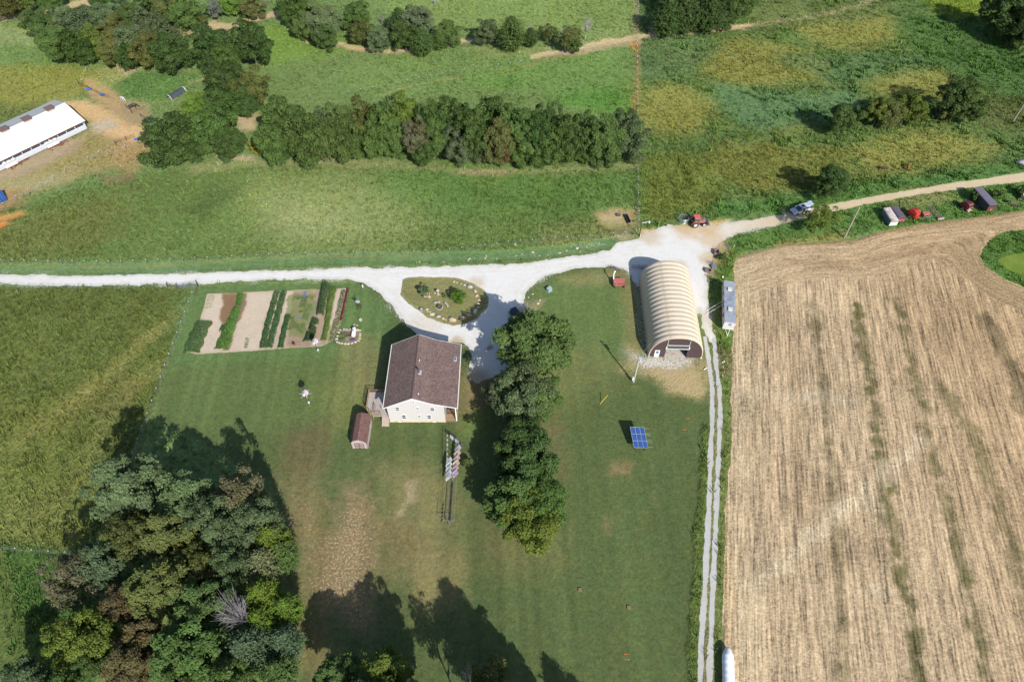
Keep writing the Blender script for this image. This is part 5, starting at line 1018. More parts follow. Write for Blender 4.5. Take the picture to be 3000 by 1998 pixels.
def scatter(name, P, scale, tint, protos, label, cat):
    N = len(P); me = bpy.data.meshes.new(name); me.vertices.add(N); me.vertices.foreach_set('co', np.asarray(P, np.float32).ravel())
    set_attr(me, 'pscale', 'FLOAT', scale); set_attr(me, 'ptint', 'FLOAT_COLOR', tint); set_attr(me, 'prot', 'FLOAT', np.random.uniform(0, 6.28, N)); me.update()
    o = link(name, me); meta(o, label, cat, kind='stuff')
    ng = bpy.data.node_groups.new(name, 'GeometryNodeTree'); ng.interface.new_socket('Geometry', in_out='INPUT', socket_type='NodeSocketGeometry'); ng.interface.new_socket('Geometry', in_out='OUTPUT', socket_type='NodeSocketGeometry')
    N_ = ng.nodes; gi = N_.new('NodeGroupInput'); go = N_.new('NodeGroupOutput'); ip = N_.new('GeometryNodeInstanceOnPoints'); jo = N_.new('GeometryNodeGeometryToInstance')
    for pr in protos:
        oi = N_.new('GeometryNodeObjectInfo'); oi.inputs['Object'].default_value = pr; oi.inputs['As Instance'].default_value = True; ng.links.new(oi.outputs['Geometry'], jo.inputs[0])
    ng.links.new(gi.outputs[0], ip.inputs['Points']); ng.links.new(jo.outputs[0], ip.inputs['Instance'])
    a = N_.new('GeometryNodeInputNamedAttribute'); a.data_type = 'FLOAT'; a.inputs[0].default_value = 'prot'; cx = N_.new('ShaderNodeCombineXYZ'); ng.links.new(a.outputs[0], cx.inputs[2]); ng.links.new(cx.outputs[0], ip.inputs['Rotation'])
    b = N_.new('GeometryNodeInputNamedAttribute'); b.data_type = 'FLOAT'; b.inputs[0].default_value = 'pscale'; ng.links.new(b.outputs[0], ip.inputs['Scale'])
    ng.links.new(ip.outputs[0], go.inputs[0]); md = o.modifiers.new('scatter', 'NODES'); md.node_group = ng; return o
def proto(name, me): # source meshes sit far below the ground's far edge and are tiny themselves
    return me
def scatter_mesh(name, P, scale, tint, proto_meshes, label, cat):
    """joined real geometry from a few small source meshes"""
    P = np.asarray(P); N = len(P); k = np.random.randint(0, len(proto_meshes), N); rot = np.random.uniform(0, 6.28, N); Vs, Fs, Ts = [], [], []; off = 0
    for i, me in enumerate(proto_meshes):
        V = np.empty(len(me.vertices) * 3, np.float32); me.vertices.foreach_get('co', V); V = V.reshape(-1, 3); F = np.array([p.vertices[:] for p in me.polygons])
        s = k == i; n = s.sum(); c, sn = np.cos(rot[s])[:, None], np.sin(rot[s])[:, None]; sc = np.asarray(scale)[s][:, None]
        X = (V[:, 0] * c - V[:, 1] * sn) * sc + P[s, 0:1]; Y = (V[:, 0] * sn + V[:, 1] * c) * sc + P[s, 1:2]; Z = V[:, 2] * sc + P[s, 2:3]
        Vs.append(np.stack([X, Y, Z], -1).reshape(-1, 3)); Fs.append((F[None] + (np.arange(n) * len(V))[:, None, None]).reshape(-1, F.shape[1]) + off); off += n * len(V); Ts.append(np.repeat(tint[s], len(V), 0))
    me = fast_mesh(name, np.concatenate(Vs), np.concatenate(Fs)); set_attr(me, 'ptint', 'FLOAT_COLOR', np.concatenate(Ts)); me.materials.append(TGM); return meta(link(name, me), label, cat, kind='stuff')
tm_ = NT('weed_leaf'); tm_.col(tm_.vscale(tm_.attr('ptint'), tm_.rng(tm_.noise(4, 2, .5), .3, .7, .8, 1.2))); TGM = tm_.m
tufts = [tuft_mesh('grass_tuft', 7, .55, .07, .30, i, TGM, .8) for i in range(3)]
weeds = [tuft_mesh('weed_clump', 22, .9, .13, .65, 10 + i, TGM, .7) for i in range(3)]
rs = np.random.RandomState(5)
def sample(n, ymin=22, ymax=240, pw=1.0):
    y = ymin + (ymax - ymin) * rs.rand(n) ** pw; x = (rs.rand(n) * 2 - 1) * (50 + y * .60 + 8); return x, y
def blocked(x, y, pad=.3):
    b = np.zeros(len(x), bool)
    for P in (gravel_w, dirt_w, field_w, pond_w, garden_w, island_w): b |= sdf(x, y, P) < pad
    for r in ruts_w: b |= seg_dist(x, y, r, False) < .6
    b |= (x > -28) & (x < -9) & (y > 66) & (y < 83); b |= (x > 26) & (x < 40) & (y > 82) & (y < 106); b |= (x > 42.5) & (x < 48.5) & (y > 89) & (y < 102)
    e = ((x + 114.9) * -.628 + (y - 161.2) * -.778, (x + 114.9) * .778 - (y - 161.2) * .628); b |= (e[0] > -2) & (e[0] < 70) & (e[1] > -17) & (e[1] < 2.5); return b
x, y = sample(230000, pw=.8); c, t, s, d = paint_ground(x, y)
cl = fbm(x, y, 3.0, 41) * .7 + fbm(x, y, 11, 42) * .5; keep = (t > .45) & (rs.rand(len(x)) < (t - .2) * (.55 + cl)) & ~blocked(x, y); x, y, c, cl = x[keep], y[keep], c[keep], cl[keep]
tint = c * (rs.uniform(.68, 1.24, len(x)) * (1.0 - .12 * cl))[:, None] * np.array([1.0, 1.04, .95]) * (1 + rs.normal(0, .06, (len(x), 3)))
scatter_mesh('meadow_grass', np.stack([x, y, np.zeros(len(x))], 1), rs.uniform(.6, 1.25, len(x)), tint, tufts, 'tall meadow grass and stems covering the unmown fields', 'grass')
x, y = sample(60000, 100, 240, .9); s_ = (x > 27.5 + (y - 105) * .0); rf = np.array(O(1464, 300)); xl = 31.0
d0 = fbm(x, y, 9, 61) * .6 + fbm(x, y, 3.2, 62) * .7; c, t, s, d = paint_ground(x, y)
P1 = GP([(1468, -60), (2600, -60), (2600, 385), (2354, 395), (1900, 468), (1650, 500), (1475, 525)], O); keep = inside(x, y, P1) & ~blocked(x, y) & (d0 > .08) & (c[:, 0] < .145)
x, y, c, d0 = x[keep], y[keep], c[keep], d0[keep]; k = rs.rand(len(x)) < .30; x, y, c = x[k], y[k], c[k]
tint = c * rs.uniform(.72, 1.2, len(x))[:, None] * np.array([.92, 1.05, .8]); scatter_mesh('weed_clumps', np.stack([x, y, np.zeros(len(x))], 1), rs.uniform(.5, 1.25, len(x)), tint, weeds, 'dark green tall weed clumps scattered through the goldenrod field', 'weeds')
print('tufts', len(x))
# ================================================================== GARDEN
SOIL = NT('garden_soil'); sc_ = SOIL.attr('gcol'); SOIL.col(SOIL.vscale(sc_, SOIL.math('ADD', .60, SOIL.math('ADD', SOIL.math('MULTIPLY', SOIL.noise(2.2, 6, .75), .60), SOIL.math('MULTIPLY', SOIL.noise(.7, 4, .6, off=9), .18))))); SOIL.bump(SOIL.noise(4, 5, .7), .06); SOIL = SOIL.m
def Q(u, v, z=0): return G(530 + u * .4086, 820 + v * .4086, z)      # garden close-up coordinates
def soil_cols(X, Y, D):
    c = np.tile(A(224, 206, 184), (len(X), 1)); nC = fbm(X, Y, 1.3, 5); nB = fbm(X, Y, 3.5, 6)
    def pg(pts, col, o, j=.5):
        nonlocal c; P = GP(pts, Q); d = sdf(X, Y, P) + j * nC; w = ((1 - sst(-.25, .25, d)) * o)[:, None]; c = c * (1 - w) + A(*col) * w
    pg([(296, 95), (474, 92), (470, 185), (440, 250), (400, 330), (372, 440), (340, 505), (300, 505), (292, 330), (280, 240), (298, 180)], (150, 118, 88), .95)
    pg([(590, 300), (700, 80), (760, 80), (700, 500), (570, 510)], (186, 164, 146), .5); pg([(740, 250), (800, 250), (900, 400), (900, 500), (720, 500)], (188, 162, 142), .7)
    pg([(810, 75), (1010, 65), (990, 280), (940, 300), (930, 480), (850, 490), (760, 490), (800, 160)], (176, 152, 132), .8); pg([(1000, 60), (1120, 60), (1040, 470), (890, 480), (990, 260)], (170, 146, 120), .7)
    pg([(770, 110), (960, 110), (975, 200), (930, 300), (880, 420), (770, 400), (745, 230)], (134, 146, 88), .75, .9); pg([(1120, 280), (1150, 300), (1060, 470), (1010, 470), (1080, 330)], (150, 146, 98), .6, .9)
    pg([(880, 82), (900, 82), (890, 145), (868, 142)], (108, 130, 176), .85, .2); pg([(925, 205), (935, 205), (920, 260), (908, 258)], (112, 132, 176), .7, .3); pg([(830, 262), (860, 262), (855, 280), (825, 280)], (132, 142, 160), .6, .3); pg([(845, 460), (860, 460), (858, 480), (845, 480)], (126, 140, 176), .6, .2)
    e = sst(-.8, 0, D)[:, None] * .5; c = c * (1 - e) + A(196, 180, 146) * e
    return {'gcol': ('FLOAT_COLOR', c * (1 + .08 * nB)[:, None])}
sheet('garden_soil', lambda X, Y: sdf(X, Y, garden_w), (-66, 80, -26, 104), .25, .004, SOIL, .15, soil_cols)
cropm = leaf_material('crop_leaf', .6, .15, .2)
def crop(name, label, pts, wd, h, col, n, leaf=.14, cat='crop row', f=Q, jit=.1, fill=1.0, kind=None, tilt=.5, gap=0.0):
    P = spline(GP(pts, f), False, .4); L = np.concatenate([[0], np.cumsum(np.hypot(*np.diff(P, axis=0).T))]); r = np.random.RandomState(len(label) + n)
    t = r.rand(n) * L[-1]; x = np.interp(t, L, P[:, 0]); y = np.interp(t, L, P[:, 1]); w0, w1 = wd if isinstance(wd, tuple) else (wd, wd); w = w0 + (w1 - w0) * t / L[-1]
    s = r.uniform(-.5, .5, n); x = x + s * w * (1 + .10 * np.sin(t * 2.3)) + r.normal(0, .03, n); y = y + r.normal(0, .08, n)
    if gap: k = fbm(x, y, 1.2, n % 97, 2) > gap; x, y, s = x[k], y[k], s[k]
    n = len(x); z = h * (1 - (2 * np.abs(s)) ** 2 * .8) * r.uniform(.5, 1.1, n) + .03
    N = np.stack([r.normal(0, tilt, n) + s * 1.2, r.normal(0, tilt, n), np.full(n, 1.0)], 1); o = np.array([x.mean(), y.mean(), 0])
    V, F = cards(np.stack([x, y, z], 1) - o, N, leaf * r.uniform(.6, 1.2, n), r); me = fast_mesh(name, V, F); me.materials.append(cropm); set_attr(me, 'leaf_tint', 'FLOAT', np.repeat(r.normal(0, .12, n), 4))
    ob = link(name, me, None, o); ob.color = (*col, 1); return meta(ob, label, cat, kind=kind)
crop('potato_bed', 'broad green leafy bed at the left end of the vegetable garden', [(170, 300), (120, 400), (75, 525)], (3.4, 3.6), .45, (.07, .13, .045), 5200, .12, tilt=.6)
crop('bean_row', 'bright green leafy row beside the damp brown soil', [(428, 102), (410, 190)], (1.3, 1.3), .4, (.07, .16, .03), 1400); crop('squash_row', 'wide light green row running down the damp brown soil', [(400, 205), (345, 350), (290, 500)], (1.6, 3.0), .45, (.085, .17, .035), 4200, .16); crop('squash_plant', 'darker leafy clump at the head of the wide green row', [(315, 335), (300, 370)], 1.4, .5, (.05, .12, .03), 500)
for k, (pts, w, lab) in enumerate((([(690, 84), (655, 200), (615, 350), (585, 492)], 1.35, 'left one of the two joined dark green rows'), ([(738, 82), (700, 230), (665, 360), (632, 490)], 1.35, 'right one of the two joined dark green rows'), ([(768, 252), (742, 350), (712, 492)], 1.15, 'short dark green row beside the melon patch'))):
    crop('vegetable_row', lab + ' in the garden', pts, w, .38, (.035, .10, .028), 3000 if k < 2 else 1900, .12)
crop('melon_vines', 'pale green sprawling vines in the middle of the garden', [(880, 120), (860, 250), (815, 400)], (4.5, 3.6), .2, (.13, .19, .06), 3600, .12, 'vines', gap=-.1, kind='stuff')
crop('climbing_beans', 'tall dark row on a trellis at the garden top', [(1045, 40), (1020, 150), (1000, 265)], 1.5, 1.5, (.055, .10, .04), 3200, .12); crop('leafy_row', 'long yellow-green row right of the trellis', [(1090, 60), (1065, 200), (1045, 340), (1020, 440)], (1.6, .9), .6, (.10, .17, .035), 3600, .12)
crop('tomato_row', 'dark bushy plants behind the birdhouse in the garden', [(965, 290), (935, 380), (910, 450)], (1.5, 2.0), .9, (.045, .085, .03), 2600, .12, gap=-.25); crop('flower_row', 'sparse mixed flowers left of the dark red row', [(1170, 80), (1120, 300), (1085, 460)], (1.2, 1.8), .4, (.12, .15, .06), 1500, .12, gap=0.0)
crop('beet_row', 'narrow dark red row along the right garden edge', [(1197, 66), (1170, 190), (1145, 292)], .42, .35, (.16, .02, .04), 1500, .10)
crop('young_plants', 'row of small bluish seedlings on the damp soil', [(462, 105), (425, 230), (385, 330)], .6, .12, (.16, .26, .26), 120, .10, 'seedlings'); crop('weedy_strip', 'thin weeds sprouting on the pale garden soil', [(480, 420), (465, 490)], .8, .15, (.12, .19, .06), 160, .1, 'weeds', kind='stuff'); crop('weedy_strip', 'thin scattered weeds at the top left of the pale soil', [(225, 110), (190, 210)], 1.5, .1, (.14, .20, .09), 160, .1, 'weeds', kind='stuff')
crop('flower_patch', 'scattered yellow blossoms at the garden bottom', [(780, 460), (860, 450)], 1.6, .2, (.40, .32, .06), 90, .09, 'flowers'); crop('red_plant', 'single dark red plant at the garden bottom', [(806, 452), (808, 468)], .5, .5, (.14, .02, .03), 120, .12, 'plant'); crop('lettuce_clump', 'lime green lettuce patch at the garden top', [(918, 84), (950, 82)], .5, .2, (.30, .44, .06), 200, .1, 'plant')
def R_(u, v, z=0): return G(970 + u / 4.717, 830 + v / 4.717, z)
bed = meta(sheet('flower_bed_soil', lambda X, Y: sdf(X, Y, GP([(125, 650), (90, 730), (85, 815), (240, 840), (375, 795), (402, 700), (395, 655), (180, 640)], R_)), (-34, 80, -22, 93), .2, .012, SOIL, .06, lambda X, Y, D: {'gcol': ('FLOAT_COLOR', np.tile(A(160, 146, 120), (len(X), 1)))}), kind='structure')
STONE = mat('limestone_block', A(228, 216, 200), .9, var=.15, scale=2, bump=.02, bscale=6, dirt=A(190, 160, 130), dirt_scale=1.2, dirt_amt=.35)
STONEG = mat('grey_boulder', A(206, 204, 204), .9, var=.2, scale=2, bump=.02, bscale=6, dirt=A(150, 146, 146), dirt_scale=1.5, dirt_amt=.4)
STONEP = mat('pinkish_boulder', A(226, 200, 180), .9, var=.15, scale=2, bump=.02, bscale=6, dirt=A(214, 160, 120), dirt_scale=1.0, dirt_amt=.5)
kb = thing('stone_edging', 'low limestone edging blocks around the flower bed with the white tank', 'edging', R_(245, 740)); ex, ey = R_(245, 740); rb = random.Random(4)
P = spline(GP([(125, 650), (90, 730), (85, 815), (240, 840), (375, 795), (402, 700), (395, 655), (180, 640)], R_), True, .55)
for i, (px, py) in enumerate(P): MB().blob((px - ex, py - ey, .12), (.28 + rb.random() * .12, .2 + rb.random() * .08, .16), i, 1, .2).build('stone', STONE, kb)
for (u, v, w, c, l, n) in ((215, 665, 1.6, (.35, .35, .32), 'white and pink flowers along the top of the flower bed', 260), (210, 700, 1.2, (.38, .10, .20), 'magenta flowers in the flower bed', 160), (160, 720, 1.6, (.14, .16, .08), 'low green plants left in the flower bed', 400), (255, 735, 1.2, (.05, .14, .03), 'dense green bush beside the white tank', 420), (298, 790, .8, (.20, .06, .42), 'purple flowers at the foot of the white tank', 220), (160, 780, 1.2, (.20, .08, .10), 'dark red and pale blue flowers at the lower left of the bed', 200), (350, 760, .9, (.24, .26, .05), 'yellowish plants right of the white tank', 150), (205, 775, .9, (.30, .40, .42), 'pale blue flowers in the flower bed', 120)):
    x, y = R_(u, v); crop('flower_clump', l, [(x - w / 2, y), (x + w / 2, y + .1)], w * .8, .35, c, n, .08, 'flowers', f=lambda a, b: (a, b))
# propane tank
t = thing('propane_tank', 'white horizontal gas tank lying in the flower bed', 'tank', R_(322, 705), radians(4)); m = MB(); Rg = []
for q in range(13):
    a = pi * q / 12; yy = -cos(a) * .38 + (-.85 if q < 6 else .85 if q > 6 else 0); rr_ = .44 * sin(a) if q not in (6,) else .44
    Rg.append([(rr_ * cos(b) + 0, yy, .75 + rr_ * sin(b)) for b in np.linspace(0, 2 * pi, 18, endpoint=False)])
m.rings([r for i, r in enumerate(Rg) if i != 6]); m.build('tank_body', WHITE, t, True); MB().tube((0, 0, 1.1), (0, 0, 1.32), .12, n=12).build('valve_cap', STEEL, t)
for y in (-.6, .6): MB().b2((-.3, y - .1, 0), (.3, y + .1, .38)).build('leg', CONC, t)
# ================================================================== YARD
def IS(u, v, z=0): return G(1150 + u * .1274, 800 + v * .1274, z)
BL_ = [(1415, 208, 34, 0, 'flat white'), (1480, 225, 26, 2, 'small orange-tinted'), (1580, 255, 22, 0, 'small white wedge-like'), (1655, 285, 40, 1, 'rounded grey'), (1780, 330, 74, 1, 'largest upper grey-white'), (1900, 425, 58, 1, 'long pale grey slanted'), (1940, 530, 44, 2, 'brownish oval'), (1987, 630, 40, 2, 'square pinkish'), (1978, 715, 46, 0, 'blocky bright white'), (1965, 800, 34, 0, 'split white'), (1900, 895, 74, 0, 'long slanted white slab'), (1760, 980, 60, 2, 'broad pink-grey'), (1705, 1030, 18, 0, 'tiny white'), (1620, 1050, 76, 2, 'big orange-streaked'), (1380, 1090, 98, 2, 'biggest, cracked pinkish'), (1225, 1080, 22, 0, 'small bright'), (1165, 1055, 46, 2, 'tilted orange-white'), (1060, 1015, 56, 1, 'faceted grey'), (1002, 1002, 16, 0, 'little white'), (912, 958, 60, 0, 'wide creamy'), (866, 907, 28, 0, 'small creamy'), (812, 890, 24, 0, 'small round white'), (795, 845, 38, 0, 'angular white')]
for i, (u, v, r, k, l) in enumerate(BL_):
    x, y = IS(u, v); R = r * .1274 * .0665 * 1.0; a = random.Random(i).uniform(-.4, .4) + {'long pale grey slanted': -1.0, 'long slanted white slab': .9, 'big orange-streaked': .4}.get(l, 0)
    o = MB().blob((0, 0, R * .3), (R * 1.05, R * .72, R * .62), i + 20, 2, .22).build('boulder', (STONE, STONEG, STONEP)[k]); o.location = (x, y, 0); o.rotation_euler = (0, 0, a)
    side = 'upper right' if i < 5 else 'right' if i < 11 else 'bottom' if i < 17 else 'lower left'
    meta(o, f'{l} boulder in the {side} arc of the island stone ring', 'boulder', 'boulders ringing the lawn island')
for (u, v, r, k, l) in ((775, 470, 36, 0, 'pale boulder at the left of the feathery bush'), (850, 560, 46, 2, 'flat pinkish boulder below the feathery bush'), (975, 470, 30, 2, 'pinkish boulder right of the feathery bush'), (1050, 500, 34, 2, 'low stone under the mushroom stone'), (1235, 235, 8, 0, 'tiny stone above the island tree')):
    x, y = IS(u, v); R = r * .0085; o = MB().blob((0, 0, R * .35), (R, R * .8, R * .6), u, 2, .2).build('boulder', (STONE, STONEG, STONEP)[k]); o.location = (x, y, 0); meta(o, l, 'boulder')
t = thing('mushroom_stone', 'mushroom shaped garden ornament with round white cap', 'ornament', IS(1045, 470)); m = MB(); m.blob((0, 0, .95), (.36, .36, .2), 3, 2, .05); m.build('cap', STONEG, t, True); MB().tube((0, 0, 0), (0, 0, .85), .16, .12, 10).build('stem', STONEP, t)
o = MB().torus((0, 0, .1), .78, .09, 28, 6).build('planter_ring', STONE); o.location = (*IS(765, 490), 0); meta(o, 'white curved stone planter ring with yellow flowers', 'planter')
x, y = IS(730, 415); crop('yellow_flowers', 'bright yellow flowers at the island stone planter', [(x - .5, y - .5), (x + .5, y + .5)], .45, .5, (.75, .55, .0), 220, .08, 'flowers', f=lambda a, b: (a, b))
t = thing('fire_pit', 'round black-rimmed fire pit with stones around its foot', 'fire pit', IS(1082, 800)); m = MB(); m.torus((0, 0, .42), .5, .09, 28, 6); m.build('rim', mat('charred_steel', (.05, .05, .055), .7, .3), t); MB().tube((0, 0, .05), (0, 0, .36), .52, .5, 24).build('bowl', mat('ash', (.12, .11, .11), .95), t)
for i in range(11):
    a = 2 * pi * i / 11; MB().blob((.62 * cos(a), .62 * sin(a), .1), (.15, .12, .12), i, 1, .2).build('stone', STONE, t)
BEN = mat('grey_bench_plank', A(214, 214, 220), .7, var=.1)
for (u, v, a, l) in ((1030, 700, .18, 'grey plank bench above the fire pit'), (1245, 745, -.95, 'grey plank bench right of the fire pit')):
    t = thing('bench', l, 'bench', IS(u, v), a, 'benches at the fire pit'); MB().b2((-.65, -.14, .42), (.65, .14, .48)).build('seat', BEN, t)
    for s in (-.45, .45): MB().b2((s - .05, -.12, 0), (s + .05, .12, .418)).build('leg', BEN, t)
t = thing('stone_trough', 'round grey tub with dark rim at the left tip of the stone ring', 'tub', IS(668, 865)); MB().tube((0, 0, 0), (0, 0, .5), .33, .4, 20).build('tub_body', STONEG, t); MB().torus((0, 0, .5), .4, .045, 24, 6).build('rim', BLACK, t)
m = MB(); pp_ = [IS(*q) for q in ((1310, 1160), (1500, 1140), (1700, 1070), (1950, 960), (2130, 875))]
for a, b in zip(pp_, pp_[1:]): m.tube((*a, .5), (*b, .5), .03, n=5)
meta(m.build('rope_rail', mat('pale_rope', A(220, 214, 190), .8)), 'pale rope strung outside the boulders on the lawn island', 'rope')
# martin houses
LIL = mat('lilac_house_paint', A(226, 212, 222), .5)
def martin(bu, bv, h, label):
    t = thing('bird_house', label, 'bird house', G(bu, bv)); m = MB().tube((0, 0, 0), (0, 0, h), .05, n=8); m.build('pole', mat('pole_wood', A(196, 160, 140), .7), t)
    MB().blob((0, 0, h + .25), (.34, .34, .28), 1, 1, 0).build('house_body', LIL, t)
    for i in range(6):
        a = i * pi / 3 + .3; c_ = MB().box((.42 * cos(a), .42 * sin(a), h + .2), (.34, .26, .3), rz=a); c_.build('nest_box', LIL if i % 2 else WHITE, t)
    MB().prism([(-.5, h + .45), (0, h + .8), (.5, h + .45)], -.45, .45, 'y').build('roof', LIL, t)
    for i in range(3):
        a = i * pi / 3; MB().tube((-1.15 * cos(a), -1.15 * sin(a), h + .1), (1.15 * cos(a), 1.15 * sin(a), h + .1), .028, n=5).build('perch_arm', mat('pale_blue_rail', A(214, 224, 240), .4), t)
    MB().tube((0, 0, .9), (0, 0, 1.3), .24, .06, 10).build('guard', mat('pale_blue_rail', A(214, 224, 240)), t)
martin(908, 1187, 3.7, 'lilac bird house on a pole with perch arms in the open lawn'); martin(934.5, 1034, 3.3, 'lilac bird house on a pole at the lower edge of the vegetable garden')
# ornamental windmill, hooks, pots
t = thing('garden_windmill', 'small dark lattice garden windmill right of the vegetable garden', 'windmill', R_(398, 352)); m = MB()
for sx, sy in ((-1, -1), (1, -1), (1, 1), (-1, 1)): m.tube((sx * .45, sy * .45, 0), (sx * .08, sy * .08, 2.3), .035, n=5)
for z in (.4, .9, 1.4, 1.9):
    k = .45 - .37 * z / 2.3
    for a, b in (((-k, -k), (k, -k)), ((k, -k), (k, k)), ((k, k), (-k, k)), ((-k, k), (-k, -k))): m.bar((*a, z), (*b, z), .03); m.bar((*a, z), (b[0] * .8, b[1] * .8, min(2.3, z + .5)), .02)
m.build('tower', DARKW, t); m = MB()
for i in range(12): a = i * pi / 6; m.box((.3 * cos(a), -.22, 2.45 + .3 * sin(a)), (.42, .02, .1), M=Matrix.Rotation(-a, 3, 'Y'))
m.build('wheel', mat('pale_metal_vanes', A(220, 226, 236), .4), t); MB().b2((-.02, 0, 2.38), (.02, .7, 2.42)).b2((-.015, .5, 2.25), (.015, .95, 2.6)).build('tail', STEEL, t)
t = thing('planter_tub', 'white rimmed round planter with a dark plant hook beside it', 'planter', R_(408, 515)); MB().tube((0, 0, 0), (0, 0, .35), .3, .36, 16).build('tub_body', STONE, t); MB().tube((-.5, .1, 0), (-.5, .1, 1.5), .025, n=5).tube((-.5, .1, 1.5), (-.2, .1, 1.6), .02, n=5).build('hook', DARKW, t)
for (u, v) in ((322, 575), (362, 585)): o = MB().blob((0, 0, .05), (.28, .2, .1), u, 1, .2).build('flat_stone', STONEP); o.location = (*R_(u, v), 0); meta(o, ('left' if u < 340 else 'right') + ' one of two flat stones above the flower bed', 'stone')
t = thing('plant_stand', 'small white ornament near the drive above the garden windmill', 'ornament', R_(440, 60)); MB().tube((0, 0, 0), (0, 0, .7), .1, .16, 10).build('stand', WHITE, t); MB().blob((0, 0, .85), (.2, .2, .18), 2, 1, .1).build('bowl', STONEG, t)
# clotheslines
CL = mat('clothesline_wire', A(190, 190, 186), .5)
lz = 1.95
def tpost(u0, v0, u1, v1, label, m_=STEEL):
    a, b = G(u0, v0, lz), G(u1, v1, lz); c = ((a[0] + b[0]) / 2, (a[1] + b[1]) / 2); t = thing('clothesline_post', label, 'clothesline post', c); MB().tube((0, 0, 0), (0, 0, lz), .06, n=8).build('post', m_, t)
    MB().bar((a[0] - c[0], a[1] - c[1], lz), (b[0] - c[0], b[1] - c[1], lz), .05, .05).build('crossbar', m_, t); return a, b
p1 = tpost(1308, 1262, 1352, 1296, 'dark slanting clothesline post nearest the house', DARKW); p2 = tpost(1307, 1396, 1339, 1396, 'middle clothesline post below the white and pink sheets'); p3 = tpost(1297, 1525, 1331, 1525, 'far clothesline post at the end of the blue laundry')
ln = thing('clothesline', 'thin laundry lines strung between the three posts', 'clothesline', (p2[0][0], p2[0][1], 0)); ox, oy = p2[0]
for s in (0.02, .35, .7, .98):
    L = lambda pr: (pr[0][0] + (pr[1][0] - pr[0][0]) * s - ox, pr[0][1] + (pr[1][1] - pr[0][1]) * s - oy, lz + .04)
    MB().tube(L(p1), L(p2), .012, n=4).tube(L(p2), L(p3), .012, n=4).build('wire', CL, ln)
def cloth_mat(col):
    nm = 'cloth_%d_%d_%d' % col
    if nm in _mats: return _mats[nm]
    n = NT(nm); c = lin(col) * .85; n.col(c); tr = n.t.nodes.new('ShaderNodeBsdfTranslucent'); tr.inputs['Color'].default_value = (*c, 1); ms = n.t.nodes.new('ShaderNodeMixShader'); ms.inputs[0].default_value = .45
    n.t.links.new(n.b.outputs[0], ms.inputs[1]); n.t.links.new(tr.outputs[0], ms.inputs[2]); n.t.links.new(ms.outputs[0], n.t.nodes['Material Output'].inputs['Surface']); _mats[nm] = n.m; return n.m
def cloth(x, y, wy, drop, col, label, cat='laundry', swing=.5, rough=.8, ang=0.0, sheer=0, grp=None):
    nx_, nz_ = 7, 5; V = []; r = random.Random(int(x * 100 + y * 37)); ph = r.uniform(0, 6)
    for i in range(nx_):
        for j in range(nz_):
            t_ = j / (nz_ - 1); s_ = i / (nx_ - 1) - .5; V.append((-(swing * drop * t_), s_ * wy * (1 - .08 * t_) - .12 * t_, -drop * t_ * sqrt(max(.05, 1 - swing ** 2)) + .10 * sin(s_ * 9 + ph) * t_))
    F = [(i * nz_ + j, (i + 1) * nz_ + j, (i + 1) * nz_ + j + 1, i * nz_ + j + 1) for i in range(nx_ - 1) for j in range(nz_ - 1)]
    me = bpy.data.meshes.new('laundry'); me.from_pydata(V, [], F); me.materials.append(cloth_mat(col)); me.shade_smooth(); o = link(cat.replace(' ', '_'), me); o.location = (x, y, lz + .02); o.rotation_euler = (0, 0, ang); return meta(o, label, cat, grp)
def on(pa, pb, s, t): a = (pa[0][0] + (pa[1][0] - pa[0][0]) * s, pa[0][1] + (pa[1][1] - pa[0][1]) * s); b = (pb[0][0] + (pb[1][0] - pb[0][0]) * s, pb[0][1] + (pb[1][1] - pb[0][1]) * s); return a[0] + (b[0] - a[0]) * t, a[1] + (b[1] - a[1]) * t
cs_ = [(236, 226, 250), (250, 226, 200), (246, 206, 220), (250, 228, 206), (236, 190, 206), (226, 200, 240)]; nm_ = ['pale lavender', 'cream', 'pink', 'peach', 'rose', 'lilac']
for i, c in enumerate(cs_): x, y = on(p1, p2, .97, .12 + i * .145); cloth(x, y, .95, 1.25, c, f'{nm_[i]} sheet on the right laundry line near the house', 'sheet', .85, ang=.5, grp='pastel sheets on the right laundry line')
for i in range(5): x, y = on(p1, p2, .42, .56 + i * .1); cloth(x, y, .85, 1.35, (250, 250, 252) if i != 2 else (216, 232, 248), f'{ORD[i]} white towel from the top in the middle laundry line', 'towel', .8, ang=.5, grp='white towels on the middle laundry line')
for i, c in enumerate(((246, 240, 246), (230, 236, 250), (250, 246, 240), (206, 216, 240), (244, 220, 224), (240, 240, 250), (210, 226, 244), (250, 250, 250))): x, y = on(p1, p2, .1, .06 + i * .105); cloth(x, y, .42, .45, c, f'{ORD[i]} small pale garment from the top on the left laundry line', 'garment', .5, ang=.5, grp='small garments on the left laundry line')
for i, (s, c) in enumerate(((.3, (220, 224, 240)), (.42, (240, 240, 246)), (.54, (120, 130, 170)), (.66, (230, 226, 236)), (.78, (200, 190, 214)), (.92, (60, 80, 120)))): x, y = on(p1, p2, s, .02); cloth(x, y, .5, .8, c, f'{ORD[i]} garment from the left bunched at the dark laundry post', 'garment', .3, ang=1.0, grp='garments bunched at the dark laundry post')
for i in range(15): x, y = on(p2, p3, .70, .10 + i * .062); cloth(x, y, .34, .95, (44, 58, 108) if i % 3 else (60, 80, 140), f'{ORD[i]} dark blue garment from the top on the long lower line', 'garment', .55, grp='dark blue laundry on the long lower line')
for i in range(5): x, y = on(p2, p3, -.02, .62 + i * .085); cloth(x, y, .36, .7, (52, 50, 110), f'{ORD[i]} dark purple garment from the top on the short left line', 'garment', .5, grp='dark purple laundry on the short left line')
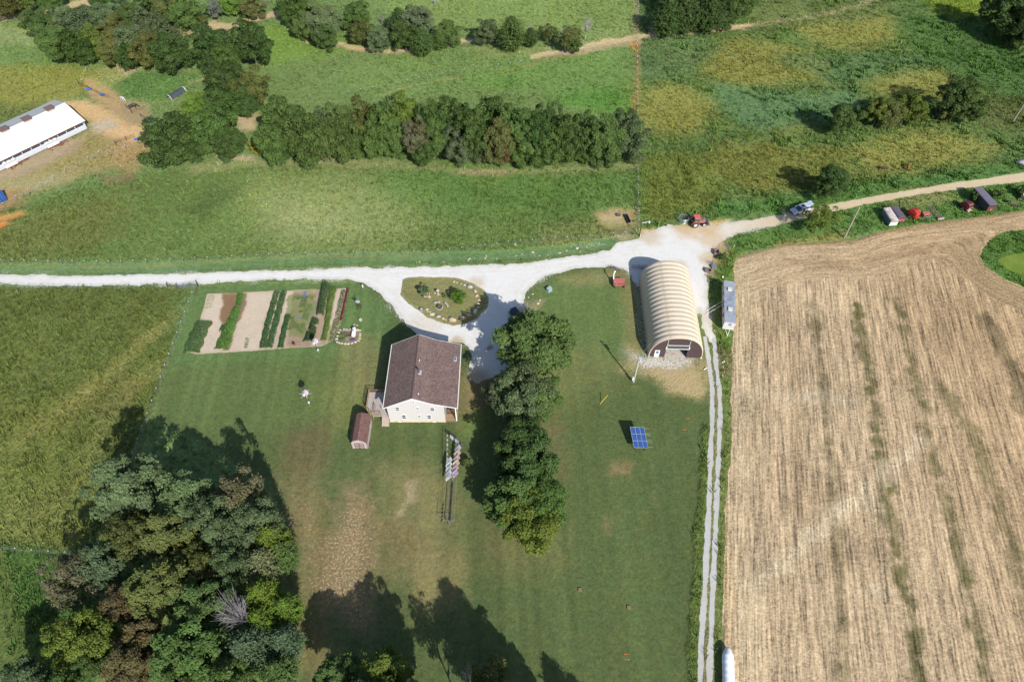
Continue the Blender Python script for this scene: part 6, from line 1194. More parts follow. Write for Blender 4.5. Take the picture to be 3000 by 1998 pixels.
# solar array
def solvez(u, v, us, vs):
    sx, sy = -sd.x / sd.z, -sd.y / sd.z; g = G(us, vs)
    return min(np.arange(.1, 7, .02), key=lambda z: hypot(G(u, v, z)[0] + sx * z - g[0], G(u, v, z)[1] + sy * z - g[1]))
zt, zb = solvez(1846, 1251, 1823, 1238), solvez(1858, 1311, 1835, 1298)
zt, zb = max(zt, zb + .9), min(zb, 1.3); zb = max(.7, zb)
TL_, TR_, BLc = Vector((*G(1846, 1251, zt), zt)), Vector((*G(1886.5, 1252, zt), zt)), Vector((*G(1857.5, 1311, zb), zb))
ex_, ey_ = (TR_ - TL_), (BLc - TL_); nrm = ex_.cross(ey_).normalized(); nrm = nrm if nrm.z > 0 else -nrm; cx_ = TL_ + ex_ * .5 + ey_ * .5
sol = thing('solar_array', 'ground mounted blue solar array of nine panels on the lawn', 'solar panel', (cx_.x, cx_.y, 0)); o0 = Vector((cx_.x, cx_.y, 0))
PV = NT('solar_cells'); tcg = PV.t.nodes.new('ShaderNodeTexCoord').outputs['Generated']; sg = PV.sep(tcg)
ln1 = PV.math('MAXIMUM', PV.math('GREATER_THAN', PV.math('FRACT', PV.math('MULTIPLY', sg[0], 6)), .92), PV.math('GREATER_THAN', PV.math('FRACT', PV.math('MULTIPLY', sg[1], 9)), .94)); PV.b.inputs['Roughness'].default_value = .12; PV.b.inputs['Specular IOR Level'].default_value = .5
PV.col(PV.mix(ln1, PV.mix(PV.noise(1.5, 3), A(38, 74, 142), A(50, 92, 164)), A(120, 150, 196)))
for i in range(3):
    for j in range(3):
        a = TL_ - o0 + ex_ * (i / 3 + .006) + ey_ * (j / 3 + .008); b = a + ex_ * (1 / 3 - .012); c = b + ey_ * (1 / 3 - .016); d = a + ey_ * (1 / 3 - .016)
        MB().add([a, b, c, d, a + nrm * .03, b + nrm * .03, c + nrm * .03, d + nrm * .03], [(3, 2, 1, 0), (4, 5, 6, 7), (0, 1, 5, 4), (1, 2, 6, 5), (2, 3, 7, 6), (3, 0, 4, 7)]).build('solar_panel', PV.m, sol)
m = MB()
for i in range(4): p = TL_ - o0 + ex_ * (i / 3) + nrm * .035; m.bar(p, p + ey_, .035, .03)
for j in range(4): p = TL_ - o0 + ey_ * (j / 3) + nrm * .036; m.bar(p, p + ex_, .05, .03)
m.build('frame', mat('silver_frame', A(220, 224, 232), .35, .2), sol)
for s in (.05, .30, .38, .62, .70, .97): MB().bar(TL_ - o0 + ey_ * s - nrm * .05, TL_ - o0 + ey_ * s + ex_ * 1.38 - nrm * .05, .035, .03).build('support_rail', _mats['silver_frame'], sol)
for s in (.2, .85):
    p = TL_ - o0 + ex_ * s + ey_ * .95; q = TL_ - o0 + ex_ * s + ey_ * .35; MB().tube(p, (p.x, p.y, 0), .06).build('leg', DARKW, sol); MB().tube(q, (q.x, q.y, 0), .06).build('leg', DARKW, sol)
# green-blue cabinet
t = thing('utility_cabinet', 'pale blue-green metal cabinet on the lawn beside the drive', 'cabinet', G(1609, 852), radians(38)); MB().b2((-.5, -.38, .05), (.5, .38, .82)).build('cabinet_body', mat('pale_blue_cabinet', A(160, 190, 200), .5, var=.06), t); MB().b2((-.53, -.41, .82), (.53, .41, .88)).build('lid', mat('pale_blue_lid', A(184, 208, 216), .5), t); MB().b2((-.55, -.45, 0), (.55, .45, .05)).build('pad', CONC, t)
# poles
GREYW = mat('weathered_pole', A(190, 182, 176), .8, var=.15, scale=4)
t = thing('utility_pole', 'tall weathered pole with grey transformer in front of the arched building', 'utility pole', G(1855, 1119)); MB().tube((0, 0, 0), (0, 0, 8.4), .16, .12, 10).build('pole', GREYW, t); MB().tube((.3, 0, 6.6), (.3, 0, 7.5), .25, n=14).build('transformer', mat('transformer_grey', A(206, 216, 226), .4), t); MB().b2((-.3, -.14, .6), (-.1, .14, 1.6)).build('meter_box', WHITE, t); MB().b2((-.25, -.06, 8.05), (.25, .06, 8.2)).build('insulator_bracket', STEEL, t); MB().tube((.12, -.12, 0), (.12, -.12, 6.4), .04, n=6).build('conduit', WHITE, t)
w = thing('service_wires', 'two thin wires running from the transformer pole to the arched building', 'wires', (*G(1855, 1119), 0)); bx, by = G(1855, 1119)
for dz in (7.9, 7.3): MB().tube((0, 0, dz), (27.3 - bx, 84.2 - by, 3.2 + (dz - 7.3)), .014, n=4).build('wire', CL, w)
t = thing('light_pole', 'short dark post with a horizontal lamp arm at the fence corner', 'lamp post', G(1873, 692)); MB().tube((0, 0, 0), (0, 0, 4.1), .13, .10, 10).build('pole', DARKW, t); MB().tube((0, 0, 4.0), (1.75, .25, 4.1), .04, n=6).build('arm', STEEL, t); MB().b2((1.65, -.05, 3.95), (1.9, .55, 4.15)).build('lamp_head', WHITE, t); MB().tube((.18, -.25, 0), (.18, -.25, .75), .07, n=8).build('marker', WHITE, t); MB().tube((.18, -.25, .75), (.18, -.25, 1.05), .08, n=8).build('marker_cap', mat('marker_yellow', (.75, .5, .0), .5), t)
for (u, v, h, l) in ((2473, 698, 8.9, 'tall bare grey pole at the edge of the stubble field'), (2967, 358, 8.5, 'bare grey pole at the far right edge of the goldenrod field')):
    t = thing('utility_pole', l, 'utility pole', G(u, v)); MB().tube((0, 0, 0), (0, 0, h), .15, .11, 10).build('pole', GREYW, t); MB().tube((0, 0, h), (0, 0, h + .2), .05, n=6).build('insulator', WHITE, t)
a = G(1758, 1183); b = G(1780, 1158, 1.5); o = MB().tube((0, 0, 0), (b[0] - a[0], b[1] - a[1], 1.5), .05, n=8).build('leaning_stake', mat('stake_yellow', (.72, .50, .03), .5)); o.location = (*a, 0); meta(o, 'yellow leaning pole standing alone in the lawn', 'pole')
for (u, v, l) in ((2065, 1082, 'short white pipe left of the wheel tracks'), (2118, 1062, 'white pipe lying right of the wheel tracks')): o = MB().tube((-.25, -.1, .15), (.35, .12, .3), .09, n=8).build('vent_pipe', WHITE); o.location = (*G(u, v), 0); meta(o, l, 'pipe')
OM = mat('orange_paint', A(236, 128, 70), .7)
for i, (u, v, w_, l) in enumerate(((1978, 1064, .9, 'on the gravel apron'), (1990, 1159, .8, 'in the stony patch'), (2015, 1226, 1.0, 'on the lawn left of the track, upper'), (2007, 1259, .8, 'on the lawn left of the track, lower'), (1835, 1916, .6, 'near the bottom edge, upper'), (1838, 1932, .7, 'near the bottom edge, lower'))):
    m = MB(); rr_ = random.Random(i)
    for k in range(5): m.add([(x_, y_, .02) for x_, y_ in ((k * w_ / 5 - w_ / 2, rr_.uniform(-.1, 0)), ((k + 1) * w_ / 5 - w_ / 2 - .02, rr_.uniform(-.1, 0)), ((k + 1) * w_ / 5 - w_ / 2 - .02, rr_.uniform(.03, .12)), (k * w_ / 5 - w_ / 2, rr_.uniform(.03, .12)))], [(0, 1, 2, 3)])
    o = m.build('paint_mark', OM); o.location = (*G(u, v), 0); meta(o, f'orange survey paint mark {l}', 'paint mark')
o = MB().b2((-.35, .0, .085), (.45, .22, .095)).build('paint_mark', OM); o.location = (*G(1971, 1038), 0); meta(o, 'orange paint mark on the concrete floor in the arched building doorway', 'paint mark')
for (u, v, l) in ((1699, 1727, 'square brown block sunk in the lawn, left one'), (1842, 1779, 'square brown block sunk in the lawn, right one')): o = MB().box((0, 0, .08), (.55, .5, .18)).build('sunken_block', mat('brown_block', A(150, 124, 100), .9, var=.3)); o.location = (*G(u, v), 0); meta(o, l, 'block')
# silage tube
t = thing('silage_tube', 'white plastic wrapped tube lying on the stubble at the bottom edge', 'silage tube', G(2132, 1895, .8), radians(-10)); Rg = []
for q in range(60):
    y = -q * .28; e = min(1, sqrt(max(0, (q + .35) / 5))); rr_ = .86 * e * (1 + .035 * sin(q * 1.9)); Rg.append([(rr_ * cos(b), y, max(.02, .8 + rr_ * .95 * sin(b))) for b in np.linspace(0, 2 * pi, 22, endpoint=False)])
MB().rings(Rg).build('wrap', mat('white_film', (.80, .83, .88), .3, var=.04), t, True)
# ================================================================== VEHICLES AND MACHINERY
RED = mat('faded_red_paint', A(204, 116, 110), .6, var=.15, dirt=A(220, 180, 170), dirt_scale=2, dirt_amt=.3); RED2 = mat('bright_red_paint', A(196, 64, 52), .55, var=.1); DRED = mat('dark_red_paint', A(110, 44, 56), .5, var=.2); GLASSD = mat('car_glass', (.02, .035, .05), .06, spec=.8); RUSTW = mat('rusty_white_paint', A(236, 232, 230), .6, var=.08, dirt=A(206, 170, 146), dirt_scale=.9, dirt_amt=.55)
GREYP = mat('grey_steel_paint', A(120, 132, 146), .55, var=.12); ORANGE = mat('orange_triangle', A(255, 120, 40), .5); RIM = mat('pale_wheel_rim', A(236, 214, 206), .5); PURP = mat('dark_grey_purple', A(112, 104, 120), .6, var=.12)
def wheel(parent, x, y, r, w, rim=None, n=20):
    o = MB().tube((0, -w / 2, 0), (0, w / 2, 0), r, n=n).build('wheel', BLACK, parent, loc=(x, y, r)); MB().tube((0, -w / 2 - .02, 0), (0, w / 2 + .02, 0), r * .55, n=14).build('rim', rim or STEEL, o); return o
# SUV: lofted body, x forward
def suv():
    a, b = G(2314, 629), G(2370, 612); c = ((a[0] + b[0]) / 2, (a[1] + b[1]) / 2); t = thing('parked_suv', 'white suv with open tailgate and dark sunroof stopped on the dirt road', 'car', c, atan2(a[1] - b[1], a[0] - b[0]))
    W = mat('car_white', A(214, 226, 248), .25, var=.02, spec=.6)
    S = [(-2.45, .45, .80, .88), (-2.4, .38, .95, .98), (-1.9, .34, 1.02, 1.0), (-.8, .32, 1.02, 1.0), (.9, .32, 1.02, 1.0), (1.15, .32, 1.0, 1.0), (1.9, .34, .95, .98), (2.3, .38, .86, .92), (2.48, .45, .72, .80)]
    R = []
    for x, z0, z1, k in S:
        h = .96 * k; R.append([(x, -h, z0), (x, -h * 1.0, z0 + (z1 - z0) * .6), (x, -h * .93, z1), (x, -h * .5, z1 + .04), (x, h * .5, z1 + .04), (x, h * .93, z1), (x, h, z0 + (z1 - z0) * .6), (x, h, z0)])
    MB().rings(R).build('body', W, t, True)
    R = []
    for x, z1, k in ((-2.2, 1.05, .86), (-2.02, 1.55, .76), (-1.7, 1.66, .74), (-.2, 1.70, .74), (.35, 1.64, .74), (1.18, 1.04, .86)):
        R.append([(x, -.86 if z1 > 1.1 else -.86, 1.03), (x, -k, z1 - .04), (x, -k * .6, z1), (x, k * .6, z1), (x, k, z1 - .04), (x, .86, 1.03)])
    MB().rings(R).build('cabin_glass', GLASSD, t, True)
    R = [[(x, -.78, z - .05), (x, -.6, z + .03), (x, .6, z + .03), (x, .78, z - .05)] for x, z in ((-2.15, 1.60), (-1.7, 1.70), (-.2, 1.745), (.38, 1.68))]; MB().rings(R, caps=False).build('roof', W, t)
    MB().b2((-.85, -.42, 1.762), (.1, .42, 1.785)).build('sunroof', GLASSD, t)
    for s in (-1, 1):
        p = MB(); p.bar((.36, s * .77, 1.62), (1.18, s * .86, 1.02), .035); p.bar((-.55, s * .86, 1.03), (-.55, s * .77, 1.66), .035); p.bar((-1.6, s * .87, 1.03), (-1.75, s * .76, 1.64), .05); p.build('pillar', W, t)
        MB().b2((.7, s * 1.0 - .1, 1.02), (.88, s * 1.0 + .1, 1.2)).build('wing_mirror', W, t); MB().b2((2.25, s * .62 - .2, .66), (2.46, s * .62 + .2, .80)).build('headlight', mat('lamp_glass', (.7, .75, .8), .1), t)
        for x in (-1.45, 1.5): wheel(t, x, s * .86, .37, .24, mat('alloy_wheel', (.4, .4, .42), .3, .8))
    MB().b2((2.42, -.5, .48), (2.5, .5, .72)).build('grille', BLACKP, t); MB().box((-2.55, 0, 1.78), (.9, 1.45, .08), M=Matrix.Rotation(radians(18), 3, 'Y')).build('tailgate', W, t); MB().b2((-2.45, -.7, .7), (-2.38, .7, 1.5)).build('cargo_opening', BLACKP, t)
    return t
suv()
o = MB().blob((0, 0, .3), (.35, .3, .32), 5, 1, .2).build('feed_sack', mat('red_brown_sack', A(150, 92, 76), .9)); o.location = (*G(2371, 623), 0); meta(o, 'red-brown sack lying behind the open tailgate of the suv', 'sack')
# tractor with loader, x forward
t = thing('tractor', 'red tractor with faded cab roof and front loader beside the gravel', 'tractor', G(2043, 658), radians(8))
for s in (-1, 1): wheel(t, -.95, s * .95, .78, .42, RIM, 26); wheel(t, 1.25, s * .85, .52, .3, RIM, 22)
m = MB(); 
for s in (-1, 1):
    for k in range(6): a = radians(20 + k * 28); a2 = radians(20 + (k + 1) * 28); m.add([(-.95 + .9 * cos(a), s * .95 - .25, .78 + .9 * sin(a)), (-.95 + .9 * cos(a2), s * .95 - .25, .78 + .9 * sin(a2)), (-.95 + .9 * cos(a2), s * .95 + .25, .78 + .9 * sin(a2)), (-.95 + .9 * cos(a), s * .95 + .25, .78 + .9 * sin(a))], [(0, 1, 2, 3)])
m.build('fender', RED, t); MB().b2((.1, -.34, .75), (1.7, .34, 1.35)).b2((-.9, -.3, .5), (.3, .3, .9)).build('hood', RED, t)
MB().box((-.55, 0, 1.7), (1.3, 1.3, 1.3), taper=.9).build('cab_glass', mat('tinted_cab', (.05, .09, .08), .1), t); MB().b2((-1.25, -.72, 2.36), (.15, .72, 2.52)).build('cab_roof', mat('pink_red_roof', A(236, 112, 116), .5, var=.1), t)
m = MB()
for s in (-1, 1): m.bar((-.1, s * .5, 1.5), (1.6, s * .55, 1.45), .07, .1); m.bar((1.6, s * .55, 1.45), (2.35, s * .55, .45), .07, .1); m.bar((-.1, s * .5, .8), (-.1, s * .5, 1.5), .07)
m.build('loader_arm', GREYP, t); MB().prism([(2.3, .1), (2.95, .05), (2.9, .12), (2.45, .2), (2.5, .75), (2.35, .8)], -.85, .85, 'y').build('bucket', GREYP, t); MB().tube((.9, -.3, 1.3), (.9, -.3, 2.0), .04).build('exhaust', BLACKP, t)
t = thing('bale_ring', 'round galvanised hay bale ring feeder behind the tractor', 'bale feeder', G(2001, 648)); m = MB()
for z in (.06, .5, .95, 1.2): m.torus((0, 0, z), 1.15, .045, 28, 5)
m.build('ring_frame', STEEL, t); m = MB()
for i in range(16): a = i * pi / 8; m.tube((1.15 * cos(a), 1.15 * sin(a), .05), (1.15 * cos(a + .1), 1.15 * sin(a + .1), 1.2), .03, n=5)
m.build('upright_bars', STEEL, t)
# buggy
t = thing('black_buggy', 'black covered buggy parked in tree shade at the gravel edge', 'buggy', G(1508, 928), radians(-60)); MB().box((0, 0, 1.35), (1.5, 1.25, 1.15), taper=.94).build('carriage_body', BLACKP, t); MB().b2((-.85, -.68, 1.93), (.95, .68, 2.0)).build('roof', mat('dark_blue_canvas', (.015, .03, .07), .5), t); MB().b2((-1.3, -.5, .75), (1.2, .5, .85)).build('floor', BLACKP, t)
for x, r in ((-.75, .6), (.95, .5)):
    for s in (-1, 1):
        w_ = MB().torus((0, 0, 0), r, .035, 20, 5, 'y').build('wheel', BLACK, t, loc=(x, s * .72, r)); q = MB()
        for k in range(6): a = k * pi / 6; q.tube((-r * cos(a), 0, -r * sin(a)), (r * cos(a), 0, r * sin(a)), .015, n=4)
        q.build('spokes', DARKW, w_)
for s in (-1, 1): MB().tube((1.2, s * .35, .7), (3.2, s * .32, .55), .03, n=5).build('shaft', BLACKP, t)
t = thing('hitching_rail', 'grey wooden hitching rail on the bare soil beside the buggy', 'hitching rail', G(1550, 926), radians(48)); MB().bar((-1.3, 0, 1.0), (1.3, 0, 1.0), .06, .06).build('rail', GREYW, t)
for s in (-1.1, 1.1): MB().tube((s, 0, 0), (s, 0, 1.25), .08).build('post', GREYW, t)
t = thing('yard_lamp', 'thin stake with a small white globe near the hitching rail', 'lamp', G(1567, 920)); MB().tube((0, 0, 0), (.05, 0, 1.0), .025, n=6).build('stake', STEEL, t); MB().blob((.05, 0, 1.05), (.16, .16, .14), 1, 2, 0).build('globe', WHITE, t, True)
BLUE = mat('blue_plastic', A(60, 120, 210), .4)
for (u, v, a, l) in ((1534, 1212, .7, 'bright blue slide under the right side of the trees'), (1498, 1218, 0, 'blue and white toy bench under the trees'), (1484, 1186, .4, 'small blue swing seat glimpsed between leaves')):
    t = thing('play_equipment', l, 'play equipment', G(u, v), a); MB().box((0, 0, .9), (1.3, .5, .06), M=Matrix.Rotation(.35, 3, 'Y')).build('panel', BLUE, t)
    for s in (-.5, .5): MB().tube((s, 0, 0), (s, 0, 1.0), .05).build('post', PINE, t)
# red spreader with white auger arm
t = thing('manure_spreader', 'red farm spreader with white curved spout on the lawn near the arched building', 'farm implement', G(1812, 833), radians(0)); MB().prism([(-.55, .5), (.5, .5), (.8, 1.15), (-.85, 1.15), (-.85, 1.1)], -1.1, 1.1, 'x').build('hopper', RED, t); MB().b2((-1.2, -1.0, .55), (1.2, -.9, .8)).b2((-1.25, -1.0, .3), (-1.1, .8, 1.2)).b2((1.1, -1.0, .3), (1.25, .8, 1.2)).build('frame', RED, t)
for s in (-1.0, 1.05): w_ = wheel(t, s, -.9, .36, .2); w_.rotation_euler = (0, 0, pi / 2)
m = MB(); m.tube((-1.15, .4, .9), (-1.2, .9, 2.2), .13, .11); m.tube((-1.2, .9, 2.2), (-.9, 1.4, 2.7), .12, .16); m.build('spout', WHITE, t); MB().b2((-.7, -1.02, .85), (-.45, -1.0, 1.1)).build('warning_plate', ORANGE, t)
t = thing('hay_rake', 'dark spindly rake lying on the gravel edge behind the red spreader', 'farm implement', G(1802, 789), radians(-25)); m = MB(); m.bar((-1.3, 0, .4), (1.3, 0, .4), .06)
for i in range(9): m.tube((-1.2 + i * .3, -.3, .05), (-1.2 + i * .3, .35, .6), .03, n=5)
m.build('tine_bar', mat('dark_iron', (.06, .055, .06), .7), t); MB().bar((0, 0, .4), (1.8, -.9, .3), .06).build('drawbar', PINE, t)
for (u, v, a, l, mm_) in ((1862, 787, 0, 'red tine frame in the shadow of the arched building', RED), (1885, 788, .1, 'dark red harrow in the shadow of the arched building', DRED)):
    t = thing('harrow', l, 'farm implement', G(u, v), a); m = MB()
    for y in (-.4, .1, .6): m.bar((-.9, y, .5), (.9, y, .5), .05)
    for i in range(5): m.bar((-.8 + i * .4, -.5, .5), (-.8 + i * .4, .7, .5), .04); m.tube((-.8 + i * .4, .1, 0), (-.8 + i * .4, .1, .5), .03, n=5)
    m.build('frame', mm_, t)
# heap by the trailer
def crate(u, v, d, a, m_, l, name='crate', cat='crate', part='slat'):
    t = thing(name, l, cat, G(u, v), a); MB().box((0, 0, .1), (d[0], d[1], .12)).build('base', m_, t)
    for s in (-1, 1): MB().b2((s * d[0] / 2 - .04, -d[1] / 2, .16), (s * d[0] / 2 + .04, d[1] / 2, d[2])).build('side', m_, t); MB().b2((-d[0] / 2 + .05, s * d[1] / 2 - .04, .16), (d[0] / 2 - .05, s * d[1] / 2 + .04, d[2])).build('end', m_, t)
    return t
GBR = mat('grey_brown_wood', A(150, 130, 124), .8, var=.2, scale=5)
t = crate(2098, 743, (.95, 1.3, .8), radians(-15), GBR, 'grey box with red forks standing on the stony bank', 'implement_box', 'box'); m = MB()
for s in (-.25, .25): m.bar((s, .7, .3), (s + .1, 1.6, 1.0), .05, .05)
m.bar((-.3, 1.1, .6), (.4, 1.1, .6), .04); m.build('fork', RED2, t)
crate(2074, 796, (1.2, 1.0, .7), radians(-25), GBR, 'brown wooden crate at the corner of the gravel above the trailer'); t = thing('sheet_metal', 'blue-grey metal sheet leaning beside the brown crate', 'sheet metal', G(2090, 785), .2); MB().box((0, 0, .45), (1.0, .9, .06), M=Matrix.Rotation(.3, 3, 'X')).build('sheet', mat('blue_grey_sheet', A(130, 146, 172), .4, .3), t)
t = thing('tool_rack', 'dark tangled iron rack behind the metal sheet', 'rack', G(2083, 776), .5); m = MB()
for i in range(5): m.tube((-.5 + i * .25, 0, 0), (-.4 + i * .22, .2, 1.0 + .2 * (i % 2)), .035, n=5)
m.bar((-.6, 0, .6), (.6, .1, .7), .04); m.build('iron_bars', _mats['dark_iron'], t)
t = thing('drain_lid', 'round blue-grey lid lying on the stony bank', 'lid', G(2131, 721)); MB().tube((0, 0, 0), (0, 0, .12), .42, n=20).build('lid', mat('blue_grey_sheet', A(130, 146, 172)), t); o = MB().tube((0, 0, 0), (0, 0, .35), .17, .2, 12).build('bucket', WHITE); o.location = (*G(2117, 814), 0); meta(o, 'small white bucket in the weeds above the trailer', 'bucket')
o = MB().tube((0, 0, 0), (.1, .1, .8), .04, n=6).build('marker_stake', WHITE); o.location = (*G(2149, 725), 0); meta(o, 'short white stake in the weeds near the round lid', 'stake')
t = thing('pile_of_rails', 'dark rails dropped beside the crate above the trailer', 'rails', G(2072, 810), -.6); m = MB(); m.bar((-.8, 0, .1), (.8, .2, .15), .05).bar((-.7, .3, .1), (.9, -.1, .2), .05); m.build('rail', _mats['dark_iron'], t)
# trailers and machines parked along the road
def line_box(a, b, z): p, q = G(*a, z), G(*b, z); return ((p[0] + q[0]) / 2, (p[1] + q[1]) / 2), hypot(q[0] - p[0], q[1] - p[1]), atan2(q[1] - p[1], q[0] - p[0])
def covered_trailer(a, b, z, w, z0, mr, ms, me_, label, name='livestock_trailer', rnd=.3, stripe=None, cat='trailer'):
    c, L, ang = line_box(a, b, z); t = thing(name, label, cat, c, ang); h = L / 2
    MB().prism([(-w / 2, z0), (w / 2, z0), (w / 2, z - rnd), (-w / 2, z - rnd)], -h + .02, h - .03, 'x').build('side_wall', ms, t); MB().prism([(-w / 2, z - rnd + .003), (w / 2, z - rnd + .003), (w / 2 - .12, z - rnd * .4), (w / 2 - .5, z), (-w / 2 + .5, z), (-w / 2 + .12, z - rnd * .4)], -h, h, 'x').build('roof', mr, t)
    MB().b2((h - .028, -w / 2 + .02, z0), (h + .03, w / 2 - .02, z - rnd - .25)).build('rear_gate', me_, t); MB().b2((h - .03, -w / 2 + .05, z - rnd - .25), (h - .01, w / 2 - .05, z - rnd)).build('rear_opening', BLACKP, t)
    for x in (-.1, .75):
        for s in (-1, 1): wheel(t, x, s * (w / 2 + .05), .36, .2)
    MB().prism([(-.6, .62), (1.25, .62), (1.0, .82), (-.35, .82)], -w / 2 - .2, -w / 2 - .01, 'y').build('fender', ms, t); MB().bar((-h, 0, .5), (-h - 1.1, 0, .45), .07).build('hitch', ms, t)
    if stripe: MB().b2((h + .035, -.25, 1.1), (h + .05, .25, 1.5)).build('warning_triangle', ORANGE, t)
    return t
covered_trailer((2600, 608), (2624, 645), 2.1, 1.9, .4, RUSTW, mat('slate_blue_side', A(110, 128, 146), .5), mat('cream_gate', A(240, 240, 232), .5), 'rusty white roofed livestock trailer at the left end of the parked machinery')
covered_trailer((2621, 604), (2644, 636), 1.9, 1.9, .5, PURP, DRED, mat('rose_gate', A(190, 92, 110), .6), 'dark red covered wagon next to the rusty white trailer', 'covered_wagon')
covered_trailer((2867, 549), (2913, 600), 2.8, 2.2, .8, mat('grey_trailer_roof', A(130, 122, 140), .6, var=.1), mat('dark_grey_side', A(70, 72, 84), .6), DARKW, 'long grey roofed trailer half hidden by a bush', 'long_trailer', .15, True)
def baler(u, v, ang, body, face, label, trim):
    t = thing('round_baler', label, 'baler', G(u, v), ang); MB().prism([(-1.0, .5), (.9, .45), (1.3, 1.0), (1.15, 1.9), (.4, 2.2), (-.6, 2.0), (-1.2, 1.3)], -.75, .75, 'y').build('bale_chamber', body, t)
    for s in (-1, 1): MB().b2((-.9, s * .85 - .1, .6), (1.0, s * .85 + .1, 1.7)).build('side_panel', body, t); wheel(t, .1, s * 1.15, .42, .26)
    for i in range(4): a = i * .5; MB().bar((1.28 - .1 * i, -.72, 1.15 + .28 * i), (1.28 - .1 * i, .72, 1.15 + .28 * i), .06, .05).build('belt_roller', trim, t)
    MB().b2((1.0, -.6, .3), (1.5, .6, .62)).build('rear_bumper', face, t); MB().bar((-1.1, 0, .6), (-2.4, 0, .5), .09).build('drawbar', body, t); MB().b2((1.51, .1, .38), (1.53, .45, .6)).build('warning_triangle', ORANGE, t); return t
baler(2670, 634, radians(-60), RED2, RED2, 'bright red round baler between the dark red wagon and the pink mower', mat('red_slat', A(240, 100, 84), .5)); baler(2824, 612, radians(-65), DRED, mat('pale_gate', A(226, 200, 196), .5), 'dark maroon baler with pale slats standing alone', mat('pale_slat', A(230, 216, 206), .5))
t = thing('mower', 'faded pink-red mower with grey front bar beside the bright red baler', 'farm implement', G(2711, 636), radians(10)); MB().box((0, .3, .8), (1.7, .9, .35)).build('deck', RED, t); MB().b2((-.6, -.55, .35), (1.1, -.4, .6)).build('cutter_bar', GREYP, t); MB().b2((-.9, -.4, .3), (-.75, .5, .9)).b2((.85, -.4, .3), (1.0, .3, .8)).build('frame', RED, t); MB().b2((-.3, -.15, .98), (.0, .0, 1.1)).build('warning_plate', ORANGE, t); wheel(t, -.9, .3, .3, .2)
c, L, ang = line_box((2722, 602), (2757, 638), .6); t = thing('hay_elevator', 'long rusty lattice conveyor frame lying in the grass between the machines', 'farm implement', c, ang); m = MB(); RL = mat('rusty_lattice', A(170, 150, 142), .8, var=.2)
for s in (-.55, .55): m.bar((-L / 2, s, .6), (L / 2, s, .6), .08)
for i in range(8): x = -L / 2 + L * i / 7; m.bar((x, -.55, .6), (x, .55, .6), .04); m.bar((x, -.55, .6), (min(x + L / 7, L / 2), .55, .6), .03)
m.build('frame', RL, t); MB().b2((L / 2 - .1, -.8, .2), (L / 2 + .3, .8, .5)).build('end_axle', mat('pale_axle', A(206, 186, 180), .7), t); wheel(t, -L / 2 + .5, .7, .3, .15)
t = thing('disc_cultivator', 'reddish cultivator frame with tines and its round black shield at the right', 'farm implement', G(2968, 604), radians(-20)); m = MB(); m.bar((-.8, 0, .7), (1.1, 0, .7), .07).bar((-.8, .5, .7), (1.1, .5, .7), .07)
for i in range(5): m.tube((-.7 + i * .42, 0, .7), (-.7 + i * .42, -.25, .05), .035, n=5)
m.build('frame', mat('pink_rust', A(176, 132, 126), .7), t); MB().tube((-1.0, .6, .7), (-1.1, .7, .8), .65, n=18).build('shield', BLACKP, t)
t = thing('old_machine', 'cream topped old farm machine cut by the right edge', 'farm implement', G(2997, 583), radians(-25)); MB().b2((-1, -.8, .6), (1.4, .8, 1.3)).build('machine_body', DARKW, t); MB().b2((-.7, -.6, 1.31), (1.4, .6, 1.5)).build('top_panel', mat('cream_panel', A(236, 226, 200), .6), t); wheel(t, -.7, -.9, .4, .2)
t = thing('white_wreck', 'white bodied machine on the grass verge at the far right edge', 'vehicle', G(2998, 484), radians(160)); MB().rings([[(x, -w, .4), (x, -w * .8, h), (x, w * .8, h), (x, w, .4)] for x, w, h in ((-1.6, .8, 1.0), (-.8, .9, 1.4), (.3, .9, 1.35), (1.2, .7, 1.0), (1.9, .25, .6))]).build('hull', mat('dull_white', A(220, 210, 216), .5, var=.1), t, True); MB().b2((-.9, -.95, .55), (.8, -.89, 1.0)).build('opening', BLACKP, t); wheel(t, -.8, -.8, .35, .2)
# troughs
t = thing('water_trough', 'long black trough on the bare patch by the fence', 'trough', G(1837, 643), radians(12)); MB().prism([(-.42, .5), (-.3, .02), (.3, .02), (.42, .5), (.36, .5), (.26, .1), (-.26, .1), (-.36, .5)], -1.35, 1.35, 'y').build('trough_body', BLACKP, t)
for y in (-1.38, 1.33): MB().b2((-.4, y, .03), (.4, y + .05, .49)).build('end', BLACKP, t)
t = thing('feed_tub', 'round grey-blue tub on the bare patch by the fence', 'tub', G(1811, 632)); MB().tube((0, 0, 0), (0, 0, .28), .4, .5, 20).build('tub_body', mat('grey_tub', A(112, 130, 150), .5), t); MB().torus((0, 0, .3), .5, .07, 24, 6).build('rim', BLACK, t)
o = MB().b2((-.2, -.15, 0), (.2, .15, .25)).build('stone_block', DARKW); o.location = (*G(1951, 662), 0); meta(o, 'small dark block on the gravel edge left of the tractor', 'block')
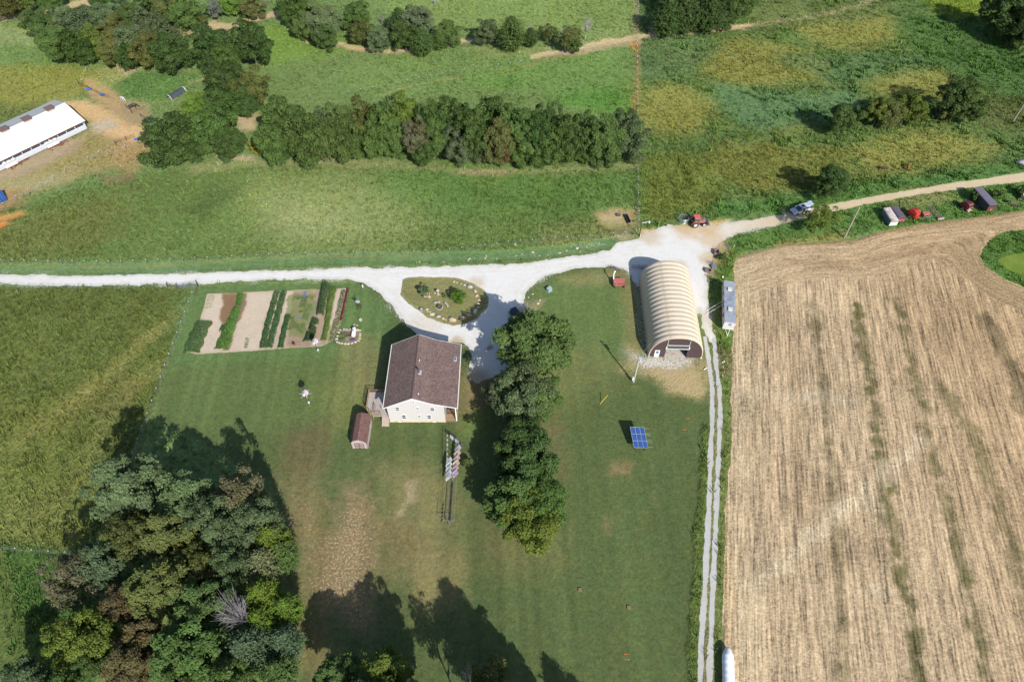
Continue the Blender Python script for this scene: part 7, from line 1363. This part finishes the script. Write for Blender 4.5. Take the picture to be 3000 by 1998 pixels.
# barn-side things
t = thing('black_shelter', 'black tarpaulin tunnel shelter lying open in the pasture', 'shelter', G(518, 279), atan2(G(537, 264)[1] - G(500, 285)[1], G(537, 264)[0] - G(500, 285)[0])); R = [[(x, 1.05 * k * cos(a), 1.2 * k * sin(a)) for a in np.linspace(0, pi, 13)] for x, k in ((-2.6, 1), (-1.2, .93), (0, 1), (1.2, .94), (2.6, 1))]
MB().rings(R, False, False).build('cover', mat('black_tarp', (.05, .06, .08), .4, var=.3), t)
for x in (-2.6, 2.6): MB().rings([[(x + d, k * cos(a) * 1.0, k * 1.14 * sin(a)) for a in np.linspace(0, pi, 13)] for d, k in ((0, 1.02), (.1, 1.1))], False, False).build('end_hoop', WHITE, t)
t = thing('solar_panel_frame', 'dark framed blue solar panel at the left edge below the barn', 'solar panel', G(-6, 592), radians(40)); MB().box((0, 0, 1.2), (4.0, 3.2, .1), M=Matrix.Rotation(.45, 3, 'X')).build('panel', PV.m, t)
for x in (-1.5, 1.5): MB().tube((x, 0, 0), (x, 0, 1.1), .08).build('leg', BLACKP, t)
def pen(pts, label, h=1.2, post=4.0, m_=None, f=G, rails=3, name='pen_fence'):
    P = [f(*p) for p in pts]; t = thing(name, label, 'fence', P[0]); x0, y0 = P[0]
    for a, b in zip(P, P[1:]):
        L = hypot(b[0] - a[0], b[1] - a[1]); n = max(1, int(L / post))
        for i in range(n): x = a[0] + (b[0] - a[0]) * i / n - x0; y = a[1] + (b[1] - a[1]) * i / n - y0; MB().tube((0, 0, 0), (0, 0, h + .15), .07, n=6).build('post', DARKW, t, loc=(x, y, 0))
        for k in range(rails): z = h * (k + 1) / rails; MB().bar((a[0] - x0, a[1] - y0, z), (b[0] - x0, b[1] - y0, z), .035).build('rail', m_ or DARKW, t)
    return t
pen([(232, 249), (262, 264), (300, 284)], 'dark rail fence running down from the creek to the pen'); pen([(300, 284), (325, 291)], 'last panel of the dark rail fence beside the blue tub'); pen([(372, 318), (388, 334), (428, 320)], 'dark corner rails of the horse pen'); pen([(414, 344), (432, 356)], 'short dark rail ending at the blue barrel'); pen([(340, 425), (372, 412), (398, 404)], 'dark rails between the barn yard and the big tree')
for (u, v, l) in ((262, 265, 'pale blue feed tub on the dark rail fence'), (300, 282, 'blue tub near the end of the dark rail fence'), (438, 360, 'bright blue barrel beside the big dark tree'), (402, 412, 'light blue tub at the tree edge below the barn yard')): o = MB().tube((-.6, 0, .35), (.6, .1, .35), .32, n=12).build('feed_tub', BLUE); o.location = (*G(u, v), 0); meta(o, l, 'tub')
# animals: one continuous skinned body each
def animal(u, v, rz, mat_, label, cat, s=1.0, graze=True, horse=True):
    t = thing(cat, label, cat, G(u, v), rz); Lb, H = (1.5, 1.45) if horse else (1.5, 1.3); me = bpy.data.meshes.new('body'); V, E, Rr = [], [], []
    def add(p, r, par=None):
        V.append(tuple(q * s for q in p)); Rr.append((r[0] * s, r[1] * s) if isinstance(r, tuple) else (r * s, r * s)); i = len(V) - 1
        if par is not None: E.append((par, i))
        return i
    bk = H * .74; hip = add((-.62, 0, bk), (.27, .30)); mid = add((-.1, 0, bk - .06), (.31, .33), hip); sh = add((.5, 0, bk - .02), (.25, .30), mid)
    n1 = add((.8, 0, bk + (.02 if graze else .3)), (.15, .2), sh); n2 = add((1.12, 0, bk - .32 if graze else bk + .6), (.10, .14), n1); hd = add((1.3, 0, bk - .62 if graze else bk + .62), (.10, .12), n2); mz = add((1.36, 0, bk - .88 if graze else bk + .42), (.06, .08), hd)
    for q in (-1, 1): add((1.16, q * .1, bk - .42 if graze else bk + .75), .03, n2)
    tl_ = add((-.85, 0, bk - .05), .06, hip); add((-.95, 0, bk - .55), .05, tl_)
    for q in (-1, 1):
        a = add((.5, q * .17, bk - .38), .11, sh); b = add((.53, q * .17, .42), .06, a); c = add((.5, q * .17, .12), .045, b); add((.54, q * .17, .03), .06, c)
        a = add((-.62, q * .18, bk - .32), .14, hip); b = add((-.50, q * .18, .62), .09, a); c = add((-.72, q * .18, .42), .055, b); d = add((-.66, q * .18, .12), .045, c); add((-.62, q * .18, .03), .06, d)
    me.from_pydata(V, E, []); me.materials.append(mat_); o = link('body', me, t); md = o.modifiers.new('skin', 'SKIN'); sk = me.skin_vertices[0].data
    for i, r in enumerate(Rr): sk[i].radius = r
    sk[0].use_root = True; o.modifiers.new('sub', 'SUBSURF').levels = 1; o.modifiers['sub'].render_levels = 1
animal(361, 295, radians(-35), mat('grey_white_coat', A(226, 226, 232), .7), 'white horse grazing at the edge of the bare path', 'horse'); animal(392, 320, radians(20), mat('black_coat', (.03, .022, .022), .5), 'black horse standing in the sandy pen', 'horse', 1.25)
animal(2588, 500, radians(185), mat('dark_brown_coat', (.045, .025, .02), .7), 'dark brown cow grazing in the tall grass above the road', 'cow', 1.1, True, False); animal(2656, 496, radians(70), mat('red_brown_coat', (.22, .07, .03), .7), 'red-brown cow in the tall grass above the road', 'cow', 1.1, True, False)
# hens
hen = MB(); hen.blob((0, 0, .22), (.2, .12, .13), 3, 1, .08).tube((.12, 0, .28), (.2, 0, .42), .05, .035, 6).tube((-.12, 0, .26), (-.28, 0, .38), .06, .03, 6).blob((.22, 0, .43), (.05, .04, .04), 1, 1, 0); hen.tube((.02, .04, 0), (.02, .04, .15), .015, n=4).tube((.02, -.04, 0), (.02, -.04, .15), .015, n=4)
hme = hen.mesh('hen', mat('russet_feathers', A(150, 96, 76), .8, var=.3), True); rh = random.Random(9)
for (u0, v0, u1, v1, n, l, sp) in ((141, 427, 187, 411, 48, 'russet hen crowded at the right feeding hatch of the barn', 4.5), (30, 484, 64, 468, 40, 'russet hen crowded at the left feeding hatch of the barn', 4.5), (66, 468, 90, 456, 8, 'russet hen strung along the barn wall between the hatches', 2), (240, 362, 252, 374, 5, 'russet hen by the near corner of the barn', 3), (190, 408, 226, 392, 4, 'stray russet hen right of the feeding crowd', 3)):
    for i in range(n):
        t_ = rh.random(); q = abs(rh.gauss(0, 1)) * sp; o = link('hen', hme); o.location = (*G(u0 + (u1 - u0) * t_ + q * .4, v0 + (v1 - v0) * t_ + q + 6), 0); o.rotation_euler = (0, 0, rh.uniform(0, 6.28)); o.scale = (1.15,) * 3; meta(o, l, 'hen', l.replace('russet hen', 'russet hens'))
# ================================================================== FENCES
tp = MB(); tp.box((0, 0, .62), (.05, .05, 1.25)); tp.mat(1).box((0, 0, 1.33), (.09, .09, .18)); TPM = tp.mesh('post', [mat('green_steel_post', (.06, .09, .06), .6), WHITE])
wp = MB().tube((0, 0, 0), (0, 0, 1.4), .07, n=6).mesh('post', GREYW)
def fence(pts, label, step=2.7, pm=None, wires=3, h=1.2):
    P = np.array([G(*p) for p in pts]); x0, y0 = P[0]; t = thing('wire_fence', label, 'fence', (x0, y0)); d = np.hypot(*np.diff(P, axis=0).T); L = np.concatenate([[0], np.cumsum(d)]); n = min(290, int(L[-1] / step))
    for i in range(n + 1):
        s = L[-1] * i / n; link('post', pm or TPM, t, (np.interp(s, L, P[:, 0]) - x0, np.interp(s, L, P[:, 1]) - y0, 0))
    for k in range(wires):
        m = MB(); z = h * (k + 1) / wires
        for a, b in zip(P, P[1:]): m.tube((a[0] - x0, a[1] - y0, z), (b[0] - x0, b[1] - y0, z), .011, n=3, cap=False)
        m.build('wire', STEEL, t)
fence([(-60, 771), (0, 772), (136, 775), (340, 777), (510, 770), (782, 757), (930, 751), (1185, 748), (1308, 742), (1454, 725), (1500, 718), (1738, 700), (1862, 688)], 'wire fence with white tipped posts along the upper side of the gravel drive'); fence([(-60, 845), (0, 845), (170, 847), (350, 848), (455, 846), (492, 842)], 'wire fence along the lower side of the drive left of the gate')
fence([(580, 840), (558, 896), (544, 932), (520, 1000), (481, 1104), (468, 1141), (453, 1183), (439, 1222), (423, 1263), (400, 1330), (360, 1450), (300, 1600)], 'wire fence between the farm lawn and the left hay field'); fence([(-40, 1608), (16, 1611), (60, 1615), (107, 1619), (163, 1623), (300, 1632)], 'wire fence across the hay field at the lower left')
fence([(1870, -20), (1868, 60), (1866, 130), (1867, 330), (1868, 560), (1871, 684)], 'long straight wire fence running up to the top edge', 3.2); fence([(372, 438), (291, 457), (245, 483), (187, 515), (158, 531), (129, 545), (99, 562), (68, 578), (36, 595), (0, 616), (-60, 650)], 'wire fence below the poultry barn', 3.2)
fence([(1024, 280), (1059, 273), (1099, 265), (1175, 250), (1248, 235), (1315, 223), (1380, 211), (1500, 196), (1640, 165), (1860, 128)], 'wire fence beside the cattle path behind the hedgerow', 3.4)
fence([(244, 246), (262, 200), (290, 165)], 'short wire fence left of the creek bank'); fence([(785, 208), (816, 205), (850, 190), (898, 176), (960, 150), (1000, 140)], 'wire fence across the far left pasture', 3.6)
g = thing('farm_gate', 'long metal tube gate standing open by the garden corner', 'gate', G(522, 846)); a = G(522, 846); b = G(580, 838); dx, dy = b[0] - a[0], b[1] - a[1]; m = MB()
for k in range(5): m.tube((0, 0, .25 + k * .25), (dx, dy, .25 + k * .25), .03, n=5)
for s in (0, .33, .66, 1): m.tube((dx * s, dy * s, .2), (dx * s, dy * s, 1.3), .035, n=5)
m.build('gate_frame', GREYP, g)
for s in (0, 1): MB().tube((dx * s, dy * s, 0), (dx * s, dy * s, 1.6), .08).build('post', DARKW, g)
pen([(493, 841), (520, 845)], 'short dark rail left of the open gate', 1.1, 2); pen([(582, 840), (576, 868)], 'dark post and rail stub right of the open gate', 1.1, 2)
# loose limestone rocks
rk = random.Random(12); rocks = [(1229, 768), (1375, 759), (1391, 757), (1372, 764), (1421, 757), (1424, 751), (1300, 768), (1455, 758), (1494, 744), (1512, 750), (1530, 745), (1560, 740), (1605, 748), (1660, 735), (1690, 728), (1700, 738), (1720, 725), (1640, 742), (1576, 890), (1555, 905), (1548, 872), (1582, 880), (1560, 862), (1590, 925), (1578, 935), (1893, 96), (1900, 92), (1580, 750), (1111, 704), (1509, 716), (1514, 720), (2856, 166), (2864, 168), (1830, 198), (1826, 194), (2118, 1075), (2122, 1090), (2116, 1100)]
for i, (u, v) in enumerate(rocks):
    s = rk.uniform(.16, .42); o = MB().blob((0, 0, s * .2), (s, s * .7, s * .4), i, 1, .3).build('limestone_rock', STONE); o.location = (*G(u, v), 0); o.rotation_euler = (0, 0, rk.uniform(0, 3)); 
    w_ = 'along the upper edge of the gravel drive' if 1200 < u < 1740 and 700 < v < 775 else 'on the lawn corner right of the gravel drive' if 1500 < u < 1600 and 850 < v < 940 else 'beside the wheel tracks near the arched building' if v > 1050 else 'in the far pastures'
    meta(o, f'pale loose limestone rock {w_}', 'rock', f'limestone rocks {w_}')
